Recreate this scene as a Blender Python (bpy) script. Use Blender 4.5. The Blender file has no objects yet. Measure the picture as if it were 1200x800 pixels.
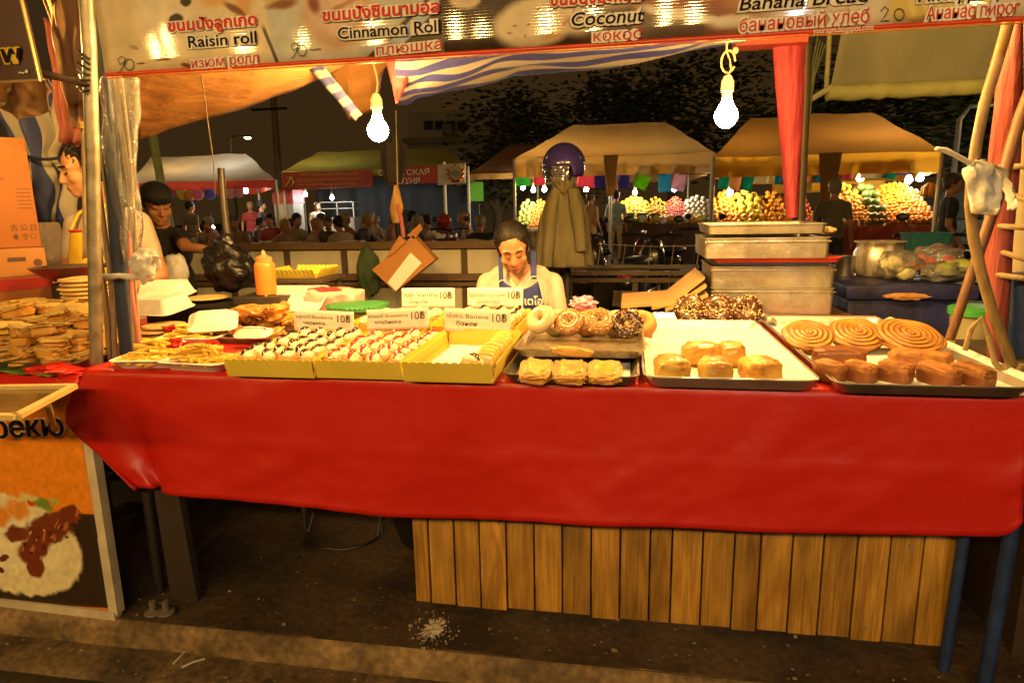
import bpy, bmesh, math, random
from mathutils import Vector, Matrix, noise

random.seed(11)
U = random.uniform
PI = math.pi
sc = bpy.context.scene
COL = sc.collection

# ------------------------------------------------------------------ camera
F, CP, CY, CR, CH = 770.0, math.radians(11.4), math.radians(10.0), math.radians(1.1), 1.38
_fw = Vector((-math.sin(CY) * math.cos(CP), math.cos(CY) * math.cos(CP), -math.sin(CP)))
_r0 = Vector((math.cos(CY), math.sin(CY), 0))
_u0 = _r0.cross(_fw)
_rt = _r0 * math.cos(CR) - _u0 * math.sin(CR)
_up = _u0 * math.cos(CR) + _r0 * math.sin(CR)
CAMLOC = Vector((0, 0, CH))
cam = bpy.data.cameras.new('camera')
cam.sensor_width = 36.0
cam.lens = F / 1200 * 36
cam.clip_start = 0.05
cam.clip_end = 800
camo = bpy.data.objects.new('camera', cam)
COL.objects.link(camo)
camo.matrix_world = Matrix(((_rt.x, _up.x, -_fw.x, 0), (_rt.y, _up.y, -_fw.y, 0), (_rt.z, _up.z, -_fw.z, CH), (0, 0, 0, 1)))
sc.camera = camo


def at(px, py, Y):          # point at world depth Y seen at a photo pixel
    d = _fw * F + _rt * (px - 600) - _up * (py - 400)
    return CAMLOC + d * (Y / d.y)


def atz(px, py, z):         # point at height z seen at a photo pixel
    d = _fw * F + _rt * (px - 600) - _up * (py - 400)
    return CAMLOC + d * ((z - CH) / d.z)


# ------------------------------------------------------------------ sky, exposure
world = bpy.data.worlds.new('World')
sc.world = world
world.use_nodes = True
wn = world.node_tree
bg = wn.nodes['Background']
sky = wn.nodes.new('ShaderNodeTexSky')
sky.sky_type = 'NISHITA'
sky.sun_disc = False
sky.sun_elevation = math.radians(-4)
sky.sun_rotation = math.radians(200)
mxs = wn.nodes.new('ShaderNodeMix')      # night sky with a little brown town glow
mxs.data_type = 'RGBA'
mxs.blend_type = 'ADD'
mxs.inputs[0].default_value = 1
mxs.inputs[7].default_value = (.36, .19, .055, 1)
wn.links.new(sky.outputs[0], mxs.inputs[6])
wn.links.new(mxs.outputs[2], bg.inputs[0])
bg.inputs[1].default_value = 0.1
sc.view_settings.view_transform = 'Standard'
sc.view_settings.look = 'None'
sc.view_settings.exposure = 0.0
sc.view_settings.gamma = 1.0
sc.cycles.use_denoising = True
sc.cycles.max_bounces = 6
sc.cycles.diffuse_bounces = 3
sc.cycles.glossy_bounces = 3
sc.cycles.transparent_max_bounces = 8
sc.cycles.sample_clamp_indirect = 4.0
sc.cycles.caustics_reflective = False
sc.cycles.caustics_refractive = False
FRONT_L = 750.0       # radiance of the bulbs over the aisle in front of the stall
STALL_L = 900.0        # radiance of the two bulbs inside the stall
FAR_L = 560.0          # radiance of the bulbs in the far stalls
WARM = (1.0, 0.58, 0.16)


# ------------------------------------------------------------------ helpers
def tag(o, label=None, cat=None, group=None, kind=None):
    if label: o['label'] = label
    if cat: o['category'] = cat
    if group: o['group'] = group
    if kind: o['kind'] = kind
    return o


def wloc(o):
    v = Vector((0, 0, 0))
    while o is not None:
        v += o.location
        o = o.parent
    return v


class MB:
    """collects shapes in world coordinates, links them as one mesh object"""
    def __init__(self):
        self.bm = bmesh.new()
        self.mi = 0

    def _fin(self, faces):
        for f in faces:
            f.material_index = self.mi

    def box(self, c, s, rz=0, bevel=0, rot=None, taper=None):
        hx, hy, hz = s[0] / 2, s[1] / 2, s[2] / 2
        R = rot if rot is not None else Matrix.Rotation(rz, 3, 'Z')
        vs = []
        for x, y, z in ((-1, -1, -1), (1, -1, -1), (1, 1, -1), (-1, 1, -1), (-1, -1, 1), (1, -1, 1), (1, 1, 1), (-1, 1, 1)):
            t = taper if (taper and z > 0) else 1
            vs.append(self.bm.verts.new(Vector(c) + R @ Vector((x * hx * t, y * hy * t, z * hz))))
        fs = [self.bm.faces.new([vs[i] for i in q]) for q in ((3, 2, 1, 0), (4, 5, 6, 7), (0, 1, 5, 4), (1, 2, 6, 5), (2, 3, 7, 6), (3, 0, 4, 7))]
        if bevel:
            es = list({e for f in fs for e in f.edges})
            r = bmesh.ops.bevel(self.bm, geom=es, offset=bevel, segments=2, affect='EDGES', profile=0.6)
            self._fin(r['faces'])
            fs = [f for f in fs if f.is_valid]
        self._fin(fs)
        return self

    def boxab(self, a, b, bevel=0):
        a, b = Vector(a), Vector(b)
        return self.box((a + b) / 2, tuple(abs(v) for v in (b - a)), 0, bevel)

    def tube(self, pts, r, n=10, cap=True, flat=1.0):
        pts = [Vector(p) for p in pts]
        if not isinstance(r, (list, tuple)): r = [r] * len(pts)
        rings = []
        t0 = (pts[1] - pts[0]).normalized()
        a = Vector((0, 0, 1)) if abs(t0.z) < .9 else Vector((1, 0, 0))
        nrm = t0.cross(a).normalized()
        for i, p in enumerate(pts):
            t = (pts[min(i + 1, len(pts) - 1)] - pts[max(i - 1, 0)]).normalized()
            nrm = (nrm - t * nrm.dot(t)).normalized()
            bn = t.cross(nrm)
            rings.append([self.bm.verts.new(p + (nrm * math.cos(2 * PI * k / n) + bn * math.sin(2 * PI * k / n) * flat) * r[i]) for k in range(n)])
        fs = []
        for i in range(len(rings) - 1):
            for k in range(n):
                fs.append(self.bm.faces.new((rings[i][k], rings[i][(k + 1) % n], rings[i + 1][(k + 1) % n], rings[i + 1][k])))
        if cap:
            fs.append(self.bm.faces.new(rings[0][::-1]))
            fs.append(self.bm.faces.new(rings[-1]))
        self._fin(fs)
        return self

    def lathe(self, prof, c=(0, 0, 0), n=24, rot=None, wob=0):
        c = Vector(c)
        R = rot if rot is not None else Matrix.Identity(3)
        rings, fs = [], []
        for r, z in prof:
            if r < 1e-5:
                rings.append([self.bm.verts.new(c + R @ Vector((0, 0, z)))])
            else:
                rings.append([self.bm.verts.new(c + R @ Vector((r * (1 + wob * math.sin(3 * 2 * PI * k / n + z * 30)) * math.cos(2 * PI * k / n), r * math.sin(2 * PI * k / n), z))) for k in range(n)])
        for i in range(len(rings) - 1):
            A, B = rings[i], rings[i + 1]
            for k in range(n):
                k2 = (k + 1) % n
                if len(A) == 1 and len(B) == 1: continue
                if len(A) == 1: fs.append(self.bm.faces.new((A[0], B[k2], B[k])))
                elif len(B) == 1: fs.append(self.bm.faces.new((A[k], A[k2], B[0])))
                else: fs.append(self.bm.faces.new((A[k], A[k2], B[k2], B[k])))
        self._fin(fs)
        return self

    def blob(self, c, r, amp=0, sc_=3, sub=3, rot=None, seed=0, sq=None):
        """ellipsoid, noise displaced; sq < 1 makes it boxier"""
        if not isinstance(r, (list, tuple)): r = (r, r, r)
        R = rot if rot is not None else Matrix.Identity(3)
        res = bmesh.ops.create_icosphere(self.bm, subdivisions=sub, radius=1)
        c = Vector(c)
        for v in res['verts']:
            p = v.co.copy()
            if sq:
                m = Vector([math.copysign(abs(q) ** sq, q) for q in p])
                p = m * (1 / max(1e-6, (abs(m.x) ** (2 / sq) + abs(m.y) ** (2 / sq) + abs(m.z) ** (2 / sq))) ** (sq / 2))
            d = 1 + (amp * noise.noise(v.co * sc_ + Vector((seed * 7.3, seed * 3.1, seed))) if amp else 0)
            v.co = c + R @ Vector((p.x * r[0] * d, p.y * r[1] * d, p.z * r[2] * d))
        fs = {f for v in res['verts'] for f in v.link_faces}
        self._fin(fs)
        return self

    def sheet(self, fn, nu, nv, close_u=False):
        g = [[self.bm.verts.new(fn(i / nu, j / nv)) for j in range(nv + 1)] for i in range(nu + (0 if close_u else 1))]
        fs = []
        for i in range(nu):
            for j in range(nv):
                i2 = (i + 1) % len(g)
                fs.append(self.bm.faces.new((g[i][j], g[i2][j], g[i2][j + 1], g[i][j + 1])))
        self._fin(fs)
        return self

    def prism(self, pts, ext):
        """closed polygon (3D points) pushed along ext"""
        ext = Vector(ext)
        a = [self.bm.verts.new(Vector(p)) for p in pts]
        b = [self.bm.verts.new(Vector(p) + ext) for p in pts]
        fs = [self.bm.faces.new(a), self.bm.faces.new(b[::-1])]
        n = len(a)
        for i in range(n):
            fs.append(self.bm.faces.new((a[(i + 1) % n], a[i], b[i], b[(i + 1) % n])))
        self._fin(fs)
        return self

    def build(self, name, mats, parent=None, loc=None, smooth=True, solid=0, angle=40, label=None, cat=None, group=None, kind=None):
        bm = self.bm
        bmesh.ops.recalc_face_normals(bm, faces=bm.faces[:])
        if loc is None:
            if parent is not None:
                off = wloc(parent)
                oloc = Vector((0, 0, 0))
            else:
                lo = Vector([min(v.co[i] for v in bm.verts) for i in range(3)])
                hi = Vector([max(v.co[i] for v in bm.verts) for i in range(3)])
                off = Vector(((lo.x + hi.x) / 2, (lo.y + hi.y) / 2, lo.z))
                oloc = off.copy()
        else:
            off = Vector(loc)
            oloc = off - (wloc(parent) if parent is not None else Vector((0, 0, 0)))
        for v in bm.verts: v.co -= off
        me = bpy.data.meshes.new(name)
        bm.to_mesh(me)
        bm.free()
        if not isinstance(mats, (list, tuple)): mats = [mats]
        for m in mats: me.materials.append(m)
        if smooth:
            me.polygons.foreach_set('use_smooth', [True] * len(me.polygons))
            me.set_sharp_from_angle(angle=math.radians(angle))
        o = bpy.data.objects.new(name, me)
        COL.objects.link(o)
        o.location = oloc
        if parent is not None: o.parent = parent
        if solid:
            s = o.modifiers.new('thickness', 'SOLIDIFY')
            s.thickness = solid
            s.offset = 0
        tag(o, label, cat, group, kind)
        return o


def thing(name, label, cat, loc=(0, 0, 0), group=None, rz=0):
    o = bpy.data.objects.new(name, None)
    o.empty_display_size = 0.1
    COL.objects.link(o)
    o.location = loc
    o.rotation_euler = (0, 0, rz)
    return tag(o, label, cat, group)


def copy_tree(o, parent=None):
    c = o.copy()
    COL.objects.link(c)
    c.parent = parent
    for ch in list(o.children): copy_tree(ch, c)
    return c


def dup(o, loc, rot=None, scale=None, label=None, group=None):
    c = copy_tree(o)
    c.location = loc
    if rot is not None: c.rotation_euler = rot
    if scale is not None: c.scale = scale if isinstance(scale, (tuple, list)) else (scale,) * 3
    if label: c['label'] = label
    if group: c['group'] = group
    return c


# ------------------------------------------------------------------ materials
def M(name, col, rough=.6, metal=0, col2=None, vs=8, contrast=.5, bump=0, bs=40, coat=0, trans=0, alpha=1, rand=0, spec=.5, stretch=None, sss=0, sheen=0):
    m = bpy.data.materials.new(name)
    m.use_nodes = True
    nt = m.node_tree
    b = nt.nodes['Principled BSDF']
    L = nt.links.new
    tc = nt.nodes.new('ShaderNodeTexCoord')
    vec = tc.outputs['Object']
    if stretch:
        mp = nt.nodes.new('ShaderNodeMapping')
        mp.inputs['Scale'].default_value = stretch
        L(vec, mp.inputs['Vector'])
        vec = mp.outputs[0]
    oi = None
    if rand:
        oi = nt.nodes.new('ShaderNodeObjectInfo')
        ad = nt.nodes.new('ShaderNodeVectorMath')
        ad.operation = 'ADD'
        mu = nt.nodes.new('ShaderNodeMath')
        mu.operation = 'MULTIPLY'
        mu.inputs[1].default_value = 37
        L(oi.outputs['Random'], mu.inputs[0])
        L(vec, ad.inputs[0])
        L(mu.outputs[0], ad.inputs[1])
        vec = ad.outputs[0]
    if col2 is None: col2 = tuple(c * .72 for c in col)
    n = nt.nodes.new('ShaderNodeTexNoise')
    n.inputs['Scale'].default_value = vs
    n.inputs['Detail'].default_value = 5
    n.inputs['Roughness'].default_value = .6
    L(vec, n.inputs['Vector'])
    r = nt.nodes.new('ShaderNodeValToRGB')
    r.color_ramp.elements[0].position = .5 - .22 * (1.3 - contrast)
    r.color_ramp.elements[1].position = .5 + .22 * (1.3 - contrast)
    r.color_ramp.elements[0].color = (*col2, 1)
    r.color_ramp.elements[1].color = (*col, 1)
    L(n.outputs[0], r.inputs[0])
    out = r.outputs[0]
    if rand:
        h = nt.nodes.new('ShaderNodeHueSaturation')
        mr = nt.nodes.new('ShaderNodeMapRange')
        mr.inputs['To Min'].default_value = 1 - rand
        mr.inputs['To Max'].default_value = 1 + rand
        L(oi.outputs['Random'], mr.inputs[0])
        L(mr.outputs[0], h.inputs['Value'])
        L(out, h.inputs['Color'])
        out = h.outputs[0]
    L(out, b.inputs['Base Color'])
    b.inputs['Roughness'].default_value = rough
    b.inputs['Metallic'].default_value = metal
    b.inputs['Specular IOR Level'].default_value = spec
    b.inputs['Coat Weight'].default_value = coat
    b.inputs['Coat Roughness'].default_value = .12
    b.inputs['Transmission Weight'].default_value = trans
    b.inputs['Alpha'].default_value = alpha
    b.inputs['Subsurface Weight'].default_value = sss
    if sss:
        b.inputs['Subsurface Radius'].default_value = (.01, .006, .003)
    b.inputs['Sheen Weight'].default_value = sheen
    if bump:
        n2 = nt.nodes.new('ShaderNodeTexNoise')
        n2.inputs['Scale'].default_value = bs
        n2.inputs['Detail'].default_value = 4
        L(vec, n2.inputs['Vector'])
        bp = nt.nodes.new('ShaderNodeBump')
        bp.inputs['Strength'].default_value = min(1, bump)
        bp.inputs['Distance'].default_value = .5 / bs
        L(n2.outputs[0], bp.inputs['Height'])
        L(bp.outputs[0], b.inputs['Normal'])
    # a little dirt in the gloss
    mr2 = nt.nodes.new('ShaderNodeMapRange')
    mr2.inputs['To Min'].default_value = max(0, rough - .08)
    mr2.inputs['To Max'].default_value = min(1, rough + .12)
    L(n.outputs[0], mr2.inputs[0])
    L(mr2.outputs[0], b.inputs['Roughness'])
    return m


def glow(name, col, strength):
    m = bpy.data.materials.new(name)
    m.use_nodes = True
    b = m.node_tree.nodes['Principled BSDF']
    b.inputs['Base Color'].default_value = (.8, .8, .8, 1)
    b.inputs['Emission Color'].default_value = (*col, 1)
    b.inputs['Emission Strength'].default_value = strength
    m.cycles.emission_sampling = 'FRONT'
    return m


def stripes(name, cols, axis, freq, rough=.6, bump=.2, wob=.1, trans=False):
    """woven tarp or cloth with stripes of the given colours"""
    m = M(name, cols[0], rough, bump=bump, bs=25)
    nt = m.node_tree
    b = nt.nodes['Principled BSDF']
    L = nt.links.new
    uv = nt.nodes.new('ShaderNodeUVMap')
    uv.uv_map = 'UVMap'
    sx = nt.nodes.new('ShaderNodeSeparateXYZ')
    L(uv.outputs[0], sx.inputs[0])
    mu = nt.nodes.new('ShaderNodeMath')
    mu.operation = 'MULTIPLY'
    mu.inputs[1].default_value = freq
    L(sx.outputs[axis], mu.inputs[0])
    fr = nt.nodes.new('ShaderNodeMath')
    fr.operation = 'FRACT'
    L(mu.outputs[0], fr.inputs[0])
    r = nt.nodes.new('ShaderNodeValToRGB')
    r.color_ramp.interpolation = 'CONSTANT'
    e = r.color_ramp.elements
    k = len(cols)
    e[0].position = 0
    e[0].color = (*cols[0], 1)
    e[1].position = 1 / k
    e[1].color = (*cols[1], 1)
    for i in range(2, k):
        q = e.new(i / k)
        q.color = (*cols[i], 1)
    L(fr.outputs[0], r.inputs[0])
    L(r.outputs[0], b.inputs['Base Color'])
    return m


def uv_sheet(name, fn, nu, nv, mats, parent=None, solid=.003, **kw):
    """a cloth with a UV map that follows its weave"""
    bm = bmesh.new()
    lay = bm.loops.layers.uv.new('UVMap')
    g = [[bm.verts.new(fn(i / nu, j / nv)) for j in range(nv + 1)] for i in range(nu + 1)]
    for i in range(nu):
        for j in range(nv):
            f = bm.faces.new((g[i][j], g[i + 1][j], g[i + 1][j + 1], g[i][j + 1]))
            for l, (a, c) in zip(f.loops, ((i, j), (i + 1, j), (i + 1, j + 1), (i, j + 1))):
                l[lay].uv = (a / nu, c / nv)
    q = MB()
    q.bm.free()
    q.bm = bm
    return q.build(name, mats, parent, solid=solid, angle=80, **kw)


FONT = None
_text_cache = {}


def text(body, parent, name, mat, origin, size, xdir=(1, 0, 0), zdir=(0, 0, 1), off=0, ext=.0004, rim=0, fit=None, shear=0, align='LEFT', spacing=1.0):
    """lettering as a mesh: baseline start at origin, running along xdir; fit = total width"""
    cu = bpy.data.curves.new('lettering', 'FONT')
    cu.body = body
    cu.size = size
    cu.offset = off
    cu.extrude = 0 if rim else ext
    cu.bevel_depth = rim
    cu.bevel_resolution = 1
    cu.shear = shear
    cu.space_character = spacing
    cu.resolution_u = 3
    cu.align_x = align
    t = bpy.data.objects.new('lettering_tmp', cu)
    COL.objects.link(t)
    dg = bpy.context.evaluated_depsgraph_get()
    dg.update()
    me = bpy.data.meshes.new_from_object(t.evaluated_get(dg))
    bpy.data.objects.remove(t)
    xd, zd = Vector(xdir).normalized(), Vector(zdir).normalized()
    nd = xd.cross(zd)          # towards the reader
    sx = 1.0
    if fit and len(me.vertices):
        xs = [v.co.x for v in me.vertices]
        sx = fit / max(1e-6, max(xs) - min(0, min(xs)))
    o0 = Vector(origin) - wloc(parent)
    for v in me.vertices:
        v.co = o0 + xd * v.co.x * sx + zd * v.co.y + nd * v.co.z * (.12 if rim else 1)
    me.materials.clear()
    me.materials.append(mat)
    me.name = name
    o = bpy.data.objects.new(name, me)
    COL.objects.link(o)
    o.parent = parent
    return o


def smooth_noise(x, y=0, z=0, s=1.0):
    return noise.noise(Vector((x * s, y * s, z * s)))


def blend(nt, L, prev, fac, col):
    mx = nt.nodes.new('ShaderNodeMix')
    mx.data_type = 'RGBA'
    L(fac, mx.inputs[0])
    L(prev, mx.inputs[6])
    if isinstance(col, tuple): mx.inputs[7].default_value = (*col, 1)
    else: L(col, mx.inputs[7])
    return mx.outputs[2]


def print_mat(name, base, marks, rough=.3, ripple=0, distort=.012, ns=14, coat=0):
    """a printed vinyl: soft patches of ink (shape, cx, cz, rx, rz, degrees, colour, softness) over a base colour"""
    m = bpy.data.materials.new(name)
    m.use_nodes = True
    nt = m.node_tree
    L = nt.links.new
    b = nt.nodes['Principled BSDF']
    tc = nt.nodes.new('ShaderNodeTexCoord')
    nz = nt.nodes.new('ShaderNodeTexNoise')
    nz.inputs['Scale'].default_value = ns
    nz.inputs['Detail'].default_value = 6
    L(tc.outputs['Object'], nz.inputs['Vector'])
    sb = nt.nodes.new('ShaderNodeVectorMath')
    sb.operation = 'SUBTRACT'
    sb.inputs[1].default_value = (.5, .5, .5)
    L(nz.outputs['Color'], sb.inputs[0])
    scl = nt.nodes.new('ShaderNodeVectorMath')
    scl.operation = 'SCALE'
    scl.inputs['Scale'].default_value = distort * 2
    L(sb.outputs[0], scl.inputs[0])
    add = nt.nodes.new('ShaderNodeVectorMath')
    L(tc.outputs['Object'], add.inputs[0])
    L(scl.outputs[0], add.inputs[1])
    sep0 = nt.nodes.new('ShaderNodeSeparateXYZ')
    L(tc.outputs['Object'], sep0.inputs[0])
    flat = {}
    for key, src in (('e', add.outputs[0]), ('b', tc.outputs['Object'])):
        s = nt.nodes.new('ShaderNodeSeparateXYZ')
        L(src, s.inputs[0])
        c = nt.nodes.new('ShaderNodeCombineXYZ')
        L(s.outputs[0], c.inputs[0])
        L(s.outputs[2], c.inputs[1])
        flat[key] = c.outputs[0]
    rgb = nt.nodes.new('ShaderNodeRGB')
    rgb.outputs[0].default_value = (*base, 1)
    out = rgb.outputs[0]
    for shape, cx, cz, rx, rz, ang, col, soft in marks:
        mp = nt.nodes.new('ShaderNodeMapping')
        mp.vector_type = 'TEXTURE'
        mp.inputs['Location'].default_value = (cx, cz, 0)
        mp.inputs['Rotation'].default_value = (0, 0, math.radians(ang))
        mp.inputs['Scale'].default_value = (rx, rz, 1)
        L(flat['b' if shape == 'box' else 'e'], mp.inputs[0])
        if shape == 'box':
            ab = nt.nodes.new('ShaderNodeVectorMath')
            ab.operation = 'ABSOLUTE'
            L(mp.outputs[0], ab.inputs[0])
            s2 = nt.nodes.new('ShaderNodeSeparateXYZ')
            L(ab.outputs[0], s2.inputs[0])
            mm = nt.nodes.new('ShaderNodeMath')
            mm.operation = 'MAXIMUM'
            L(s2.outputs[0], mm.inputs[0])
            L(s2.outputs[1], mm.inputs[1])
            dist = mm.outputs[0]
        else:
            ln = nt.nodes.new('ShaderNodeVectorMath')
            ln.operation = 'LENGTH'
            L(mp.outputs[0], ln.inputs[0])
            dist = ln.outputs['Value']
        mr = nt.nodes.new('ShaderNodeMapRange')
        mr.interpolation_type = 'SMOOTHSTEP'
        mr.inputs['From Min'].default_value = 1 - soft
        mr.inputs['From Max'].default_value = 1 + soft * .3
        mr.inputs['To Min'].default_value = 1
        mr.inputs['To Max'].default_value = 0
        L(dist, mr.inputs[0])
        out = blend(nt, L, out, mr.outputs[0], col)
    # ink mottling
    n3 = nt.nodes.new('ShaderNodeTexNoise')
    n3.inputs['Scale'].default_value = ns * 1.2
    n3.inputs['Detail'].default_value = 6
    L(tc.outputs['Object'], n3.inputs['Vector'])
    mr3 = nt.nodes.new('ShaderNodeMapRange')
    mr3.inputs['From Min'].default_value = .3
    mr3.inputs['From Max'].default_value = .7
    mr3.inputs['To Min'].default_value = .86
    mr3.inputs['To Max'].default_value = 1.15
    L(n3.outputs[0], mr3.inputs[0])
    hs = nt.nodes.new('ShaderNodeHueSaturation')
    L(mr3.outputs[0], hs.inputs['Value'])
    L(out, hs.inputs['Color'])
    L(hs.outputs[0], b.inputs['Base Color'])
    b.inputs['Roughness'].default_value = rough
    b.inputs['Coat Weight'].default_value = coat
    b.inputs['Coat Roughness'].default_value = .05
    b.inputs['Specular IOR Level'].default_value = .25
    if ripple:
        # scrim woven into the vinyl: fine horizontal ribs and slack
        wv = nt.nodes.new('ShaderNodeTexWave')
        wv.bands_direction = 'Z'
        wv.inputs['Scale'].default_value = 42
        wv.inputs['Distortion'].default_value = 1.2
        L(tc.outputs['Object'], wv.inputs['Vector'])
        bp = nt.nodes.new('ShaderNodeBump')
        bp.inputs['Strength'].default_value = ripple
        bp.inputs['Distance'].default_value = .00016
        L(wv.outputs[0], bp.inputs['Height'])
        L(bp.outputs[0], b.inputs['Normal'])
        L(bp.outputs[0], b.inputs['Coat Normal'])
    return m


# common materials
STEEL = M('steel_tray', (.62, .58, .5), .32, 1, bump=.15, bs=60)
ALU = M('brushed_aluminium', (.66, .64, .58), .38, .9, vs=5, bump=.1, bs=20, stretch=(2, 2, 12), col2=(.45, .42, .36))
GALV = M('galvanised_pipe', (.36, .32, .24), .45, .6, vs=20, col2=(.22, .19, .13), contrast=.7)
BLACK = M('black_plastic', (.012, .012, .012), .4, vs=6)
DARKIRON = M('dark_iron', (.03, .025, .02), .55, .3, vs=12)
BLUEPAINT = M('blue_paint', (.02, .05, .16), .45, vs=14, col2=(.012, .025, .08), bump=.2, bs=30)
PAPER = M('white_paper', (.80, .78, .70), .8, vs=4, col2=(.72, .69, .6), contrast=.2)
FOAM = M('white_foam', (.82, .81, .76), .7, vs=20, bump=.1, bs=150, contrast=.2)
WHITEPLAS = M('white_plastic_bag', (.75, .74, .68), .4, bump=.5, bs=25, trans=.25)
WOODPOLE = M('brown_stick', (.20, .085, .025), .5, vs=12, stretch=(6, 6, 1), col2=(.10, .04, .012))
CARDB = M('brown_cardboard', (.42, .22, .085), .8, vs=5, col2=(.34, .17, .06), contrast=.2)
INK = M('black_ink', (.012, .010, .015), .6)
GREYINK = M('faded_grey_ink', (.05, .047, .045), .7)


def film(name, tint=(.95, .9, .8), gloss=.10, body=.05, bs=26, rough=.12):
    """thin clear plastic: mostly see-through, bright crinkled glints"""
    m = bpy.data.materials.new(name)
    m.use_nodes = True
    nt = m.node_tree
    nt.nodes.remove(nt.nodes['Principled BSDF'])
    L = nt.links.new
    tc = nt.nodes.new('ShaderNodeTexCoord')
    n = nt.nodes.new('ShaderNodeTexNoise')
    n.inputs['Scale'].default_value = bs
    n.inputs['Detail'].default_value = 4
    L(tc.outputs['Object'], n.inputs[0])
    bp = nt.nodes.new('ShaderNodeBump')
    bp.inputs['Strength'].default_value = 1
    bp.inputs['Distance'].default_value = .5 / bs
    L(n.outputs[0], bp.inputs['Height'])
    tr = nt.nodes.new('ShaderNodeBsdfTransparent')
    tr.inputs[0].default_value = (.97, .95, .9, 1)
    df = nt.nodes.new('ShaderNodeBsdfDiffuse')
    df.inputs[0].default_value = (*tint, 1)
    gl = nt.nodes.new('ShaderNodeBsdfGlossy')
    gl.inputs['Roughness'].default_value = rough
    L(bp.outputs[0], gl.inputs['Normal'])
    fr = nt.nodes.new('ShaderNodeFresnel')
    fr.inputs[0].default_value = 1.4
    L(bp.outputs[0], fr.inputs['Normal'])
    ad = nt.nodes.new('ShaderNodeMath')
    ad.inputs[1].default_value = gloss
    ad.use_clamp = True
    L(fr.outputs[0], ad.inputs[0])
    m1 = nt.nodes.new('ShaderNodeMixShader')
    m1.inputs[0].default_value = body
    L(tr.outputs[0], m1.inputs[1])
    L(df.outputs[0], m1.inputs[2])
    m2 = nt.nodes.new('ShaderNodeMixShader')
    L(ad.outputs[0], m2.inputs[0])
    L(m1.outputs[0], m2.inputs[1])
    L(gl.outputs[0], m2.inputs[2])
    L(m2.outputs[0], nt.nodes['Material Output'].inputs['Surface'])
    return m

# ------------------------------------------------------------------ ground
def ground_mat(name, c1, c2, rough=.75, s=2.5):
    m = M(name, c1, rough, vs=s, col2=c2, contrast=.75, bump=.5, bs=35)
    nt = m.node_tree
    b = nt.nodes['Principled BSDF']
    L = nt.links.new
    tc = nt.nodes.new('ShaderNodeTexCoord')
    n = nt.nodes.new('ShaderNodeTexNoise')
    n.inputs['Scale'].default_value = 40
    n.inputs['Detail'].default_value = 8
    L(tc.outputs['Object'], n.inputs[0])
    r = nt.nodes.new('ShaderNodeMapRange')
    r.inputs['From Min'].default_value = .35
    r.inputs['From Max'].default_value = .65
    r.inputs['To Min'].default_value = .65
    r.inputs['To Max'].default_value = 1.2
    L(n.outputs[0], r.inputs[0])
    h = nt.nodes.new('ShaderNodeHueSaturation')
    old = b.inputs['Base Color'].links[0].from_socket
    L(old, h.inputs['Color'])
    L(r.outputs[0], h.inputs['Value'])
    L(h.outputs[0], b.inputs['Base Color'])
    return m


CONC = ground_mat('dirty_concrete', (.095, .058, .024), (.025, .016, .008), .72)
KERBM = ground_mat('kerb_concrete', (.30, .20, .085), (.11, .07, .03), .8, 4)
ASPH = ground_mat('asphalt', (.06, .055, .05), (.025, .022, .02), .8, 3)
q = MB()
q.sheet(lambda u, v: Vector((-60 + 120 * u, -20 + 110 * v, -.115 if -20 + 110 * v < 5.3 else .045)), 8, 220)
q.build('ground', ASPH, kind='structure', smooth=False)
# raised concrete floor under the stalls, its front edge is the kerb
q = MB()
q.sheet(lambda u, v: Vector((-9 + 18 * u, 1.795 + 3.6 * v + (.006 * smooth_noise(u * 60, v * 20) if 0 < v < 1 else 0), 0.004 * smooth_noise(u * 40, v * 12, 3) if v > 0 else 0)), 90, 24)
q.build('stall_floor', CONC, kind='structure')
q = MB()
KR = []
def kerb_pt(u, v):
    x = -9 + 18 * u
    w = .006 * smooth_noise(x * 3, v * 5) + .004 * smooth_noise(x * 11, v * 5)
    prof = [(1.80, 0.0), (1.786, -.004), (1.777, -.014), (1.772, -.05), (1.770, -.088), (1.768, -.16)]
    y, z = prof[round(v * 5)]
    return Vector((x, y + w, z + w * .4))
q.sheet(kerb_pt, 260, 5)
q.build('kerb', KERBM, kind='structure', angle=60)
q = MB()
def ledge_pt(u, v):
    x = -9 + 18 * u
    y, z = [(1.775, -.0895), (1.70, -.091), (1.645, -.094), (1.634, -.102), (1.632, -.16)][round(v * 4)]
    return Vector((x, y + (.008 * smooth_noise(x * 4, v * 5) if v > .3 else 0), z + .002 * smooth_noise(x * 9, v * 9)))
q.sheet(ledge_pt, 260, 4)
q.build('gutter', ground_mat('gutter_concrete', (.16, .105, .045), (.05, .033, .015), .75, 5), kind='structure', angle=60)
# grit and crumbs of concrete lying about
q = MB()
for k in range(420):
    x, y = U(-2.4, 1.6), random.choice((U(1.80, 2.1), U(1.80, 3.2), U(1.65, 1.76)))
    r_ = U(.0012, .0045) * (1 if random.random() < .93 else 2)
    q.blob((x, y, (0.006 if y > 1.79 else -.089) + r_ * .3), (r_ * U(.8, 1.6), r_, r_ * .6), .4, 3, 1, seed=k)
q.build('grit', M('concrete_grit', (.30, .23, .13), .9, vs=30), kind='stuff', smooth=False)
q = MB()
q.sheet(lambda u, v: Vector((-9 + 18 * u, -3 + 4.62 * v, -.111)), 60, 20)
q.build('aisle_road', ground_mat('aisle_concrete', (.05, .032, .014), (.018, .012, .006), .7), kind='structure', smooth=False)
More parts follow.
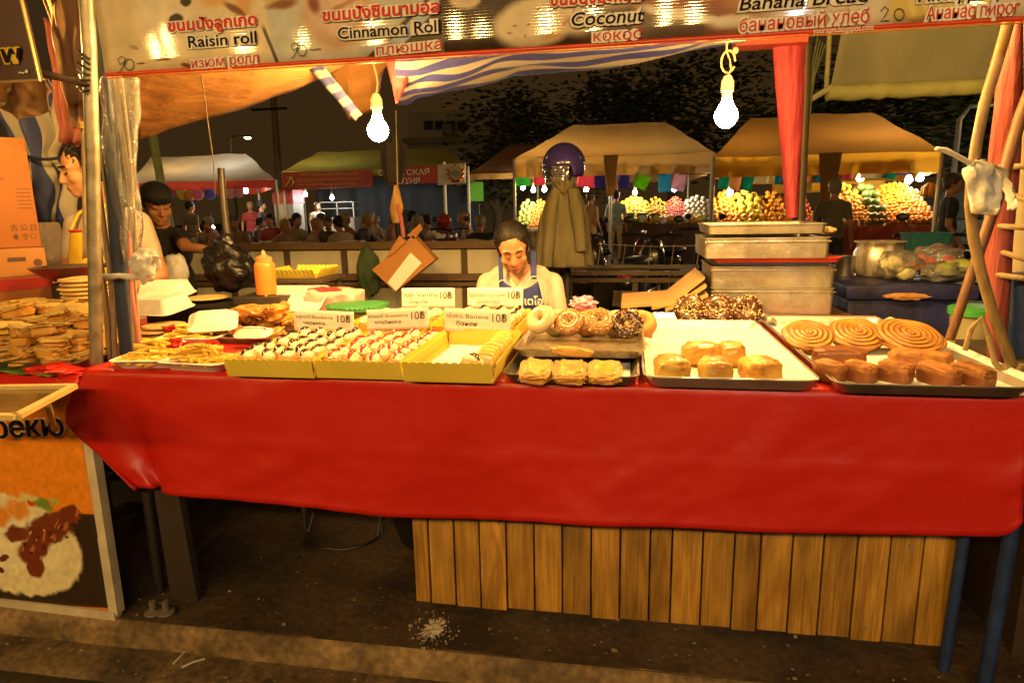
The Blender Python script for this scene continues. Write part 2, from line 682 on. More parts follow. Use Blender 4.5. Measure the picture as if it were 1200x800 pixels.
# a splash of white paint and drips on the floor
q = MB()
PAINT = M('splashed_paint', (.72, .68, .55), .7, vs=60, col2=(.35, .3, .22), contrast=1)
def splash(cx, cy, r, n, seed):
    vs = []
    for k in range(n):
        a = 2 * PI * k / n
        rr = r * (.65 + .45 * noise.noise(Vector((math.cos(a) * 5.2, math.sin(a) * 5.2, seed))) + (.3 * U(0, 1) if k % 3 == 0 else 0))
        vs.append((cx + rr * math.cos(a) * .75, cy + rr * math.sin(a) * 1.25, .0045))
    q.prism(vs, (0, 0, .002))
c = atz(508, 738, 0)
splash(c.x, c.y, .060, 110, 1)
for i in range(80):
    a, d = U(0, 2 * PI), U(.045, .11)
    splash(c.x + d * math.cos(a) * .8, c.y + d * math.sin(a), U(.0012, .005), 7, i)
q.build('paint_splash', PAINT, kind='structure', smooth=False)

# ------------------------------------------------------------------ bulbs
BULB_SOCK = M('bulb_socket', (.55, .48, .34), .5)
CORD = M('pale_cord', (.45, .36, .2), .6)
def make_bulb(name, label, loc, strength, col=WARM, cord=.3, r=.034, cordmat=None, group=None, tilt=0):
    """a bare bulb hanging from its cord; loc is the centre of the glass"""
    t = thing(name, label, 'light bulb', loc, group)
    p = [(0, -1.05), (.35, -.98), (.7, -.75), (.95, -.32), (1, .1), (.86, .5), (.6, .9), (.45, 1.25), (.42, 1.45)]
    q = MB()
    q.lathe([(a * r, b * r) for a, b in p], loc, 14)
    q.build('bulb_glass', glow('lit_' + name, col, strength), t)
    q = MB()
    x, y, z = loc
    q.lathe([(.44 * r, z0) for z0 in (1.4 * r, 2.0 * r)] + [(.55 * r, 2.0 * r), (.55 * r, 2.8 * r), (.3 * r, 3.3 * r), (0, 3.4 * r)], loc, 12)
    q.build('socket', BULB_SOCK, t)
    if cord:
        q = MB()
        q.tube([(x + .01 * math.sin(k * 1.3) * (k > 0), y, z + 3.2 * r + (cord - 3.2 * r) * k / 6) for k in range(7)], .0035, 6)
        q.build('cord', cordmat or CORD, t)
    return t


b1 = at(443, 153, 2.62)
b2 = at(851, 136, 2.62)
make_bulb('hanging_bulb', 'glowing bare bulb in front of the yellow tents, over the cream rolls', b1, STALL_L, cord=.38, r=.042, group='bare bulbs hanging in the stall')
t = make_bulb('hanging_bulb', 'glowing bare bulb on a pale knotted cord left of the pink wrapped post', b2, STALL_L, cord=.30, r=.042, group='bare bulbs hanging in the stall')
q = MB()      # the knotted loop of spare cord over it
lp = [b2 + Vector((.012 + .024 * math.cos(a) - .014, -.004, .185 + .038 * math.sin(a))) for a in [k * 2 * PI / 14 for k in range(14)]]
q.tube(lp, .004, 6)
q.blob(b2 + Vector((.022, -.004, .222)), (.011, .012, .012), sub=2)
q.build('cord_loop', CORD, t)
# more bare bulbs hang higher under the canopy, behind the banner and the signboard
for i, (x, y, z, k) in enumerate(((-1.25, 2.12, 1.97, .7), (-.42, 2.16, 1.98, .7), (.36, 2.14, 1.97, .75), (.95, 2.2, 1.98, .4), (-2.35, 2.25, 2.02, .8))):
    make_bulb('hanging_bulb', 'bare bulb hung high under the canopy behind the banner', (x, y, z), STALL_L * k, cord=.35, r=.04, group='bare bulbs high behind the banner')
# a cable of bulbs over the aisle, in front of the stalls (their light falls on the banner and cloth)
lx = [-4.5, -4.25, -3.6, -2.9, -2.2, -1.5, -1.25, -.73, -.4, .23, .47, 1.33, 2.7]
cab = []
for i, x in enumerate(lx):
    y, z = -2.4 + .12 * math.sin(i * 2.1), 2.82 + .06 * math.sin(i * 1.7)
    make_bulb('aisle_bulb', 'bare bulb on the cable strung along the far side of the aisle', (x, y, z), FRONT_L * (.6 if i in (1, 3, 6) else 1), col=(.8, .85, 1) if i == 11 else WARM, cord=.2, r=.05, group='bulbs on the cable over the aisle')
    cab.append((x, y, z + .2))
q = MB()
q.tube([(-6.2, -2.4, 3.3)] + cab + [(4.6, -2.4, 3.3)], .006, 6)
for x in (-6.2, 4.6): q.tube([(x, -2.4, -.11), (x, -2.4, 3.4)], .03, 8)
q.build('overhead_cable', BLACK, label='black cable on two poles across the aisle carrying the bulbs', cat='cable')

# ------------------------------------------------------------------ the pastry table
T = .886
TABLEWOOD = M('plywood', (.22, .13, .06), .7, vs=6, stretch=(1, 8, 8))
tbl = thing('market_table', 'long pastry table under the red vinyl cloth, on blue and dark steel legs', 'table', (-.35, 2.4, 0))
q = MB()
q.boxab((-1.73, 1.87, .85), (1.10, 2.98, .878))
q.build('tabletop', TABLEWOOD, tbl)
for a, b, r in (((1.015, 1.835, -.11), (1.045, 1.845, .85), .019), ((.955, 1.93, 0), (.985, 1.95, .85), .016), ((-1.50, 2.95, 0), (-1.50, 2.95, .85), .02)):
    q = MB()
    q.tube([a, b], r, 12)
    q.build('leg', BLUEPAINT, tbl)
q = MB()
q.tube([at(192, 722, 1.97), at(172, 575, 1.97)], .018, 10)
q.build('leg', DARKIRON, tbl)
q = MB()
q.tube([at(214, 716, 2.02), at(196, 575, 2.02)], .014, 10)
q.build('leg', DARKIRON, tbl)
q = MB()
q.prism([at(205, 727, 1.93), at(236, 727, 1.93), at(208, 574, 1.93), at(180, 574, 1.93)], (0, .03, 0))
q.build('leg', M('dark_timber', (.035, .022, .014), .7), tbl)
# two old lamp globes / wheels at the feet
q = MB()
for px in (185, 200):
    c = atz(px, 716, .0)
    q.lathe([(.022, 0), (.03, .006), (.028, .012), (.012, .016), (.012, .05), (0, .052)], (c.x, c.y - .02, .003), 14)
q.build('foot_plate', M('worn_plate', (.16, .13, .09), .7), tbl)

RED = M('red_vinyl', (.54, .017, .008), .36, vs=2.2, col2=(.47, .012, .006), contrast=.2, bump=.10, bs=9, spec=.5)
XL, XR = -1.765, 1.035
def edge(k):      # how far the pulled-out left corner stands away from the table
    return -.075 * math.sin(min(1, k / .42) * PI / 2) if k < .42 else -.075 + .235 * ((k - .42) / .58) ** 1.15
def cloth(u, v):
    # v: back edge of the table, over the front edge, down the drop
    x = XL + (XR - XL) * u
    dep = 1.12
    drop = .40 - .03 * math.exp(-((x + .62) / .5) ** 2) * -1 - .05 * max(0, x - .35) ** 1.2 - .02 * max(0, -x - 1.2)
    s = v * (dep + .025 + drop)
    n1 = smooth_noise(x * 2.2, s * 1.5, 1)
    if s < dep:
        sag = .0025 * smooth_noise(x * 5, s * 5, 4)
        return Vector((x, 2.97 - s, T + sag))
    if s < dep + .025:
        a = (s - dep) / .025 * PI / 2
        return Vector((x, 1.85 - .014 * math.sin(a), T - .014 + .014 * math.cos(a)))
    d = (s - dep - .025)
    k = d / drop
    z = T - .014 - d * .995
    # slack folds
    f = .012 * math.sin(x * 3.1 + .6) * k + .022 * k * n1 + .010 * math.sin(x * 9 + 3 * k) * k * (.5 + n1) + .016 * max(0, smooth_noise(x * 5 + k * 1.5, k * 2.5, 8)) ** 1.5 + .004 * smooth_noise(x * 14 + 4 * k, k * 9, 2) * k + .0022 * (math.exp(-((x + .62) / .012) ** 2) + math.exp(-((x - .32) / .012) ** 2) + math.exp(-((k - .52) / .03) ** 2))
    y = 1.836 - .02 * k ** 1.5 - f - .035 * k * max(0, x - .2) ** 1.3
    # the left corner is pulled out into one big fold
    L = math.exp(-((x - XL) / .16) ** 2)
    prof = edge(k)
    xo = x + L * prof
    y += -.015 * L * math.sin(min(1, k * 1.1) * PI) + .02 * L * (k ** 3)
    g = math.exp(-((x - XL - .17) / .05) ** 2)
    y += .045 * g * k
    # right corner rounds off
    rr = max(0, (x - (XR - .07)) / .07)
    z += .045 * rr ** 3 * k
    # hem curl
    if k > .9: y -= .004 * ((k - .9) / .1) ** 2
    return Vector((xo, y, z))
cl = uv_sheet('red_tablecloth', cloth, 220, 96, RED, solid=.0022, label='red vinyl tablecloth hanging over the front of the long pastry table', cat='tablecloth')
q = MB()     # the cloth folded round the left end of the table
def side(u, v):
    d = v * .40
    y = 1.85 + u * .5
    return Vector((XL - .002 + edge(v) * math.exp(-(u * 2.2) ** 2) - .03 * v * math.sin(u * 14) * min(1, u * 8), y - .045 * v * math.exp(-(u * 3) ** 2), T - .004 - d * (1 - .18 * u)))
q.sheet(side, 40, 30)
q.build('side_drop', RED, cl, solid=.0022, angle=80)

# plank front of the counter below
def wood_mat():
    m = bpy.data.materials.new('pine_planks')
    m.use_nodes = True
    nt = m.node_tree
    L = nt.links.new
    b = nt.nodes['Principled BSDF']
    tc = nt.nodes.new('ShaderNodeTexCoord')
    at_ = nt.nodes.new('ShaderNodeAttribute')
    at_.attribute_name = 'plank'
    mp = nt.nodes.new('ShaderNodeMapping')
    mp.inputs['Scale'].default_value = (14, 14, 1.3)
    L(tc.outputs['Object'], mp.inputs[0])
    ad = nt.nodes.new('ShaderNodeVectorMath')
    L(mp.outputs[0], ad.inputs[0])
    mm = nt.nodes.new('ShaderNodeVectorMath')
    mm.operation = 'SCALE'
    mm.inputs['Scale'].default_value = 19
    L(at_.outputs['Vector'], mm.inputs[0])
    L(mm.outputs[0], ad.inputs[1])
    n = nt.nodes.new('ShaderNodeTexNoise')
    n.inputs['Scale'].default_value = .55
    n.inputs['Detail'].default_value = 3
    n.inputs['Distortion'].default_value = .8
    L(ad.outputs[0], n.inputs[0])
    mu = nt.nodes.new('ShaderNodeMath')
    mu.operation = 'MULTIPLY'
    mu.inputs[1].default_value = 16
    L(n.outputs[0], mu.inputs[0])
    fr = nt.nodes.new('ShaderNodeMath')
    fr.operation = 'PINGPONG'
    fr.inputs[1].default_value = 1
    L(mu.outputs[0], fr.inputs[0])
    r = nt.nodes.new('ShaderNodeValToRGB')
    e = r.color_ramp.elements
    e[0].color = (.42, .20, .030, 1)
    e[1].color = (.53, .285, .045, 1)
    e[0].position = .0
    e[1].position = .55
    L(fr.outputs[0], r.inputs[0])
    # fine fibres and stains
    mp2 = nt.nodes.new('ShaderNodeMapping')
    mp2.inputs['Scale'].default_value = (160, 160, 5)
    L(tc.outputs['Object'], mp2.inputs[0])
    n2 = nt.nodes.new('ShaderNodeTexNoise')
    n2.inputs['Scale'].default_value = 1
    n2.inputs['Detail'].default_value = 5
    L(mp2.outputs[0], n2.inputs[0])
    mp3 = nt.nodes.new('ShaderNodeMapping')
    mp3.inputs['Scale'].default_value = (13, 13, 4)
    L(tc.outputs['Object'], mp3.inputs[0])
    n4 = nt.nodes.new('ShaderNodeTexNoise')
    n4.inputs['Scale'].default_value = 1
    n4.inputs['Detail'].default_value = 5
    L(mp3.outputs[0], n4.inputs[0])
    ml = nt.nodes.new('ShaderNodeMath')
    ml.operation = 'MULTIPLY'
    for s, lo, hi, k in ((n2, .7, 1.15, 0), (n4, .55, 1.25, 1)):
        rr = nt.nodes.new('ShaderNodeMapRange')
        rr.inputs['From Min'].default_value = .3
        rr.inputs['From Max'].default_value = .68
        rr.inputs['To Min'].default_value = lo
        rr.inputs['To Max'].default_value = hi
        L(s.outputs[0], rr.inputs[0])
        L(rr.outputs[0], ml.inputs[k])
    m3 = nt.nodes.new('ShaderNodeMath')
    m3.operation = 'MULTIPLY'
    L(ml.outputs[0], m3.inputs[0])
    L(at_.outputs['Fac'], m3.inputs[1])
    h = nt.nodes.new('ShaderNodeHueSaturation')
    L(m3.outputs[0], h.inputs['Value'])
    L(r.outputs[0], h.inputs['Color'])
    L(h.outputs[0], b.inputs['Base Color'])
    b.inputs['Roughness'].default_value = .55
    bp = nt.nodes.new('ShaderNodeBump')
    bp.inputs['Strength'].default_value = .4
    bp.inputs['Distance'].default_value = .002
    L(n2.outputs[0], bp.inputs['Height'])
    L(bp.outputs[0], b.inputs['Normal'])
    return m


PINE = wood_mat()
ctr = thing('plank_counter', 'low counter faced with upright yellow pine planks under the red cloth', 'counter', (.13, 2.06, 0))
q = MB()
pl = []
xs = [-.712]
ws = [.058] + [.092, .090, .094, .096, .096, .097, .096, .097, .070, .097, .098, .080, .096, .092, .098, .094, .094, .094]
for w in ws: xs.append(xs[-1] + w)
sc_x = (.985 + .712) / (xs[-1] - xs[0])
xs = [-.712 + (x + .712) * sc_x for x in xs]
knots = []
lay = q.bm.faces.layers.float.new('plank')
for i in range(len(xs) - 1):
    before = set(q.bm.faces)
    z0 = .035 + U(-.004, .006)
    q.box(((xs[i] + xs[i + 1]) / 2, 2.0 + U(-.0015, .0015), (z0 + .60) / 2), (xs[i + 1] - xs[i] - .006, .018, .60 - z0), 0, .0022)
    v = U(.72, 1.12)
    for f in set(q.bm.faces) - before: f[lay] = v
q.build('plank_front', PINE, ctr)
q = MB()
for z in (.12, .5): q.boxab((-.70, 2.012, z), (.975, 2.045, z + .06))
for x in (-.66, .1, .93): q.boxab((x, 2.047, .0), (x + .05, 2.10, .84))
q.boxab((-.715, 2.03, .02), (-.699, 2.5, .84))
q.boxab((.975, 2.03, .02), (.99, 2.5, .84))
q.build('frame', M('rough_pine', (.16, .08, .03), .7, vs=6, stretch=(1, 1, 6)), ctr)
NAIL = M('rusty_nail', (.3, .24, .17), .6)
for px, py in ((520, 612), (585, 612), (1068, 640), (932, 745), (1013, 735)):
    c = at(px, py, 1.99)
    q = MB()
    q.lathe([(0, 0), (.006, .0), (.006, .003), (0, .0035)], c, 10, rot=Matrix.Rotation(PI / 2, 3, 'X'))
    q.build('nail_head', NAIL, ctr)

# things kept below the table on the left
st = thing('step_stool', 'black step stool with shiny feet in the dark below the pastry table', 'stool', (-1.2, 2.62, 0))
x0, x1, y0, y1 = -1.42, -1.02, 2.50, 2.80
q = MB()
q.boxab((x0, y0, .30), (x1, y1, .335), .008)
q.build('seat', BLACK, st)
q = MB()
q.boxab((x0 + .02, y0 + .02, .14), (x1 - .02, y1, .16), .006)
q.build('shelf', BLACK, st)
CHROME = M('worn_chrome', (.6, .57, .5), .2, 1)
for x in (x0 + .02, x1 - .02):
    for y in (y0 + .02, y1 - .02):
        q = MB()
        q.tube([(x, y, 0), (x, y, .30)], .013, 10)
        q.build('leg', CHROME if y < 2.6 else BLACK, st)
q = MB()
q.tube([(x0 + .02, y0 + .005, .245), (x1 - .02, y0 + .005, .245)], .006, 8)
q.build('cross_bar', CHROME, st)
q = MB()
cpts = []
for k in range(25):
    a = PI + PI * k / 24
    cpts.append((-1.2 + .16 * math.cos(a), 2.47 + .13 * math.sin(a), .008 + .006 * smooth_noise(k * .3)))
cpts = [(-1.33, 2.56, .2)] + cpts + [(-1.04, 2.55, .12)]
q.tube(cpts, .006, 7)
q.build('power_cable', BLACK, label='black cable looping on the dark floor in front of the step stool', cat='cable')
q = MB()
q.lathe([(0, .005), (.12, .0), (.14, .02), (.19, .19), (.20, .2), (.19, .203), (.18, .19), (.13, .02), (0, .018)], (-.80, 2.50, 0), 28)
q.build('washing_basin', M('dark_basin', (.018, .016, .014), .35), label='dark round basin on the floor beside the plank counter', cat='basin')
for i, (a, b) in enumerate((((203, 778), (227, 756)), ((213, 782), (240, 772)))):
    q = MB()
    pa, pb = atz(*a, -.09), atz(*b, -.09)
    q.tube([(pa.x, pa.y, -.088), ((pa.x + pb.x) / 2, (pa.y + pb.y) / 2, -.084), (pb.x, pb.y, -.088)], .0035, 6)
    q.build('drinking_straw', M('straw_plastic', (.6, .55, .42), .5), label=['longer dirty drinking straw lying on the kerb ledge', 'shorter dirty drinking straw lying by the longer one on the kerb ledge'][i], cat='straw', group='litter on the kerb ledge')

# ------------------------------------------------------------------ the banner
BY = 1.85
def B(px, py, y=BY): return at(px, py, y)
bl, br = B(125, 93), (1.12, BY, 1.785)
top = 2.34
ban = thing('bakery_banner', 'long vinyl banner with bread pictures and their names over the stall front', 'banner', (bl.x, BY, bl.z))
def lc(px, py):             # photo pixel -> banner's own x, z
    p = B(px, py)
    return p.x - bl.x, p.z - bl.z
marks = []
def mk(shape, px, py, rpx, rpy, ang, col, soft=.25):
    x, z = lc(px, py)
    k = 1.875 / F
    marks.append((shape, x, z, rpx * k, rpy * k, ang, tuple(min(.9, c * .88) for c in col), soft))
CREAM, TAN, BROWN, DK = (.62, .52, .33), (.50, .27, .09), (.22, .085, .025), (.05, .025, .012)
# panel 1: raisin buns
mk('e', 235, 20, 75, 40, 6, (.66, .58, .42), .6); mk('e', 255, -8, 30, 20, 20, (.62, .36, .12), .6)
mk('e', 285, 2, 14, 34, -15, (.6, .34, .12), .7); mk('e', 187, 10, 46, 36, 0, (.68, .6, .44), .8)
mk('e', 219, 3, 8, 6, 0, DK, .3); mk('e', 207, 24, 11, 7, 10, (.03, .02, .02), .3); mk('e', 275, 12, 5, 17, 60, BROWN, .5)
mk('e', 157, 57, 8, 2.6, -18, BROWN, .5); mk('e', 192, 70, 13, 3, -8, BROWN, .5); mk('e', 219, 77, 8, 3, -12, BROWN, .5)
mk('e', 140, 30, 28, 60, 0, (.6, .5, .3), .9)
# panel 2: cinnamon rolls on a blue grey cloth
mk('box', 411, 20, 103, 90, 4, (.50, .52, .44), .04); mk('e', 360, 75, 60, 30, 3, (.62, .62, .5), .8)
mk('e', 330, -4, 24, 16, 0, (.55, .38, .2), .4); mk('e', 330, 6, 24, 6, 6, BROWN, .6)
mk('e', 395, 20, 50, 42, 5, (.50, .30, .17), .35); mk('e', 392, 14, 42, 32, 5, (.64, .46, .33), .6)
mk('e', 368, 5, 9, 13, 20, (.22, .06, .03), .7); mk('e', 400, 8, 30, 3, 20, (.4, .2, .1), .8)
mk('box', 480, 52, 74, 24, 38, (.085, .055, .035), .1); mk('box', 492, 22, 46, 7, 40, (.42, .5, .55), .35); mk('box', 318, 55, 2.4, 26, 20, (.10, .08, .07), .3)
# panel 3: coconut buns on dark
mk('box', 640, 10, 119, 70, 3, (.045, .026, .014), .03)
mk('e', 545, -3, 20, 13, 0, (.62, .5, .33), .35); mk('e', 625, 28, 46, 28, 4, (.66, .55, .36), .25); mk('e', 690, 5, 52, 34, 0, (.62, .5, .32), .4)
mk('e', 648, 40, 14, 9, 0, (.5, .28, .12), .9); mk('e', 668, 24, 10, 7, 0, (.5, .26, .12), .9)
for i in range(12): mk('e', 595 + i * 9 + U(-4, 4), 22 + U(-14, 22), 3, 1.6, U(0, 180), (.40, .2, .08), .7)
mk('box', 720, 30, 38, 22, 3, (.10, .06, .035), .5)
# panel 4: banana bread
mk('box', 893, 0, 132, 62, 3, (.30, .13, .05), .02); mk('e', 810, 2, 46, 24, -8, (.24, .07, .02), .5); mk('e', 910, -4, 60, 18, 0, (.55, .26, .08), .6)
mk('box', 790, 36, 40, 20, 0, (.13, .085, .05), .4); mk('e', 800, 18, 52, 6, -13, (.7, .63, .48), .4); mk('e', 858, 26, 26, 8, 4, (.68, .6, .45), .5)
mk('e', 955, 12, 80, 12, 8, (.66, .55, .36), .7); mk('e', 960, 26, 60, 10, 10, (.55, .38, .2), .7); mk('e', 1000, 14, 18, 6, 25, (.35, .14, .08), .6)
mk('box', 985, 38, 45, 7, 3, (.25, .13, .06), .5)
# panel 5: pineapple pie
mk('box', 1120, -10, 97, 70, 3, (.66, .58, .42), .02); mk('e', 1100, 4, 52, 24, 4, (.64, .48, .10), .25)
for i in range(6): mk('e', 1068 + i * 16, 2, 4.5, 20, 12, (.72, .60, .2), .6)
mk('e', 1104, 24, 56, 9, 4, (.33, .22, .09), .45); mk('e', 1056, 26, 8, 8, 0, (.45, .36, .16), .5)
PRINT = print_mat('banner_print', (.60, .49, .29), marks, rough=.5, ripple=.32, coat=.9)
q = MB()
w = br[0] - bl.x
def bpt(u, v):
    x = bl.x - .02 * (v if u == 0 else 0) + w * u
    bow = .008 * math.sin(u * PI * 3 + .5) + .004 * smooth_noise(u * 9, v * .6)
    return Vector((x, BY - bow * .25, bl.z + .012 + (top - bl.z) * v + (br[2] - bl.z) * u * (1 - v)))
q.sheet(bpt, 90, 16)
q.build('printed_sheet', PRINT, ban, solid=.002, angle=80)
for dz, h, col, rg in ((.0055, .0115, (.66, .06, .015), .3), (.0, .0035, (.95, .42, .06), .25)):
    q = MB()
    def strip(u, v): return bpt(u, 0) + Vector((0, -.004 - .002 * math.cos(v * 2 * PI), -.012 + dz + h * v))
    def ring(u, v):
        p = bpt(u, 0)
        a = v * 2 * PI
        return p + Vector((0, .004 * math.cos(a) - .001 * (col[1] < .1), -.012 + dz + h / 2 * (1 + math.sin(a))))
    q.sheet(ring, 90, 8)
    q.build('hem', M('hem_vinyl', col, rg), ban, angle=80)
RINK = M('red_lettering', (.60, .04, .03), .6, spec=.15)
DINK = M('dark_lettering', (.012, .007, .01), .6, spec=.1)
WINK = M('white_lettering', (.80, .76, .64), .6, spec=.15)
HINK = M('marker_pen', (.03, .03, .03), .5)
def bt(body, px0, py0, px1, py1, hpx, mat, out=True, bold=.012, shear=0, oc=None):
    a, b = B(px0, py0), B(px1, py1)
    s = hpx * 1.875 / F / .72
    d = b - a
    xd = Vector((d.x, 0, d.z))
    a.y = b.y = BY - .0065
    wd = xd.length
    if out:
        text(body, ban, 'lettering_outline', oc or WINK, a, s, xdir=xd, zdir=(0, 0, 1), rim=s * .125, fit=wd, shear=shear)
        a.y -= s * .016
    a.y -= .0012
    text(body, ban, 'lettering', mat, a, s, xdir=xd, zdir=(0, 0, 1), off=s * bold, fit=wd, shear=shear)
bt('ขนมปังลูกเกด', 199, 38, 303, 30, 12, RINK, bold=.03)
bt('Raisin roll', 222, 57, 303, 51, 13, DINK)
bt('изюм ролл', 226, 81, 305, 74, 11, RINK, bold=.002)
bt('ขนมปังซินนามอล', 379, 26, 516, 15, 12, RINK, bold=.03)
bt('Cinnamon Roll', 397, 47, 517, 38, 12.5, DINK)
bt('плюшка', 441, 66, 519, 58, 11, RINK, bold=.002)
bt('ขนมปังมะพร้าว', 645, 8, 757, 1, 13, RINK, bold=.03)
bt('Coconut', 668, 32, 755, 26, 13.5, DINK, shear=.15)
bt('кокос', 694, 50, 752, 46, 11, RINK, bold=.002)
bt('Banana Bread', 864, 14, 1018, 3, 13, DINK, shear=.15)
bt('банановый хлеб', 865, 39, 1017, 27, 13, RINK, bold=.002)
bt('yoursom.blogspot.com', 952, 41, 1022, 36, 6, WINK, out=False)
bt('Pineapple pie', 1073, 4, 1193, -5, 13, DINK, shear=.1)
bt('Ананас пирог', 1083, 25, 1192, 17, 12, RINK, bold=.002)
# prices written by hand with a marker
def hand(strokes, dx, dy, s=1.0):
    q = MB()
    for st_ in strokes:
        pts = [B(dx + x * s, dy + y * s, BY - .0075) for x, y in st_]
        q.tube(pts, .0011, 5)
    return q
nine = [[(9, 3), (5, 0), (1, 3), (3, 9), (8, 6), (9, 2), (7, 10), (3, 17), (1, 17)]]
oh = [[(13 + 5 * math.cos(a), 9 + 6 * math.sin(a)) for a in [k * PI / 6 for k in range(13)]]]
two = [[(0, 5), (4, 0), (8, 3), (5, 9), (0, 15), (9, 14)]]
for st_, dx, dy, sc_ in ((nine + oh + [[(21, 8), (29, 7)]], 137, 66, 1.1), (nine + oh + [[(22, 8), (34, 7)]], 340, 50, 1.05), (two + [[(x + 6, y - 1) for x, y in oh[0]]], 1032, 8, 1.15)):
    hand(st_, dx, dy, sc_).build('handwritten_price', HINK, ban)

# sign of the neighbouring stall, top left
p = at(0, 93, 1.85)
ds = thing('dark_signboard', 'dark brown signboard with a gold edge and a yellow outlined Thai letter', 'sign', (-1.85, 1.88, 1.80))
q = MB()
q.prism([(-2.5, 1.86, 1.80), (-1.79, 1.86, 1.797), (-1.845, 1.86, 2.4), (-2.5, 1.86, 2.4)], (0, .02, 0))
q.build('panel', M('brown_panel', (.05, .012, .008), .35), ds)
q = MB()
q.tube([(-2.5, 1.862, 1.797), (-1.787, 1.862, 1.795), (-1.842, 1.862, 2.4)], .006, 8)
q.build('edge', M('gold_trim', (.5, .36, .14), .4, .6), ds)
YI = M('yellow_outline', (.75, .5, .03), .4)
a, b = at(2, 74, 1.855), at(27, 71, 1.855)
text('พ', ds, 'lettering_outline', YI, a + Vector((0, .002, 0)), .07, rim=.006, fit=(b - a).x)
text('พ', ds, 'lettering', DINK, a + Vector((0, -.002, 0)), .07, off=.001, fit=(b - a).x)
text('โ', ds, 'lettering', YI, at(-8, 76, 1.855), .07, off=.002)
text('~•', ds, 'ornament', WINK, at(22, 90, 1.855), .04, off=.0)

# ------------------------------------------------------------------ poles on the left
q = MB()
q.tube([at(98, -60, 2.0), at(105, 60, 2.0), at(109, 200, 2.0), at(113, 425, 2.0)], .0215, 14)
q.build('steel_pole', GALV, label='plain galvanised steel pole at the left end of the pastry table', cat='pole')
bp_ = thing('blue_pole', 'blue pipe post bundled with ropes, pink cloth and clear plastic film left of the banner', 'post', at(150, 430, 2.12))
q = MB()
q.tube([at(112, -40, 2.12), at(124, 120, 2.12), at(140, 300, 2.12), at(152, 432, 2.12)], .028, 14)
q.build('pipe', M('slate_blue_paint', (.035, .055, .10), .4, vs=10), bp_)
q = MB()
for dx, w_, ph in ((-24, .010, 0), (-17, .008, 1), (-12, .006, 2.1), (12, .009, 3.2), (17, .006, 4)):
    q.mi = 0
    q.tube([at(128 + dx + (y - 120) * .075 + 3 * math.sin(y * .02 + ph), y, 2.10) for y in range(40, 440, 20)], [w_ * (.8 + .4 * abs(math.sin(y * .013 + ph))) for y in range(40, 440, 20)], 7)
q.build('rope', M('dusty_rope', (.40, .30, .17), .8, vs=30), bp_)
q = MB()
q.tube([at(152 + (y - 300) * .10 + 1.5 * math.sin(y * .05), y, 2.08) for y in range(270, 440, 14)], .007, 7)
q.build('cloth_strip', M('pink_strip', (.62, .2, .16), .7), bp_)
FILM = film('clear_film', gloss=.07, body=.10, bs=30)
q = MB()
def film_wrap(u, v):
    a = 2 * PI * u
    py = 92 + 215 * v
    c = at(136 + .085 * (py - 92), py, 2.10)
    r = .050 + .012 * math.sin(a * 3 + v * 7) + .010 * smooth_noise(u * 8, v * 7) - .02 * v * v
    return c + Vector((r * math.cos(a) * (1 + .25 * (1 - v)), r * .7 * math.sin(a), 0))
q.sheet(film_wrap, 30, 44, close_u=True)
q.build('plastic_wrap', FILM, bp_, angle=80)
# the tied-on white bag
wb = thing('plastic_bag', 'crumpled white plastic bag knotted round the blue post above the foam boxes', 'bag', at(160, 330, 2.08))
q = MB()
c = at(166, 312, 2.05)
q.blob(c + Vector((.03, -.02, .005)), (.045, .03, .06), .55, 2.2, 4, seed=2, rot=Matrix.Rotation(.5, 3, 'Y'))
q.build('pouch', WHITEPLAS, wb)
q = MB()
q.tube([at(118, 322, 2.07), at(126, 325, 2.05), at(140, 323, 2.04), at(155, 325, 2.04), at(166, 318, 2.05)], [.008, .012, .009, .013, .012], 8)
q.build('knotted_handle', WHITEPLAS, wb)
# bracket from the sign to the pole
q = MB()
q.tube([at(47, 86, 1.93), at(75, 92, 1.95), at(103, 97, 1.985)], .011, 8)
q.build('sign_bracket', M('rusty_steel', (.16, .10, .06), .6, .4), label='short brown steel bar holding the dark signboard to the steel pole', cat='bracket')
q = MB()
for k in range(7): q.tube([at(92 + 2 * math.sin(k * 2), 60 + k * 7, 1.985), at(98 + 3 * math.sin(k), 66 + k * 7, 1.96), at(106, 70 + k * 6, 1.97)], .004, 6)
q.build('wire_binding', BLACK, label='black wire wound round the steel pole at the sign bracket', cat='wire')

# ------------------------------------------------------------------ canopies and hanging cloths
TAN_T = M('tan_tarpaulin', (.44, .22, .075), .6, vs=3, col2=(.36, .17, .05), bump=.35, bs=7)
def tarp(name, outline_top, outline_bot, y_top, y_bot, sag, mats, label, cat='tarpaulin', nu=40, nv=16, fold=.02, fq=9, solid=.003):
    """cloth between a top line and a bottom line of photo points, each line at its own depth"""
    def interp(pl_, u, y):
        s = u * (len(pl_) - 1)
        i = min(int(s), len(pl_) - 2)
        f = s - i
        px = pl_[i][0] * (1 - f) + pl_[i + 1][0] * f
        py = pl_[i][1] * (1 - f) + pl_[i + 1][1] * f
        yy = y if not isinstance(y, (tuple, list)) else y[0] + (y[1] - y[0]) * u
        return at(px, py, yy)
    def fn(u, v):
        a, b = interp(outline_top, u, y_top), interp(outline_bot, u, y_bot)
        p = a.lerp(b, v)
        k = math.sin(PI * v)
        p.z -= sag * k
        p.y += fold * (.4 + .6 * v) * math.sin(u * fq * 2 + 2 * v + 2 * smooth_noise(u * 4, v * 2)) + fold * .8 * smooth_noise(u * 9, v * 4, 5)
        p.z += fold * .35 * smooth_noise(u * 7, v * 5, 9)
        return p
    return uv_sheet(name, fn, nu, nv, mats, label=label, cat=cat, solid=solid)
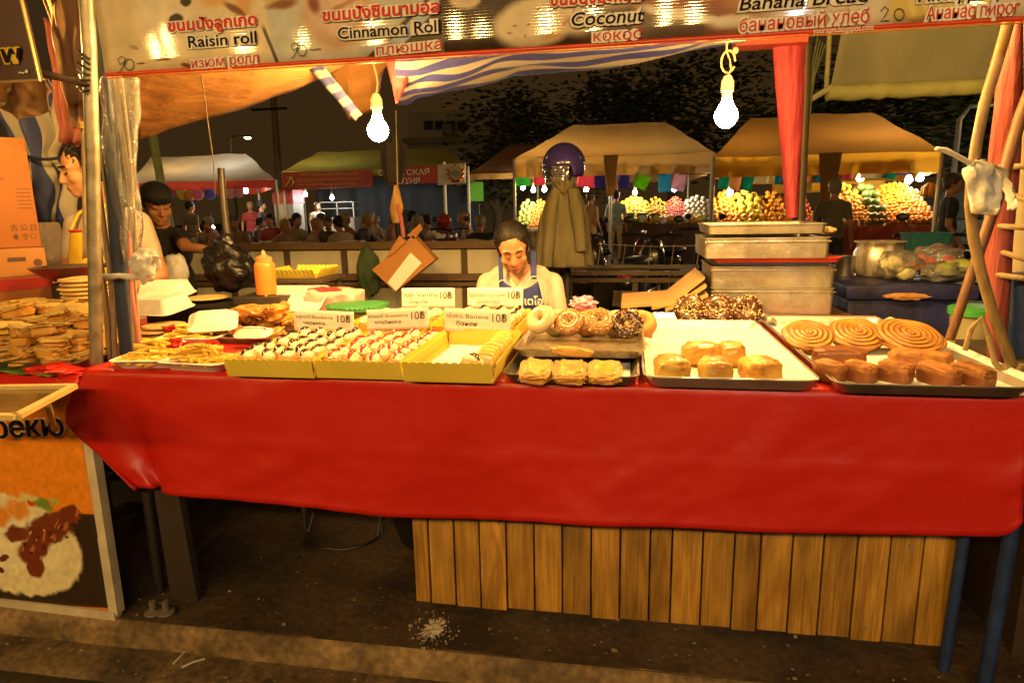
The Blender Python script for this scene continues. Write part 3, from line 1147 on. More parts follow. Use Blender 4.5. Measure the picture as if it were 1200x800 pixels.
tarp('canopy_sheet', [(150, 20), (240, 10), (330, 0), (420, -10), (480, -20)], [(158, 163), (215, 147), (290, 128), (345, 106), (395, 80)], 1.98, 3.0, .0, TAN_T,
     'tan canopy sheet sagging behind the left half of the banner', fold=.02, fq=3)
tarp('canopy_flap', [(372, 60), (400, 60), (430, 60), (455, 60)], [(395, 118), (412, 142), (432, 132), (446, 100)], 3.3, 3.7, .0, TAN_T, 'loose tan flap hanging just left of the front bulb', nu=18, nv=12, fold=.03, fq=4)
BLUEW = stripes('blue_white_tarp', [(.018, .02, .13), (.18, .165, .155)], 1, 4.5)
tarp('striped_tarpaulin', [(462, 60), (560, 40), (680, 20), (780, 10), (880, 10)], [(462, 122), (505, 116), (600, 88), (740, 76), (872, 50)], 2.5, 3.2, .02, BLUEW,
     'blue and white striped tarpaulin bunched behind the banner between the two bulbs', fold=.05, fq=5, nv=30, nu=70)
tarp('striped_strap', [(358, 76), (368, 74), (376, 73)], [(416, 142), (420, 138), (424, 134)], 2.7, 2.9, 0, stripes('blue_grey_strap', [(.03, .035, .14), (.22, .2, .18)], 1, 4), 'narrow blue and grey striped strap slanting down to the front bulb', cat='strap', nu=4, nv=20, fold=.006)
tarp('red_cloth_corner', [(452, 70), (468, 70), (488, 66)], [(464, 122), (467, 120), (470, 112)], 2.75, 2.8, 0, M('red_canvas', (.52, .03, .03), .7), 'small red cloth corner hanging beside the striped tarpaulin', cat='cloth', nu=8, nv=10, fold=.01)
# bunched striped curtain at the left
def curtain(u, v):
    py = 95 + 165 * v
    pinch = math.exp(-((v - .55) / .10) ** 2)
    cx = 28 + 26 * min(1, v / .55) - 3 * max(0, v - .55)
    half = 38 * (1 - .55 * pinch) * (1.0 if v < .55 else 1.0 + .15 * (v - .55))
    c = at(cx + half * (2 * u - 1), py, 3.35)
    c.y += .05 * math.sin(u * 17 + 2 * v) * (1 - .4 * pinch) + .04 * smooth_noise(u * 6, v * 6)
    c.y += -.10 * math.sin(PI * u)
    return c
CURT = stripes('curtain_stripes', [(.04, .05, .17), (.42, .36, .27)], 0, 5)
cu_ = uv_sheet('striped_curtain', curtain, 60, 40, CURT, label='blue and grey striped curtain tied in a bunch left of the man in yellow apron', cat='curtain', solid=.004)
q = MB()
c0 = at(53, 186, 3.28)
q.tube([c0 + Vector((.085 * math.cos(a), .09 * math.sin(a), .01 * math.sin(a * 2))) for a in [k * 2 * PI / 20 for k in range(21)]], .009, 7)
q.build('tie_cord', M('navy_cord', (.02, .025, .07), .8), cu_)
tarp('gathered_drape', [(38, -40), (60, -40), (92, -40), (120, -40)], [(92, 150), (96, 152), (101, 148), (106, 140)], 2.3, 2.15, 0, M('ochre_drape', (.52, .30, .11), .7, bump=.3, bs=9), 'ochre drape gathered against the steel pole beside the dark signboard', cat='drape', nu=40, nv=30, fold=.03, fq=8)
tarp('rust_curtain', [(50, 20), (75, 20), (105, 20)], [(70, 165), (85, 172), (98, 165)], 2.75, 2.75, 0, M('rust_cloth', (.13, .025, .012), .8), 'rust coloured curtain hanging behind the ochre drape', cat='curtain', nu=30, nv=16, fold=.03, fq=6)
tarp('plastic_sheet', [(-25, 96), (20, 92), (52, 92)], [(-20, 110), (25, 140), (60, 128)], 2.2, 2.3, 0, M('dusty_film', (.36, .24, .12), .4, alpha=.75, bump=.6, bs=12), 'dusty plastic sheet drooping below the dark signboard', cat='plastic sheet', nu=24, nv=12, fold=.025, fq=4)
tarp('strip_drape', [(88, 20), (96, 10), (102, 0)], [(98, 300), (101, 303), (104, 300)], 2.25, 2.08, 0, M('pale_drape', (.55, .38, .17), .6, bump=.4, bs=15), 'thin pale cloth strip hanging down behind the steel pole', cat='cloth', nu=10, nv=40, fold=.012, fq=3)
# thin guy string
q = MB()
q.tube([at(236, 88, 1.9), at(243, 140, 2.2), at(250, 190, 2.5), at(252, 225, 2.8)], .0022, 5)
q.build('guy_string', M('grey_string', (.25, .2, .14), .8), label='thin grey string hanging below the tan canopy', cat='string')

# ------------------------------------------------------------------ right side: posts, poles, awning
pp = thing('pink_post', 'dark post wrapped in pink cloth between the right bulb and the far right tent', 'post', at(935, 262, 3.6))
q = MB()
q.tube([at(946, 20, 3.62), at(936, 265, 3.62)], .030, 12)
q.build('pole', M('dark_post', (.07, .05, .03), .5, .3), pp)
q = MB()
def pink(u, v):
    a = 2 * PI * u
    py = 20 + 235 * v
    c = at(925 + 3 * v, py, 3.6)
    w_ = (.082 - .055 * v) * (1 + .1 * math.sin(a * 4 + v * 5))
    return c + Vector((w_ * math.cos(a), .04 * math.sin(a), 0))
q.sheet(pink, 24, 30, close_u=True)
q.build('cloth_wrap', M('pink_cloth', (.34, .03, .045), .65, bump=.4, bs=9, stretch=(3, 3, .6)), pp)
q = MB()
q.boxab(at(862, 54, 3.5), at(940, 46, 3.62))
q.build('cross_bar', M('red_bar', (.45, .05, .03), .5), label='red bar meeting the pink wrapped post behind the banner', cat='bar')
# rolled awning of the next tent
aw = thing('grey_awning', 'grey green canvas awning with a rolled yellow green hem above the far right tent', 'awning', at(1080, 110, 5))
AWN = M('awning_canvas', (.30, .29, .16), .8, vs=1.5, col2=(.26, .245, .13), contrast=.2, bump=.2, bs=6)
a0, a1 = at(972, 108, 5), at(1215, 97, 5)
q = MB()
q.sheet(lambda u, v: Vector((a0.x + (2.7 - a0.x) * u + .012 * v, 5 - .35 * v + .015 * smooth_noise(u * 5, v * 3), a0.z + (a1.z - a0.z) * u + .75 * v)), 30, 12)
q.build('canvas', AWN, aw, solid=.004)
q = MB()
n_ = 26
q.tube([Vector((a0.x - .02 + (2.75 - a0.x) * k / n_, 4.99, a0.z - .01 + (a1.z - a0.z) * k / n_ + .012 * smooth_noise(k * .5))) for k in range(n_ + 1)], [.052 + .012 * smooth_noise(k * .9, 4) for k in range(n_ + 1)], 12)
q.build('rolled_hem', M('awning_hem', (.50, .48, .15), .75, vs=6, stretch=(1, 1, 1), bump=.4, bs=10), aw)
q = MB()
q.tube([at(973, 30, 4.99), at(968, 110, 4.99)], .016, 8)
q.tube([at(948, 118, 4.99), at(975, 102, 4.96)], .02, 8)
q.build('edge_cord', M('awning_edge', (.52, .5, .2), .7), aw)
# green cords beside the post
q = MB()
for k in range(4): q.tube([at(958 + 3 * k, 44 + 3 * k, 4.5), at(950 + 1.5 * k, 90, 4.4), at(945 + 1.2 * k, 140, 4.3)], .004, 5)
q.build('dangling_strings', M('green_cord', (.22, .26, .08), .7), label='bundle of thin green cords hanging beside the pink wrapped post', cat='cord')

# bent pale pole and brown stick at the right end of the table
q = MB()
pts = [(1200, -30), (1184, 20), (1168, 75), (1153, 125), (1145, 165), (1139, 205), (1137, 240), (1141, 280), (1150, 320), (1163, 365), (1178, 405), (1192, 445)]
q.tube([at(x, y, 2.02) for x, y in pts], .0140, 12)
q.build('bent_pole', M('bamboo', (.30, .20, .075), .45, vs=9, stretch=(3, 3, 1), col2=(.17, .105, .04), contrast=.7), label='bent pale bamboo pole leaning over the right end of the pastry table', cat='pole')
q = MB()
q.tube([at(1222, 70, 2.2), at(1195, 140, 2.2), at(1168, 235, 2.18), at(1139, 320, 2.16), at(1113, 398, 2.14)], [.018, .017, .016, .0145, .013], 10)
st = q.build('brown_stick', WOODPOLE, label='straight brown wooden stick crossing behind the bent bamboo pole', cat='stick')
rp = thing('right_post', 'post wrapped in pink cloth and bound with rope at the right edge of the stall', 'post', at(1200, 440, 2.35))
q = MB()
q.tube([at(1208, -30, 2.4), at(1205, 200, 2.4), at(1200, 450, 2.4)], .05, 14)
q.build('pole', M('worn_post', (.34, .27, .15), .6, vs=8, stretch=(2, 2, .5)), rp)
q = MB()
q.tube([at(1197, 320, 2.33), at(1195, 460, 2.33)], .035, 12)
q.build('pipe', BLUEPAINT, rp)
q = MB()
def rpink(u, v):
    a = 2 * PI * u
    py = -10 + 450 * v
    c = at(1193 - 27 * v ** .6, py, 2.3)
    w_ = (.015 + .026 * math.sin(PI * min(1, v * .9 + .05))) * (1 + .15 * math.sin(a * 3 + v * 9))
    return c + Vector((w_ * math.cos(a), .03 * math.sin(a), 0))
q.sheet(rpink, 20, 40, close_u=True)
q.build('cloth_wrap', M('salmon_cloth', (.31, .06, .045), .7, bump=.4, bs=10, stretch=(3, 3, .5)), rp)
ROPE = M('tan_rope', (.34, .24, .11), .85, vs=60, bump=.6, bs=120)
for k, (pa, pb) in enumerate((((1170, 196), (1215, 196)), ((1170, 265), (1215, 268)), ((1168, 322), (1215, 327)), ((1172, 295), (1215, 312)), ((1180, 226), (1215, 250)))):
    q = MB()
    a, b = at(*pa, 2.28), at(*pb, 2.28)
    pts = [a.lerp(b, t_ / 8) + Vector((0, -.045 * math.sin(PI * t_ / 8), 0)) for t_ in range(9)]
    q.tube(pts, .0085, 8)
    q.build('rope', ROPE, rp)
q = MB()
q.tube([at(1131, 410, 2.05), at(1138, 385, 2.04), at(1150, 372, 2.03), at(1158, 392, 2.02), at(1166, 425, 2.0), at(1182, 445, 1.98)], .008, 8)
for k in range(4): q.tube([at(1176 + k * 4, 425 + k * 3, 1.99), at(1186 + k * 2, 446, 1.97), at(1192 + k * 2, 436 - k * 3, 1.96)], .008, 7)
q.build('rope_knot', ROPE, label='frayed tan rope knotted at the foot of the bent bamboo pole', cat='rope')
# white bag tied to the bent pole
wb2 = thing('plastic_bag', 'torn white plastic bag knotted round the bent bamboo pole', 'bag', at(1140, 240, 2.0))
q = MB()
q.tube([at(1097, 174, 1.97), at(1108, 176, 1.97), at(1122, 183, 1.97), at(1140, 193, 1.98)], [.009, .014, .012, .012], 9, flat=.5)
q.build('loop_end', WHITEPLAS, wb2)
def rag(pts_l, pts_r, y):
    def fn(u, v):
        s = v * (len(pts_l) - 1)
        i = min(int(s), len(pts_l) - 2)
        f = s - i
        a = Vector((*pts_l[i], 0)).lerp(Vector((*pts_l[i + 1], 0)), f)
        b = Vector((*pts_r[i], 0)).lerp(Vector((*pts_r[i + 1], 0)), f)
        p_ = a.lerp(b, u)
        c = at(p_.x, p_.y, y)
        c.y += .03 * smooth_noise(u * 5, v * 5, 2) - .03 * math.sin(PI * u)
        return c
    return fn
q = MB()
q.sheet(rag([(1139, 190), (1130, 198), (1133, 225), (1140, 250), (1158, 252)], [(1142, 188), (1160, 192), (1172, 210), (1176, 226), (1160, 252)], 1.98), 16, 20)
q.sheet(rag([(1142, 188), (1165, 205), (1180, 230), (1180, 246)], [(1148, 188), (1176, 200), (1185, 222), (1182, 246)], 2.05), 12, 16)
q.build('torn_sheet', WHITEPLAS, wb2, solid=.002, angle=80)

# ================================================================== goods on the pastry table
def rr_loop(x0, x1, y0, y1, r, n=5):
    pts = []
    for cx, cy, a0 in ((x1 - r, y1 - r, 0), (x0 + r, y1 - r, 90), (x0 + r, y0 + r, 180), (x1 - r, y0 + r, 270)):
        for k in range(n + 1):
            a = math.radians(a0 + 90 * k / n)
            pts.append((cx + r * math.cos(a), cy + r * math.sin(a)))
    return pts


def tray_mb(x0, x1, y0, y1, z, h, slope=.012, lip=.006, r=.03, th=.003, q=None):
    """a shallow pan with sloping sides and a rolled lip"""
    q = q or MB()
    prof = [(slope, 0), (0, h - .002), (-lip, h), (-lip, h + .003), (0, h + .004), (th, h - .001), (slope + th, th)]
    loops = []
    for ins, dz in prof:
        loops.append([q.bm.verts.new((x, y, z + dz)) for x, y in rr_loop(x0 + ins, x1 - ins, y0 + ins, y1 - ins, max(.004, r - ins * .5))])
    n = len(loops[0])
    fs = []
    for a, b in zip(loops, loops[1:]):
        for k in range(n): fs.append(q.bm.faces.new((a[k], a[(k + 1) % n], b[(k + 1) % n], b[k])))
    fs.append(q.bm.faces.new(loops[0][::-1]))
    fs.append(q.bm.faces.new(loops[-1]))
    q._fin(fs)
    return q


YBOX = M('yellow_card', (.72, .56, .07), .55, vs=5, col2=(.66, .50, .05), contrast=.1, bump=.1, bs=60)


def scallop_box(name, label, x0, x1, y0, y1, z, h, lean=.012, group='yellow scalloped cake boxes'):
    t = thing(name, label, 'cake box', ((x0 + x1) / 2, (y0 + y1) / 2, z), group)
    q = MB()
    q.boxab((x0 + .002, y0 + .002, z + .001), (x1 - .002, y1 - .002, z + .003))
    q.build('base', YBOX, t)
    for a, b, out in (((x0, y0), (x1, y0), (0, -1)), ((x1, y0), (x1, y1), (1, 0)), ((x1, y1), (x0, y1), (0, 1)), ((x0, y1), (x0, y0), (-1, 0))):
        L = math.dist(a, b)
        n = max(4, round(L / .024)) * 6
        k = round(n / 6)
        def fn(u, v):
            x, y = a[0] + (b[0] - a[0]) * u, a[1] + (b[1] - a[1]) * u
            e = u * k % 1
            sc = .005 * math.sqrt(max(0, 1 - (2 * e - 1) ** 2))
            zz = z - .001 + v * (h - .005 + sc) + (0 if v else .0015)
            l = lean * v
            wv = .002 * math.sin(u * 5 + a[0] * 9) * v
            return Vector((x + out[0] * (l + wv), y + out[1] * (l + wv), zz))
        q = MB()
        q.sheet(fn, n, 5)
        q.build('wall', YBOX, t, solid=.0018, smooth=False)
    return t


def paper_mb(pts, z=None, lift=.004, n=16, seed=0):
    q = MB()
    def fn(u, v):
        a = Vector(pts[0]).lerp(Vector(pts[1]), u)
        b = Vector(pts[3]).lerp(Vector(pts[2]), u)
        p = a.lerp(b, v)
        p.z += lift * (1 + smooth_noise(u * 4, v * 4, seed))
        return p
    q.sheet(fn, n, n)
    return q


BUN = M('golden_bun', (.62, .36, .10), .5, vs=22, col2=(.42, .17, .035), contrast=.3, rand=.15, bump=.2, bs=70)
CREAMM = M('whipped_cream', (.80, .72, .48), .55, vs=25, col2=(.74, .62, .36), contrast=.2, bump=.3, bs=60, rand=.05)
BLUEB = M('blueberry_jam', (.035, .006, .022), .12, vs=20, coat=.6)
STRAWB = M('strawberry_jam', (.50, .025, .02), .15, vs=20, coat=.6, rand=.2)
CHOC = M('chocolate_stripe', (.06, .018, .006), .2, vs=20, coat=.4)

X1A, X1B, X2A, X2B, X3A, X3B = -1.214, -.928, -.922, -.648, -.642, -.375
YF, YB_ = 1.800, 2.262
bxs = [scallop_box('cake_box', 'yellow scalloped box full of cream rolls with dark blueberry stripes', X1A, X1B, YF, YB_, T + .002, .06),
       scallop_box('cake_box', 'yellow scalloped box full of cream rolls with red strawberry stripes', X2A, X2B, YF + .008, YB_, T + .002, .06),
       scallop_box('cake_box', 'nearly empty yellow scalloped box lined with white paper, rolls along one side', X3A, X3B, YF - .006, YB_ + .04, T + .002, .064),
       scallop_box('cake_box', 'yellow scalloped box behind the strawberry rolls, under the vanilla card', -1.07, -.76, 2.33, 2.74, T + .002, .066),
       scallop_box('cake_box', 'yellow scalloped box of chocolate striped rolls behind the banana card', -.72, -.405, 2.36, 2.78, T + .002, .068)]
q = paper_mb([(X3A + .012, YF + .004, T + .008), (X3B - .012, YF + .004, T + .008), (X3B - .012, YB_ + .02, T + .008), (X3A + .012, YB_ + .02, T + .008)], lift=.004)
q.build('paper_liner', PAPER, bxs[2], solid=.001)


def roll_template(jam, label, group, seed):
    t = thing('cream_roll', label, 'cream roll', (0, 0, 0), group)
    q = MB()
    q.blob((0, 0, .022), (.031, .043, .024), .12, 2.5, 3, seed=seed)
    q.build('bun', BUN, t)
    q = MB()
    q.blob((0, .002, .034), (.023, .037, .018), .3, 3.5, 3, seed=seed + 3)
    q.build('cream', CREAMM, t)
    q = MB()
    q.tube([(-.012, -.026, .043), (-.006, -.012, .052), (.002, .004, .055), (.008, .020, .051), (.011, .030, .043)], [.003, .0075, .0085, .007, .003], 8, flat=.6)
    q.build('jam_stripe', jam, t)
    return t


def fill(x0, x1, y0, y1, z, nx, ny, tpl, skip=None, rz=.3):
    first = True
    for j in range(ny):
        for i in range(nx):
            if skip and skip(i, j): continue
            x = x0 + (x1 - x0) * (i + .5) / nx + U(-.004, .004)
            y = y0 + (y1 - y0) * (j + .5) / ny + U(-.006, .006)
            o = tpl[(i + j * 3) % len(tpl)]
            r = (U(-.12, .12), U(-.12, .12), rz + U(-.3, .3))
            if not o.get('used'):
                o['used'] = 1
                o.location, o.rotation_euler = (x, y, z), r
            else:
                d = dup(o, (x, y, z), r, U(.92, 1.06))


g = 'blueberry cream rolls in the first yellow box'
tb = [roll_template(BLUEB, 'pale cream roll with a shiny dark blueberry stripe in its yellow box', g, k) for k in range(2)]
fill(X1A + .004, X1B - .004, YF + .008, YB_ - .004, T + .022, 4, 6, tb)
g = 'strawberry cream rolls in the second yellow box'
tb = [roll_template(STRAWB, 'pale cream roll with a red strawberry stripe in its yellow box', g, k + 5) for k in range(2)]
fill(X2A + .004, X2B - .004, YF + .014, YB_ - .004, T + .022, 4, 6, tb)
g = 'chocolate striped rolls behind the banana card'
tb = [roll_template(CHOC, 'pale cream roll with dark chocolate stripes behind the banana card', g, k + 9) for k in range(2)]
fill(-.71, -.415, 2.37, 2.77, T + .034, 4, 5, tb, skip=lambda i, j: i < 1 and j < 2)
# vanilla rolls: no stripe
vt = thing('cream_roll', 'plain cream roll without a stripe behind the strawberry card', 'cream roll', (0, 0, 0), 'vanilla cream rolls behind the strawberry card')
q = MB()
q.blob((0, 0, .022), (.031, .043, .024), .12, 2.5, 3, seed=21)
q.build('bun', BUN, vt)
q = MB()
q.blob((0, .002, .036), (.024, .038, .018), .3, 3.5, 3, seed=25)
q.build('cream', CREAMM, vt)
fill(-1.06, -.77, 2.34, 2.73, T + .030, 4, 5, [vt], skip=lambda i, j: j == 0 and i < 3)
# banana rolls: round yellow slices pressed along one side of the third box
bt_ = thing('banana_roll', 'yellow banana roll standing on edge in the nearly empty box', 'banana roll', (0, 0, 0), 'banana rolls along the side of the third box')
q = MB()
q.blob((0, 0, 0), (.036, .018, .034), .1, 3, 3, seed=31)
q.build('bun', M('yellow_sponge', (.74, .52, .10), .55, vs=30, col2=(.66, .36, .05), contrast=.2, rand=.12), bt_)
q = MB()
q.blob((0, -.010, .002), (.029, .012, .028), .2, 3, 3, seed=33)
q.build('cream', CREAMM, bt_)
for k in range(9):
    loc = (X3B - .045 + U(-.004, .004), YF + .10 + k * .041, T + .046 + U(-.003, .003))
    if k == 0: bt_.location, bt_.rotation_euler = loc, (.45, .0, .1)
    else: dup(bt_, loc, (.45 + U(-.1, .1), U(-.1, .1), .1 + U(-.15, .15)))
dup(tb[0], (X3B - .075, YF + .055, T + .018), (.1, .2, 1.2), 1.0, 'lone cream roll lying at the front of the nearly empty yellow box', 'last roll of the third box')

# price cards
def card(label, px0, py0, px1, py1, hpx, Y, lines, price, tilt=.12):
    a, b = at(px0, py0, Y), at(px1, py1, Y)
    h = hpx * (Y * 1.02) / F
    xd = (b - a).normalized()
    zd = Vector((0, math.sin(tilt), math.cos(tilt)))
    w_ = (b - a).length
    t = thing('price_card', label, 'price card', a.lerp(b, .5) , 'white price cards of the cream rolls')
    q = MB()
    def fn(u, v): return a + xd * w_ * u + zd * h * v + Vector((0, .004 * math.sin(PI * u), 0))
    q.sheet(fn, 14, 6)
    q.build('card', PAPER, t, solid=.0012)
    fo = Vector((0, -.0045, 0))
    for body, x, y, s, fit, mt in lines:
        text(body, t, 'lettering', mt, a + xd * w_ * x + zd * h * y + fo, s * h, xd, zd, off=.0, fit=fit * w_ if fit else None)
    text(price, t, 'price', GREYINK, a + xd * w_ * .70 + zd * h * .48 + fo, .50 * h, xd, zd, fit=.25 * w_)
    return t


def stick_foot(t, Y): pass


GI = GREYINK
card('white price card reading Blueberry above the dark striped rolls', 345, 387, 415, 390, 26, 2.285, [('บลูเบอรี่', .04, .62, .24, .24, INK), ('Blueberry', .30, .62, .22, .36, GI), ('черника', .16, .33, .24, .36, GI)], '10฿')
card('white price card reading Strawberry above the red striped rolls', 430, 388, 502, 385, 26, 2.29, [('สตรอเบอรี่', .03, .62, .24, .25, INK), ('Strawberry', .30, .62, .22, .38, GI), ('клубника', .14, .33, .24, .42, GI)], '10฿')
card('white price card reading Vanilla, beside the strawberry card', 471, 361, 533, 361, 24, 2.76, [('วนิลา', .04, .58, .32, .20, INK), ('Vanilla', .28, .58, .28, .40, GI), ('ваниль', .14, .25, .22, .36, GI)], '10฿')
card('white price card reading Chocolate in front of the woman in apron', 548, 361, 613, 361, 24, 2.80, [('ช็อคโกแลต', .02, .58, .25, .30, INK), ('Chocolate', .34, .58, .24, .34, GI), ('шоколад', .16, .25, .24, .42, GI)], '10฿')
card('white price card reading Banana above the nearly empty box', 521, 388, 598, 391, 28, 2.31, [('กล้วยหอม', .03, .60, .28, .26, INK), ('Banana', .32, .60, .26, .36, GI), ('банан', .18, .28, .30, .32, GI)], '10฿')

# ---- donuts
DOUGH = M('fried_dough', (.60, .32, .08), .5, vs=18, col2=(.44, .18, .035), bump=.15, bs=80, rand=.1)
GLAZE = M('pale_glaze', (.72, .56, .34), .2, vs=12, col2=(.66, .46, .24), coat=.3)
CARA = M('caramel_glaze', (.42, .19, .05), .25, vs=14, coat=.4)
CHOCG = M('chocolate_glaze', (.09, .028, .008), .22, vs=14, coat=.5, col2=(.05, .014, .004))
NUTS = M('chopped_nuts', (.78, .60, .30), .6, vs=60, rand=.1)
def donut(label, glaze, nuts, group, R=.034, r=.0245, seed=0, n_nuts=150):
    t = thing('donut', label, 'donut', (0, 0, 0), group)
    rs = random.Random(seed)
    def tor(u, v, rr, dz=0, z0=-1):
        a, b = 2 * PI * u, 2 * PI * v
        w_ = 1 + .06 * noise.noise(Vector((math.cos(a) * 1.5, math.sin(a) * 1.5, seed)))
        return Vector(((R + rr * math.cos(b)) * math.cos(a) * w_, (R + rr * math.cos(b)) * math.sin(a) * w_, rr * .92 * math.sin(b) + dz))
    q = MB()
    n = 28
    g_ = [[q.bm.verts.new(tor(i / n, j / 16, r)) for j in range(16)] for i in range(n)]
    for i in range(n):
        for j in range(16): q.bm.faces.new((g_[i][j], g_[(i + 1) % n][j], g_[(i + 1) % n][(j + 1) % 16], g_[i][(j + 1) % 16]))
    q.build('dough', DOUGH, t)
    q = MB()
    def gl(u, v):
        b = (-.10 - .06 * math.sin(u * 2 * PI * 5 + seed)) + (1.22 + .1 * math.sin(u * 2 * PI * 4)) * v
        return tor(u % 1, b / 2 if False else b * .5 - .0 * u, r * 1.06)
    q.sheet(gl, 40, 12, close_u=True)
    q.build('glaze', glaze, t, solid=.002, angle=80)
    if nuts:
        q = MB()
        for k in range(n_nuts):
            u, b = rs.random(), rs.uniform(.04, .46)
            p = tor(u, b, r * 1.10)
            s = rs.uniform(.0024, .0044)
            q.box(p, (s * 1.6, s, s * .8), rot=Matrix.Rotation(rs.uniform(0, 6), 3, Vector((rs.uniform(-1, 1), rs.uniform(-1, 1), rs.uniform(-1, 1)))))
        q.build('nut_topping', NUTS, t, kind='stuff')
    return t


q = tray_mb(-.345, .035, 1.80, 2.275, T + .002, .026, r=.035)
q.build('baking_tray', M('dark_tray', (.30, .26, .20), .35, .9, bump=.15, bs=50), label='dark rimmed baking tray of yellow square puff pastries, under the donut tray', cat='tray')
q = paper_mb([(-.32, 1.83, T + .006), (.015, 1.83, T + .006), (.015, 2.25, T + .006), (-.32, 2.25, T + .006)], lift=.001)
q.build('baking_paper', PAPER, label='white baking paper under the yellow puff pastries', cat='paper', solid=.001)
DT0, DT1, DY0, DY1, DZ = -.342, .056, 1.985, 2.40, T + .038
q = tray_mb(DT0, DT1, DY0, DY1, DZ, .024, r=.03)
q.build('baking_tray', M('scratched_tray', (.66, .58, .44), .30, .85, vs=40, col2=(.40, .30, .16), contrast=.6, bump=.3, bs=45), label='scratched metal tray holding four donuts, raised above the puff pastries', cat='tray')
for i, y in enumerate((2.30,)):
    q = MB()
    q.boxab((-.30, 2.285, T), (.02, 2.39, DZ - .001), .004)
    q.build('wooden_block', WOODPOLE, label='wooden block under the rear of the donut tray', cat='block')
dn = 'donuts in the raised tray'
fd = [((634, 374), 'pale sugar glazed donut at the end of the raised tray', GLAZE, 0, .9, -.5), ((667, 378), 'half dipped donut with nuts next to the pale glazed one', CARA, 1, .75, -.15), ((702, 377), 'half dipped donut with nuts next to the dark chocolate one', CARA, 1, .75, .1), ((735, 379), 'dark chocolate donut with nuts, round hole facing front, on the raised tray', CHOCG, 1, 1.25, .15)]
for i, ((px, py), lab, gz, nt_, tilt, rz) in enumerate(fd):
    Y = 2.26
    d = donut(lab, gz, nt_, None, R=.0315, r=.0215, seed=i + 1)
    p = at(px, py, Y)
    d.location = (p.x, Y, max(p.z, DZ + .044))
    d.rotation_euler = (tilt, 0, rz)
for i, px in enumerate((652, 690, 722, 752)):
    Y = 2.345
    p = at(px, 366, Y)
    d = donut('plain pale donut leaning behind the front row of the raised tray', DOUGH if i % 2 else GLAZE, 0, 'plain donuts at the back of the raised tray', R=.031, r=.022, seed=i + 11)
    d.location = (p.x, Y, DZ + .048)
    d.rotation_euler = (.8, 0, U(-.3, .3))
# puff pastries
PUFF = M('puff_pastry', (.60, .33, .06), .5, vs=18, col2=(.50, .22, .04), contrast=.5, bump=.4, bs=50, rand=.1)
CUST = M('custard', (.76, .54, .07), .35, vs=40, col2=(.56, .27, .03), contrast=.6, bump=.4, bs=40)
for i, (px, py) in enumerate(((628, 437), (668, 438), (708, 438))):
    p = atz(px, py, T + .03)
    t = thing('puff_pastry', ['yellow square puff pastry under the scratched tray, nearest the cake boxes', 'yellow square puff pastry in the middle of three', 'yellow square puff pastry with a burnt spot, nearest the white paper tray'][i], 'pastry', (p.x, p.y, T + .008))
    q = MB()
    q.blob((p.x, p.y, T + .036), (.045, .046, .012), .3, 4, 4, seed=i, sq=.42, rot=Matrix.Rotation(.38, 3, 'X'))
    q.build('crust', PUFF, t)
    q = MB()
    q.blob((p.x + .003, p.y, T + .043), (.034, .034, .007), .5, 4, 3, seed=i + 4, sq=.6, rot=Matrix.Rotation(.38, 3, 'X'))
    q.build('custard', CUST, t)
p = at(672, 423, 2.0)
q = MB()
q.blob((p.x, 1.955, T + .066), (.062, .017, .013), .2, 3, 4, seed=9, rot=Matrix.Rotation(.08, 3, 'Y'), sq=.7)
q.build('pastry_roll', PUFF, label='rolled pastry lying on top of the square puff pastries', cat='pastry')
q = MB()
p = at(690, 356, 2.55)
q.blob(p + Vector((-.02, 0, .0)), (.05, .035, .028), .6, 3, 4, seed=4)
q.build('pink_bag', M('pink_plastic', (.68, .16, .38), .3, vs=14, col2=(.75, .5, .55), bump=.6, bs=40), label='crumpled pink and white plastic bag behind the donuts', cat='bag')
q = MB()
q.boxab((-.33, 2.47, T + .001), (.10, 2.66, T + .055), .006)
q.build('flat_cardboard', CARDB, label='flat cardboard lid behind the donut tray, under the pink bag', cat='lid')

# ---- tray lined with white paper
PX0, PX1, PY0, PY1 = .055, .510, 1.792, 2.70
q = tray_mb(PX0, PX1, PY0, PY1, T + .002, .030, r=.045, slope=.016)
q.build('baking_tray', ALU, label='pale tray lined with white paper holding five golden buns', cat='tray')
def liner(u, v):
    x = PX0 + .004 + (PX1 - PX0 - .008) * u
    y = PY0 + .004 + (PY1 + .03 - PY0) * v
    e = min(u, 1 - u) * (PX1 - PX0)
    f = min(v, 1 - v) * (PY1 - PY0)
    m_ = min(e, f)
    z = T + .008 + .028 * max(0, 1 - m_ / .03) ** 2 + .0015 * smooth_noise(u * 7, v * 10)
    return Vector((x, y, z))
q = MB()
q.sheet(liner, 40, 50)
q.build('paper_sheet', PAPER, label='large white paper sheet lining the tray of golden buns', cat='paper', solid=.001)
BREAD = M('glazed_bread', (.74, .46, .07), .42, vs=16, col2=(.44, .16, .018), contrast=.75, bump=.5, bs=28, coat=.25, rand=.12)
RAIS = M('raisin', (.03, .012, .008), .5)
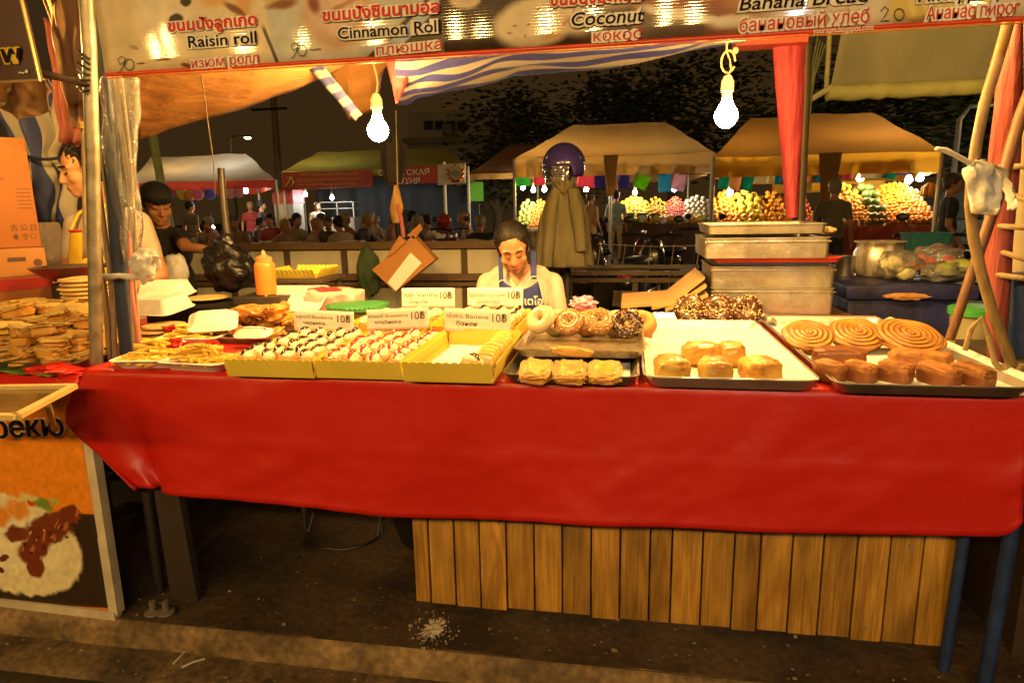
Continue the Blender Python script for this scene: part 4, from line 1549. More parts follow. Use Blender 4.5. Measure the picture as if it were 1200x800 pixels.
for i, (px, py, rz, lx, ly, lab) in enumerate(((787, 430, .1, .048, .055, 'square golden bun with raisins nearest the donut trays'), (838, 433, -.1, .046, .046, 'smaller golden bun in the middle of the front row'), (890, 432, .35, .050, .052, 'rounded golden bun at the end of the front row near the cinnamon rolls'), (822, 413, .05, .060, .042, 'golden raisin bun in the back row, behind the square one'), (856, 413, -.1, .042, .044, 'golden bun in the back row beside the raisin bun'))):
    p = atz(px, py + 6, T + .03)
    t = thing('golden_bun', lab, 'bun', (p.x, p.y, T + .012))
    q = MB()
    q.blob((p.x, p.y, T + .043), (lx * 1.02, ly * 1.08, .037), .10, 3, 4, seed=i + 40, rot=Matrix.Rotation(rz, 3, 'Z'), sq=.62)
    q.build('crumb', BREAD, t)
    for k in range(4 if i in (0, 3) else 1):
        a = k * 1.9 + i
        q = MB()
        q.blob((p.x + lx * .62 * math.cos(a), p.y + ly * .62 * math.sin(a), T + .074 - .005 * (k % 2)), (.006, .005, .004), sub=2)
        q.build('raisin', RAIS, t)
q = MB()
p = atz(905, 400, T + .012)
q.blob(p + Vector((0, 0, .004)), (.006, .004, .003), sub=2)
q.build('loose_raisin', RAIS, label='loose dark raisin lying on the white paper of the bun tray', cat='raisin')
# rear tray with three chocolate donuts
q = tray_mb(.10, .60, 2.755, 2.96, T + .002, .024, r=.03)
q.build('baking_tray', STEEL, label='metal tray of three nut covered chocolate donuts in front of the metal boxes', cat='tray')
for i, (px, py, lab) in enumerate(((808, 367, 'dark nut covered donut leaning in the rear tray, nearest the donut trays'), (841, 367, 'nut covered chocolate donut in the middle of three in the rear tray'), (874, 367, 'paler nut covered donut at the cooler end of the rear tray'))):
    Y = 2.80
    p = at(px, py, Y)
    d = donut(lab, CHOCG, 1, None, R=.037, r=.027, seed=i + 60, n_nuts=150)
    d.location = (p.x, Y, T + .068)
    d.rotation_euler = (1.2, 0, .12 * (i - 1))

# ---- big tray of swirls and loaves
SX0, SX1, SY0, SY1 = .548, 1.015, 1.785, 2.86
q = MB()
tray_mb(SX0, SX1, SY0, SY1, T + .002, .026, r=.04, q=q)
tr = q.build('baking_tray', STEEL, label='big steel tray of swirl rolls and brown banana loaves at the end of the table', cat='tray')
q = MB()
def liner2(u, v):
    x = SX0 + .010 + (SX1 + .035 - SX0 - .006) * u
    y = SY0 + .012 + (SY1 - .02 - SY0) * v
    e = (1 - u) * (SX1 - SX0)
    z = T + .008 + .030 * max(0, 1 - e / .06) ** 1.5 + .02 * max(0, 1 - u * (SX1 - SX0) / .03) ** 2 + .0015 * smooth_noise(u * 7, v * 10)
    return Vector((x, y, z))
q.sheet(liner2, 40, 40)
q.build('paper_sheet', PAPER, label='white paper sheet under the swirl rolls and banana loaves', cat='paper', solid=.001)
def swirl_mat(seed):
    m = M('cinnamon_swirl', (.56, .27, .05), .4, vs=12, col2=(.40, .14, .02), bump=.2, bs=50, coat=.2)
    nt = m.node_tree
    L = nt.links.new
    b = nt.nodes['Principled BSDF']
    tc = nt.nodes.new('ShaderNodeTexCoord')
    nz = nt.nodes.new('ShaderNodeTexNoise')
    nz.inputs['Scale'].default_value = 22
    L(tc.outputs['Object'], nz.inputs[0])
    s = nt.nodes.new('ShaderNodeSeparateXYZ')
    L(tc.outputs['Object'], s.inputs[0])
    a2 = nt.nodes.new('ShaderNodeMath')
    a2.operation = 'ARCTAN2'
    L(s.outputs[1], a2.inputs[0])
    L(s.outputs[0], a2.inputs[1])
    cx = nt.nodes.new('ShaderNodeCombineXYZ')
    L(s.outputs[0], cx.inputs[0])
    L(s.outputs[1], cx.inputs[1])
    ln = nt.nodes.new('ShaderNodeVectorMath')
    ln.operation = 'LENGTH'
    L(cx.outputs[0], ln.inputs[0])
    m1 = nt.nodes.new('ShaderNodeMath')
    m1.operation = 'MULTIPLY'
    m1.inputs[1].default_value = 1 / .0165
    L(ln.outputs['Value'], m1.inputs[0])
    m2 = nt.nodes.new('ShaderNodeMath')
    m2.operation = 'MULTIPLY_ADD'
    m2.inputs[1].default_value = 1 / (2 * PI)
    L(a2.outputs[0], m2.inputs[0])
    L(m1.outputs[0], m2.inputs[2])
    m3 = nt.nodes.new('ShaderNodeMath')
    m3.operation = 'MULTIPLY_ADD'
    m3.inputs[1].default_value = .35
    L(nz.outputs[0], m3.inputs[0])
    L(m2.outputs[0], m3.inputs[2])
    fr = nt.nodes.new('ShaderNodeMath')
    fr.operation = 'FRACT'
    L(m3.outputs[0], fr.inputs[0])
    r = nt.nodes.new('ShaderNodeValToRGB')
    e = r.color_ramp.elements
    e[0].position, e[0].color = .50, (0, 0, 0, 1)
    e[1].position, e[1].color = .72, (1, 1, 1, 1)
    q_ = e.new(.96)
    q_.color = (0, 0, 0, 1)
    L(fr.outputs[0], r.inputs[0])
    old = b.inputs['Base Color'].links[0].from_socket
    L(blend(nt, L, old, r.outputs[0], (.055, .014, .004)), b.inputs['Base Color'])
    return m
SWM = swirl_mat(0)
for i, (px, py, lab, R_) in enumerate(((946, 398, 'cinnamon swirl roll nearest the white paper tray', .085), (1003, 397, 'darker topped cinnamon swirl roll in the middle of three', .090), (1064, 401, 'largest cinnamon swirl roll, farthest from the white paper tray', .098))):
    p = atz(px, py, T + .045)
    q = MB()
    def sw(u, v):
        a = 2 * PI * u
        rr = R_ * (1 + .05 * math.sin(a * 2 + i) + .03 * math.sin(a * 5 + 2 * i))
        if v < .30: k, z = .9 + .1 * (v / .30), .024 * (v / .30)
        else:
            k = 1 - (v - .30) / .70
            z = .024 + .014 * math.sqrt(max(0, 1 - k * k)) * 1 - .0035 * (.5 + .5 * math.cos(2 * PI * (k * R_ / .0165 + u)))
        return Vector((p.x + rr * k * math.cos(a), p.y + rr * k * math.sin(a), T + .010 + z))
    q.sheet(sw, 60, 44, close_u=True)
    o = q.build('swirl_roll', SWM, loc=(p.x, p.y, T + .01), label=lab, cat='swirl roll', angle=70)
    o.rotation_euler = (.42, .03 * i, U(0, 6) * 0)
    o.location.z += R_ * .40
LOAF = M('banana_loaf', (.50, .21, .04), .6, vs=34, col2=(.20, .06, .011), contrast=.5, bump=.5, bs=90, rand=.15)
CRUST = M('loaf_crust', (.27, .085, .015), .45, vs=14, col2=(.13, .035, .008), bump=.3, bs=40, coat=.15)
lv = [((972, 436), -.75, .070, .050, 'banana loaf slice with a pale top nearest the white paper tray'), ((1008, 437), -.80, .070, .052, 'shiny dark banana loaf slice, second from the white paper tray'), ((1049, 437), -.70, .075, .055, 'squarish banana loaf slice in the middle of the front row'), ((1100, 440), -.95, .088, .052, 'long banana loaf slice beside the end one'), ((1139, 441), -.98, .090, .050, 'dark edged banana loaf slice at the very end of the tray')]
for i, ((px, py), rz, lx, ly, lab) in enumerate(lv):
    p = atz(px, py, T + .03)
    t = thing('banana_loaf', lab, 'loaf', (p.x, p.y, T + .01))
    R_ = Matrix.Rotation(rz, 3, 'Z') @ Matrix.Rotation(.12, 3, 'Y')
    q = MB()
    q.blob((p.x, p.y, T + .036), (lx * .56, ly * .56, .026), .09, 5, 4, seed=i + 70, rot=R_, sq=.38)
    q.build('crumb', LOAF, t)
    q = MB()
    q.blob(Vector((p.x, p.y, T + .030)) + R_ @ Vector((0, 0, -.004)), (lx * .58, ly * .59, .022), .03, 3, 4, seed=i + 80, rot=R_, sq=.36)
    q.build('crust', CRUST, t)
for i, (pa, pb, lab) in enumerate((((958, 421), (1020, 425), 'long dark loaf lying behind the front slices, below the swirl rolls'), ((1050, 424), (1124, 430), 'long flat loaf lying behind the end slices of the big tray'))):
    a, b = atz(*pa, T + .03), atz(*pb, T + .03)
    c = a.lerp(b, .5)
    q = MB()
    q.blob((c.x, c.y + .045, T + .036), ((b - a).length * .52, .042, .026), .12, 3, 4, seed=i + 90, sq=.5, rot=Matrix.Rotation(math.atan2(b.y - a.y, b.x - a.x), 3, 'Z'))
    q.build('long_loaf', [CRUST, LOAF][i], label=lab, cat='loaf')
q = MB()
p = at(950, 377, 3.0)
q.boxab((.62, 2.90, T + .001), (1.06, 3.02, T + .014), .004)
q.build('plastic_sheet', M('pink_plastic_lid', (.68, .33, .30), .4), label='flat pink plastic lid between the swirl rolls and the metal boxes', cat='lid')

# ---- food of the left half: fries, fritters, foam
FOAMP = M('foam_tray_white', (.80, .72, .66), .6, vs=12, col2=(.76, .66, .58), contrast=.2)
FRY = M('french_fry', (.80, .60, .09), .45, vs=20, col2=(.66, .36, .04), rand=.1)
KET = M('ketchup', (.45, .02, .01), .2, coat=.4)
def fries_tray(label_tray, label_fries, px, py, rz, n, seed):
    p = atz(px, py, T + .02)
    t = tray_mb(-.115, .115, -.075, .075, 0, .028, slope=.022, lip=.008, r=.03, th=.005).build('foam_tray', FOAMP, loc=(0, 0, 0), label=label_tray, cat='foam tray')
    t.location, t.rotation_euler = (p.x, p.y, T + .002), (0, 0, rz)
    rs = random.Random(seed)
    q = MB()
    for k in range(n):
        a, d = rs.uniform(0, 6.28), rs.random() ** .6
        x, y = .098 * d * math.cos(a), .062 * d * math.sin(a)
        z = .018 + .075 * (1 - d) * rs.uniform(.3, 1) + .008 * rs.random()
        b = rs.uniform(-.9, .9) + (PI if rs.random() < .3 else 0)
        l, c_, e = rs.uniform(.028, .046), rs.uniform(-.4, .4), rs.uniform(-.01, .012)
        dx, dy, dz = math.cos(b) * l, math.sin(b) * l, l * math.sin(c_) * .6
        R_ = Matrix.Rotation(rz, 3, 'Z')
        pts = [Vector((x - dx, y - dy, z - dz)), Vector((x, y, z + e * .5)), Vector((x + dx, y + dy, z + dz))]
        q.tube([R_ @ v + Vector((p.x, p.y, T)) for v in pts], [.0055, .0062, .0052], 5)
    q.build('french_fries', FRY, label=label_fries, cat='fries', angle=30, kind='stuff')
    return p
fries_tray('white foam tray of fries nearest the table corner by the steel pole', 'yellow french fries heaped in the foam tray at the table corner', 183, 421, .15, 85, 1)
fries_tray('white foam tray of fries beside the blueberry rolls', 'yellow french fries heaped in the foam tray beside the blueberry rolls', 238, 424, -.1, 85, 2)
fries_tray('white foam tray of fries behind the two front ones', 'yellow french fries heaped in the rear foam tray', 228, 396, .1, 80, 3)
for i, (px, py, r_) in enumerate(((205, 405, .03), (250, 408, .022), (203, 388, .035))):
    p = atz(px, py, T + .03)
    q = MB()
    q.blob((p.x, p.y, T + .04), (r_ * 1.3, r_, .016), .5, 3, 3, seed=i + 3)
    q.build('ketchup_sachet', KET, label=['red ketchup bag between the fries trays', 'small red ketchup sachet beside the blueberry box', 'large red ketchup bag under the foam lids'][i], cat='sachet')
# open foam clamshells
def clam(label, px, py, Y, w_, d_, h_, rz, tilt=0):
    p = at(px, py, Y)
    t = thing('foam_box', label, 'foam box', p)
    R_ = Matrix.Rotation(rz, 3, 'Z') @ Matrix.Rotation(tilt, 3, 'X')
    q = tray_mb(-w_ / 2, w_ / 2, -d_ / 2, d_ / 2, 0, h_, slope=.02, lip=.006, r=.03, th=.004)
    for v in q.bm.verts: v.co = R_ @ Vector((v.co.x, v.co.y, h_ - v.co.z)) + p
    q.build('shell', FOAM, t)
    return t
clam('closed white foam box stacked behind the flat breads, the upper one', 195, 345, 2.62, .20, .17, .055, .15, .1)
clam('closed white foam box under the upper one, behind the flat breads', 188, 362, 2.50, .22, .18, .06, -.1, .12)
clam('white foam lid leaning over the fries', 250, 376, 2.33, .17, .15, .02, .5, .35)
clam('small white foam lid lying beside the blueberry card', 297, 390, 2.22, .13, .07, .02, .1, .3)
p = at(350, 357, 2.88)
q = tray_mb(-.15, .15, -.09, .09, 0, .03, slope=.02, lip=.006, r=.03, th=.004)
R_ = Matrix.Rotation(.55, 3, 'X')
for v in q.bm.verts: v.co = R_ @ v.co + Vector((p.x, 2.86, T + .075))
q.build('foam_plate', FOAMP, label='white foam plate behind the banana fritters', cat='foam plate')
# flat breads
FLAT = M('flat_bread', (.70, .52, .22), .6, vs=14, col2=(.58, .36, .10), contrast=.4, bump=.2, bs=50, rand=.08)
def bread(label, c, r, h=.016, seed=0, group=None):
    q = MB()
    prof = [(0, 0), (r * .9, 0), (r, h * .4), (r * .97, h * .75), (r * .7, h), (0, h * .95)]
    q.lathe(prof, c, 28, wob=.03)
    return q.build('flat_bread', FLAT, label=label, cat='flat bread', group=group)
for k in range(5):
    p = at(104, 345, 2.45)
    bread('round flat bread in the stack behind the steel pole', (p.x + U(-.008, .008), 2.45 + U(-.01, .01), p.z - .012 + k * .018), .105, group='stack of flat breads behind the steel pole')
for k in range(3):
    p = at(188, 382, 2.40)
    bread('flat bread between the blue post and the foam boxes', (p.x + U(-.01, .01), 2.40 + U(-.01, .01), T + .002 + k * .018), .085, group='flat breads beside the blue post')
p = at(238, 338, 2.9)
bread('single flat bread on the dark griddle plate behind the foam boxes', (p.x, 2.92, T + .085), .10)
q = MB()
q.boxab((p.x - .17, 2.70, T), (p.x + .25, 3.05, T + .075), .006)
q.build('griddle', M('black_griddle', (.015, .013, .012), .4, .4), label='dark griddle plate behind the foam boxes, beside the orange bottle', cat='griddle')
# banana fritters
FRIT = M('banana_fritter', (.62, .30, .05), .45, vs=20, col2=(.40, .12, .015), contrast=.45, bump=.4, bs=45, coat=.15, rand=.2)
q = tray_mb(-1.78, -1.27, 2.27, 2.66, T + .002, .022, r=.03)
q.build('baking_tray', M('dull_tray', (.40, .35, .27), .4, .8), label='dull metal tray heaped with orange banana fritters behind the blueberry card', cat='tray')
ft = []
for k in range(4):
    q = MB()
    q.blob((0, 0, 0), (.052, .024, .020), .35, 2.5, 3, seed=k + 100, rot=Matrix.Rotation(.1, 3, 'Y'))
    ft.append(q.build('banana_fritter', FRIT, loc=(0, 0, 0), label='orange banana fritter in the heap behind the blueberry card', cat='fritter', group='banana fritters heaped on the dull tray'))
rs = random.Random(5)
cnt = 0
for lay_ in range(3):
    nn = (22, 14, 8)[lay_]
    for k in range(nn):
        x = -1.53 + rs.uniform(-1, 1) * (.20 - .05 * lay_) + .03 * lay_
        y = 2.46 + rs.uniform(-1, 1) * (.14 - .03 * lay_) + .03 * lay_
        loc = (x, y, T + .032 + lay_ * .034)
        rot = (rs.uniform(-.3, .3), rs.uniform(-.3, .3), rs.uniform(0, 6.28))
        if cnt < 4: ft[cnt].location, ft[cnt].rotation_euler = loc, rot
        else: dup(ft[cnt % 4], loc, rot, rs.uniform(.85, 1.2))
        cnt += 1
# skewers of balls
BALL = M('meat_ball', (.55, .32, .10), .4, vs=25, rand=.15, coat=.2)
sk = None
for k in range(7):
    p = at(236 + k * 9.5, 358 - k * 1.6, 2.66)
    if sk is None:
        sk = thing('ball_skewer', 'skewer of small meat balls in the row behind the foam lid', 'skewer', (0, 0, 0), 'skewers of meat balls behind the foam lid')
        q = MB()
        q.tube([(0, -.11, 0), (0, .09, 0)], .002, 6)
        q.build('stick', WOODPOLE, sk)
        for j in range(4):
            q = MB()
            q.blob((0, -.06 + j * .036, 0), .018, .08, 3, 3, seed=j)
            q.build('ball', BALL, sk)
        sk.location = (p.x, 2.66, T + .024)
    else: dup(sk, (p.x, 2.66 + .02 * k * .3, T + .024), (0, 0, U(-.1, .1)))
q = MB()
q.boxab((-2.16, 2.52, T + .0005), (-1.66, 2.80, T + .005), .002)
q.build('serving_board', M('red_board', (.35, .05, .03), .5), label='dark red board under the meat ball skewers', cat='board')
for v in []: pass
# squeeze bottle
bo = thing('squeeze_bottle', 'orange sauce squeeze bottle standing behind the banana fritters', 'bottle', at(313, 345, 2.9))
p = at(313, 345, 2.9)
ORSAUCE = M('orange_sauce', (.72, .24, .03), .35, vs=3, col2=(.68, .20, .02), sss=.1, coat=.2)
q = MB()
q.lathe([(0, 0), (.044, 0), (.048, .004), (.048, .135), (.045, .150), (.036, .158), (0, .158)], p, 24)
q.build('body', ORSAUCE, bo)
q = MB()
q.lathe([(0, .157), (.038, .157), (.038, .178), (.022, .184), (.012, .19), (.008, .205), (.004, .212), (0, .212)], p, 20)
q.build('cap', M('bottle_cap', (.66, .30, .12), .35), bo)
q = MB()
q.boxab((p.x - .12, 2.80, T + .002), (p.x + .12, 3.02, p.z - .001), .004)
q.build('spice_tin', M('dark_tin', (.06, .05, .04), .45, .5), label='low dark tin box under the orange squeeze bottle', cat='tin')
# yellow paper boat
p0 = at(352, 318, 3.25)
scallop_box('paper_tray', 'empty yellow scalloped box held up behind the orange bottle', p0.x - .12, p0.x + .12, 3.18, 3.42, p0.z - .03, .05, lean=.03, group='yellow boxes behind')
q = MB()
q.boxab((p0.x - .16, 3.16, p0.z - .055), (p0.x + .16, 3.46, p0.z - .032), .004)
for dx in (-.14, .12): q.boxab((p0.x + dx, 3.40, .0), (p0.x + dx + .02, 3.44, p0.z - .056))
q.build('back_shelf', M('dark_shelf', (.08, .05, .03), .6), label='dark board under the empty yellow box, behind the orange bottle', cat='shelf')
# pink packet, green basket
p = at(392, 352, 2.95)
q = MB()
q.blob((p.x, 2.95, T + .080), (.135, .09, .060), .14, 2, 4, seed=3, sq=.5)
pk = q.build('bread_packet', M('pink_wrap', (.70, .36, .30), .3, vs=10, col2=(.74, .55, .46), bump=.5, bs=20, coat=.3), label='pink plastic bread packet beside the green basket', cat='packet')
q = MB()
q.blob((p.x - .02, 2.91, T + .134), (.085, .04, .014), .4, 3, 3, seed=7)
q.build('red_flap', M('red_wrap', (.62, .06, .08), .3), pk)
gb = thing('green_basket', 'green plastic basket with a ribbed rim behind the strawberry card', 'basket', (-1.17, 2.72, T))
GRN = M('green_plastic', (.06, .26, .08), .4)
GRN2 = M('dull_green_plastic', (.12, .20, .05), .45)
q = MB()
q.lathe([(.105, .0), (.112, .075), (.108, .08), (.098, .004), (0, .004), (0, 0)], (-1.17, 2.72, T + .001), 28)
q.build('tub', GRN2, gb)
q = MB()
n = 48
prof = [(.124, .070), (.134, .076), (.134, .088), (.122, .094), (.07, .096), (0, .094)]
q.lathe([(0, .083)] + [(.118, .078)] + prof, (-1.17, 2.72, T + .001), 48)
q.build('lid', GRN, gb)
for k in range(48):
    pass
q = MB()
for k in range(40):
    a = 2 * PI * k / 40
    c = Vector((-1.17 + .128 * math.cos(a), 2.72 + .128 * math.sin(a), T + .092))
    q.box(c, (.022, .006, .006), a)
q.build('rim_ribs', GRN, gb, kind='stuff')

# ================================================================== behind the table on the right
bench = thing('back_bench', 'low bench behind the pastry table carrying the metal boxes', 'bench', (.65, 3.3, 0))
q = MB()
q.boxab((.30, 3.0, .84), (1.0, 3.52, .884), .004)
q.build('top', TABLEWOOD, bench)
for x in (.34, .96):
    for y in (3.04, 3.48):
        q = MB()
        q.boxab((x - .02, y - .02, 0), (x + .02, y + .02, .84))
        q.build('leg', TABLEWOOD, bench)
ALU2 = M('dented_aluminium', (.60, .56, .46), .33, .8, vs=6, col2=(.36, .31, .22), contrast=.5, bump=.25, bs=12)
def mbox(label, px0, px1, pyt, pyb, Y, d, name='metal_box', mat=ALU2):
    a, b = at(px0, pyb, Y), at(px1, pyt, Y)
    t = thing(name, label, 'metal box', ((a.x + b.x) / 2, Y + d / 2, a.z), 'stacked metal boxes')
    q = tray_mb(a.x, b.x, Y, Y + d, a.z, b.z - a.z - .006, slope=.003, lip=.004, r=.02)
    q.build('body', mat, t)
    q = MB()
    q.boxab((a.x - .003, Y - .004, b.z - .022), (b.x + .003, Y, b.z - .016), .001)
    q.build('seam', mat, t)
    return t
mbox('dented aluminium box at the bottom of the stack behind the donuts', 833, 979, 337, 368, 3.04, .42)
mbox('second aluminium box from the bottom of the stack, below the red tray', 833, 980, 311, 337, 3.04, .42)
a, b = at(836, 311, 3.02), at(985, 303, 3.02)
q = tray_mb(a.x, b.x, 3.0, 3.44, a.z + .012, .02, r=.02)
q.build('red_tray', M('red_plastic', (.60, .05, .02), .4), label='flat red plastic tray in the stack of metal boxes', cat='tray')
q = tray_mb(a.x + .01, b.x - .03, 3.02, 3.44, a.z - .006, .014, r=.02)
q.build('blue_tray', M('navy_plastic', (.03, .06, .14), .4), label='flat dark blue tray under the red tray', cat='tray')
mbox('aluminium box with a dark lip at the top of the stack, above the red tray', 826, 974, 277, 303, 2.98, .46)
a, b = at(830, 276, 2.99), at(970, 262, 2.99)
q = tray_mb(a.x, b.x, 3.0, 3.42, a.z + .004, b.z - a.z - .006, slope=.006, lip=.006, r=.02)
q.build('open_tray', ALU2, label='shallow open aluminium tray lying on the topmost metal box', cat='tray')
q = MB()
a = at(962, 270, 3.2)
for k in range(26): q.blob((a.x + U(-.07, .05), 3.2 + U(-.08, .08), a.z + .0 + U(-.01, .016)), (.018, .014, .012), .3, 3, 2, seed=k)
q.build('peanuts', M('peanut', (.50, .34, .14), .7, rand=.1), label='tan peanuts lying in the topmost open tray', cat='peanuts', kind='stuff')

# planks / folded boards leaning beside the boxes
FB = M('tan_board', (.52, .32, .11), .45, vs=8, stretch=(1, 6, 6), col2=(.40, .22, .07))
for i, (pts, Y0, Y1) in enumerate(((((728, 358), (788, 354), (826, 324)), 3.05, 3.5), (((764, 360), (800, 352), (828, 334)), 3.0, 3.3), (((780, 362), (812, 352), (830, 345)), 2.97, 3.2))):
    q = MB()
    cs = [at(*p_, Y0) for p_ in pts]
    q.prism([cs[0] + Vector((0, 0, -.012)), cs[1] + Vector((0, 0, -.012)), cs[2] + Vector((0, 0, -.012)), cs[2], cs[1], cs[0]], (0, Y1 - Y0, 0))
    q.build('curled_board', FB, label=['long tan board curling up against the metal boxes, rearmost of three', 'middle tan board curling up against the metal boxes', 'shortest tan board at the foot of the metal boxes'][i], cat='board')

# blue cooler with pot and vegetables
co = thing('cool_box', 'big blue cool box with a torn lid behind the swirl rolls', 'cool box', (1.32, 3.6, 0))
BL = M('blue_cooler', (.030, .032, .13), .45, vs=6, col2=(.018, .018, .07), bump=.2, bs=14)
a, b = at(986, 395, 3.3), at(1148, 336, 3.3)
q = MB()
q.boxab((a.x + .02, 3.32, .42), (b.x - .04, 3.90, .93), .02)
q.build('body', BL, co)
q = MB()
q.boxab((a.x, 3.29, .93), (b.x, 3.93, 1.00), .015)
q.build('lid', BL, co)
q = MB()
q.blob((a.x + .26, 3.285, .948), (.09, .012, .016), .5, 4, 3, seed=2)
q.build('torn_foam', M('torn_foam_core', (.62, .30, .10), .8, vs=40), co)
q = MB()
q.boxab((a.x + .03, 3.34, .0), (b.x - .05, 3.88, .419))
q.build('wooden_stand', M('dark_crate', (.05, .03, .018), .8), label='dark wooden stand under the blue cool box', cat='stand')
def pot_mat():
    m = M('striped_steel', (.66, .6, .48), .3, .55, vs=3, stretch=(6, 6, .2), col2=(.34, .27, .18), contrast=1)
    return m
p = at(1029, 318, 3.72)
po = thing('steel_pot', 'round bellied steel pot on the blue cool box', 'pot', (p.x, 3.72, 1.002))
q = MB()
q.lathe([(0, 0), (.10, 0), (.118, .02), (.128, .07), (.122, .12), (.108, .15), (.112, .165), (.124, .175), (.122, .178), (.106, .168), (.10, .15), (.112, .10), (.11, .02), (0, .01)], (p.x, 3.72, 1.002), 36)
q.build('body', pot_mat(), po)
p = at(990, 318, 3.7)
q = MB()
q.lathe([(0, 0), (.05, 0), (.055, .1), (.058, .105), (.05, .1), (.045, .01), (0, .01)], (p.x, 3.72, 1.002), 24)
q.build('steel_cup', STEEL, label='small steel cup standing left of the round bellied pot', cat='cup')
CLEAR = film('clear_bag', gloss=.05, body=.10, bs=34)
def veg_bag(label, px, py, Y, rx, rz_, items, seed):
    p = at(px, py, Y)
    t = thing('vegetable_bag', label, 'bag', (p.x, Y, 1.0))
    rs = random.Random(seed)
    for k, (col, r_, el) in enumerate(items):
        q = MB()
        q.blob((p.x + rs.uniform(-.7, .7) * rx, Y + rs.uniform(-.4, .4) * rx * .6, 1.003 + r_ + rs.uniform(0, 1) * rz_ * .8), (r_ * el, r_, r_), .1, 2, 3, seed=k, rot=Matrix.Rotation(rs.uniform(-.6, .6), 3, 'Z'))
        q.build('vegetable', col, t)
    q = MB()
    q.blob((p.x, Y, 1.002 + rz_), (rx, rx * .55, rz_), .35, 2.5, 4, seed=seed)
    q.build('bag_film', CLEAR, t)
CAR = M('carrot', (.60, .20, .03), .5)
TOM = M('tomato', (.55, .03, .015), .25, coat=.3)
GRV = M('green_mango', (.30, .34, .05), .4)
CAB = M('cabbage', (.52, .48, .22), .5, bump=.5, bs=30)
veg_bag('clear bag of carrots and pale cabbage on the blue cool box', 1054, 320, 3.45, .10, .075, [(CAB, .05, 1.1), (CAB, .04, 1.2), (CAR, .025, 2.0), (CAR, .025, 2.2), (CAR, .022, 2)], 3)
veg_bag('clear bag of red tomatoes on top of the green mangoes', 1098, 310, 3.5, .125, .085, [(TOM, .032, 1)] * 9, 4)
veg_bag('clear bag of green mangoes at the front of the blue cool box', 1108, 326, 3.38, .105, .05, [(GRV, .036, 1.5)] * 4, 5)
bk = thing('plastic_bucket', 'worn pale bucket with a green rim behind the bent bamboo pole', 'bucket', at(1152, 440, 2.75))
p = at(1152, 365, 2.75)
q = MB()
q.lathe([(0, 0), (.075, 0), (.095, .30), (0, .30)], (p.x, 2.78, p.z - .30), 24)
q.build('body', M('worn_bucket', (.34, .30, .17), .7, vs=9, col2=(.2, .17, .09)), bk)
q = MB()
q.lathe([(.094, .28), (.104, .285), (.104, .31), (.094, .315), (0, .31)], (p.x, 2.78, p.z - .30), 24)
q.build('rim', M('green_rim', (.05, .30, .06), .4), bk)
q = MB()
q.boxab((p.x - .12, 2.66, 0), (p.x + .14, 2.92, p.z - .301))
q.build('wooden_crate', TABLEWOOD, label='wooden crate under the worn pale bucket', cat='crate')
# red cloth of the next stall at the right edge
q = MB()
q.sheet(lambda u, v: at(1192 + 60 * u, 400, 2.1) * 0 + Vector((1.185 + .52 * u, 2.005 + .012 * math.sin(u * 14), T + .004 - v * .46)), 20, 20)
q.build('next_tablecloth', RED, label='red cloth of the next table at the right edge of the stall', cat='tablecloth', solid=.002)
q = MB()
q.boxab((1.19, 2.03, .0), (1.7, 2.6, T - .004))
q.build('next_counter', M('dark_counter', (.06, .035, .02), .7), label='dark counter under the red cloth at the right edge', cat='counter')

# ================================================================== people
def SK(name, col, col2):
    return M(name, col, .5, vs=9, col2=col2, contrast=.1, sss=.15, bump=.08, bs=120)
SKIN = SK('skin_warm', (.46, .23, .11), (.40, .19, .085))
SKIN2 = SK('skin_tan', (.38, .17, .075), (.32, .135, .055))
LIP = M('lips', (.36, .125, .075), .5)
HAIRM = M('black_hair', (.009, .006, .005), .55, vs=60, stretch=(1, 1, .2), bump=.4, bs=90, spec=.3)
SHIRT = M('white_tshirt', (.56, .49, .40), .8, vs=6, col2=(.50, .43, .34), contrast=.1, bump=.25, bs=9)
SHIRT2 = M('grey_tshirt', (.46, .38, .30), .8, vs=6, col2=(.40, .33, .25), contrast=.1, bump=.3, bs=9)
BLKSHIRT = M('black_tshirt', (.012, .010, .010), .75, bump=.3, bs=9)
DENIM = M('dark_trousers', (.03, .03, .04), .8)
NAVY = M('blue_apron_cloth', (.025, .04, .21), .7, vs=6, bump=.25, bs=12)
YELLOW_AP = M('yellow_apron_cloth', (.75, .48, .02), .7, vs=6, bump=.25, bs=12)


def body_mesh(name, prims, voxel, zone, mats, parent, smooth_it=6):
    """one continuous figure grown from overlapping limbs, then coloured by zone(point)"""
    q = MB()
    for p in prims:
        if p[0] == 'e': q.blob(p[1], p[2], sub=3, rot=p[3] if len(p) > 3 else None)
        else:
            a, b, ra, rb = Vector(p[1]), Vector(p[2]), p[3], p[4]
            n = 5
            q.tube([a.lerp(b, k / n) for k in range(n + 1)], [ra + (rb - ra) * k / n for k in range(n + 1)], 12)
            q.blob(a, ra, sub=2)
            q.blob(b, rb, sub=2)
    o = q.build(name + '_tmp', mats, None, loc=(0, 0, 0))
    r = o.modifiers.new('r', 'REMESH')
    r.mode = 'VOXEL'
    r.voxel_size = voxel
    s = o.modifiers.new('s', 'SMOOTH')
    s.factor = .5
    s.iterations = smooth_it
    dg = bpy.context.evaluated_depsgraph_get()
    dg.update()
    me = bpy.data.meshes.new_from_object(o.evaluated_get(dg))
    bpy.data.objects.remove(o)
    me.materials.clear()
    for m in mats: me.materials.append(m)
    for p in me.polygons:
        p.material_index = zone(p.center)
        p.use_smooth = True
    off = wloc(parent)
    for v in me.vertices: v.co -= off
    me.name = name
    ob = bpy.data.objects.new(name, me)
    COL.objects.link(ob)
    ob.parent = parent
    return ob


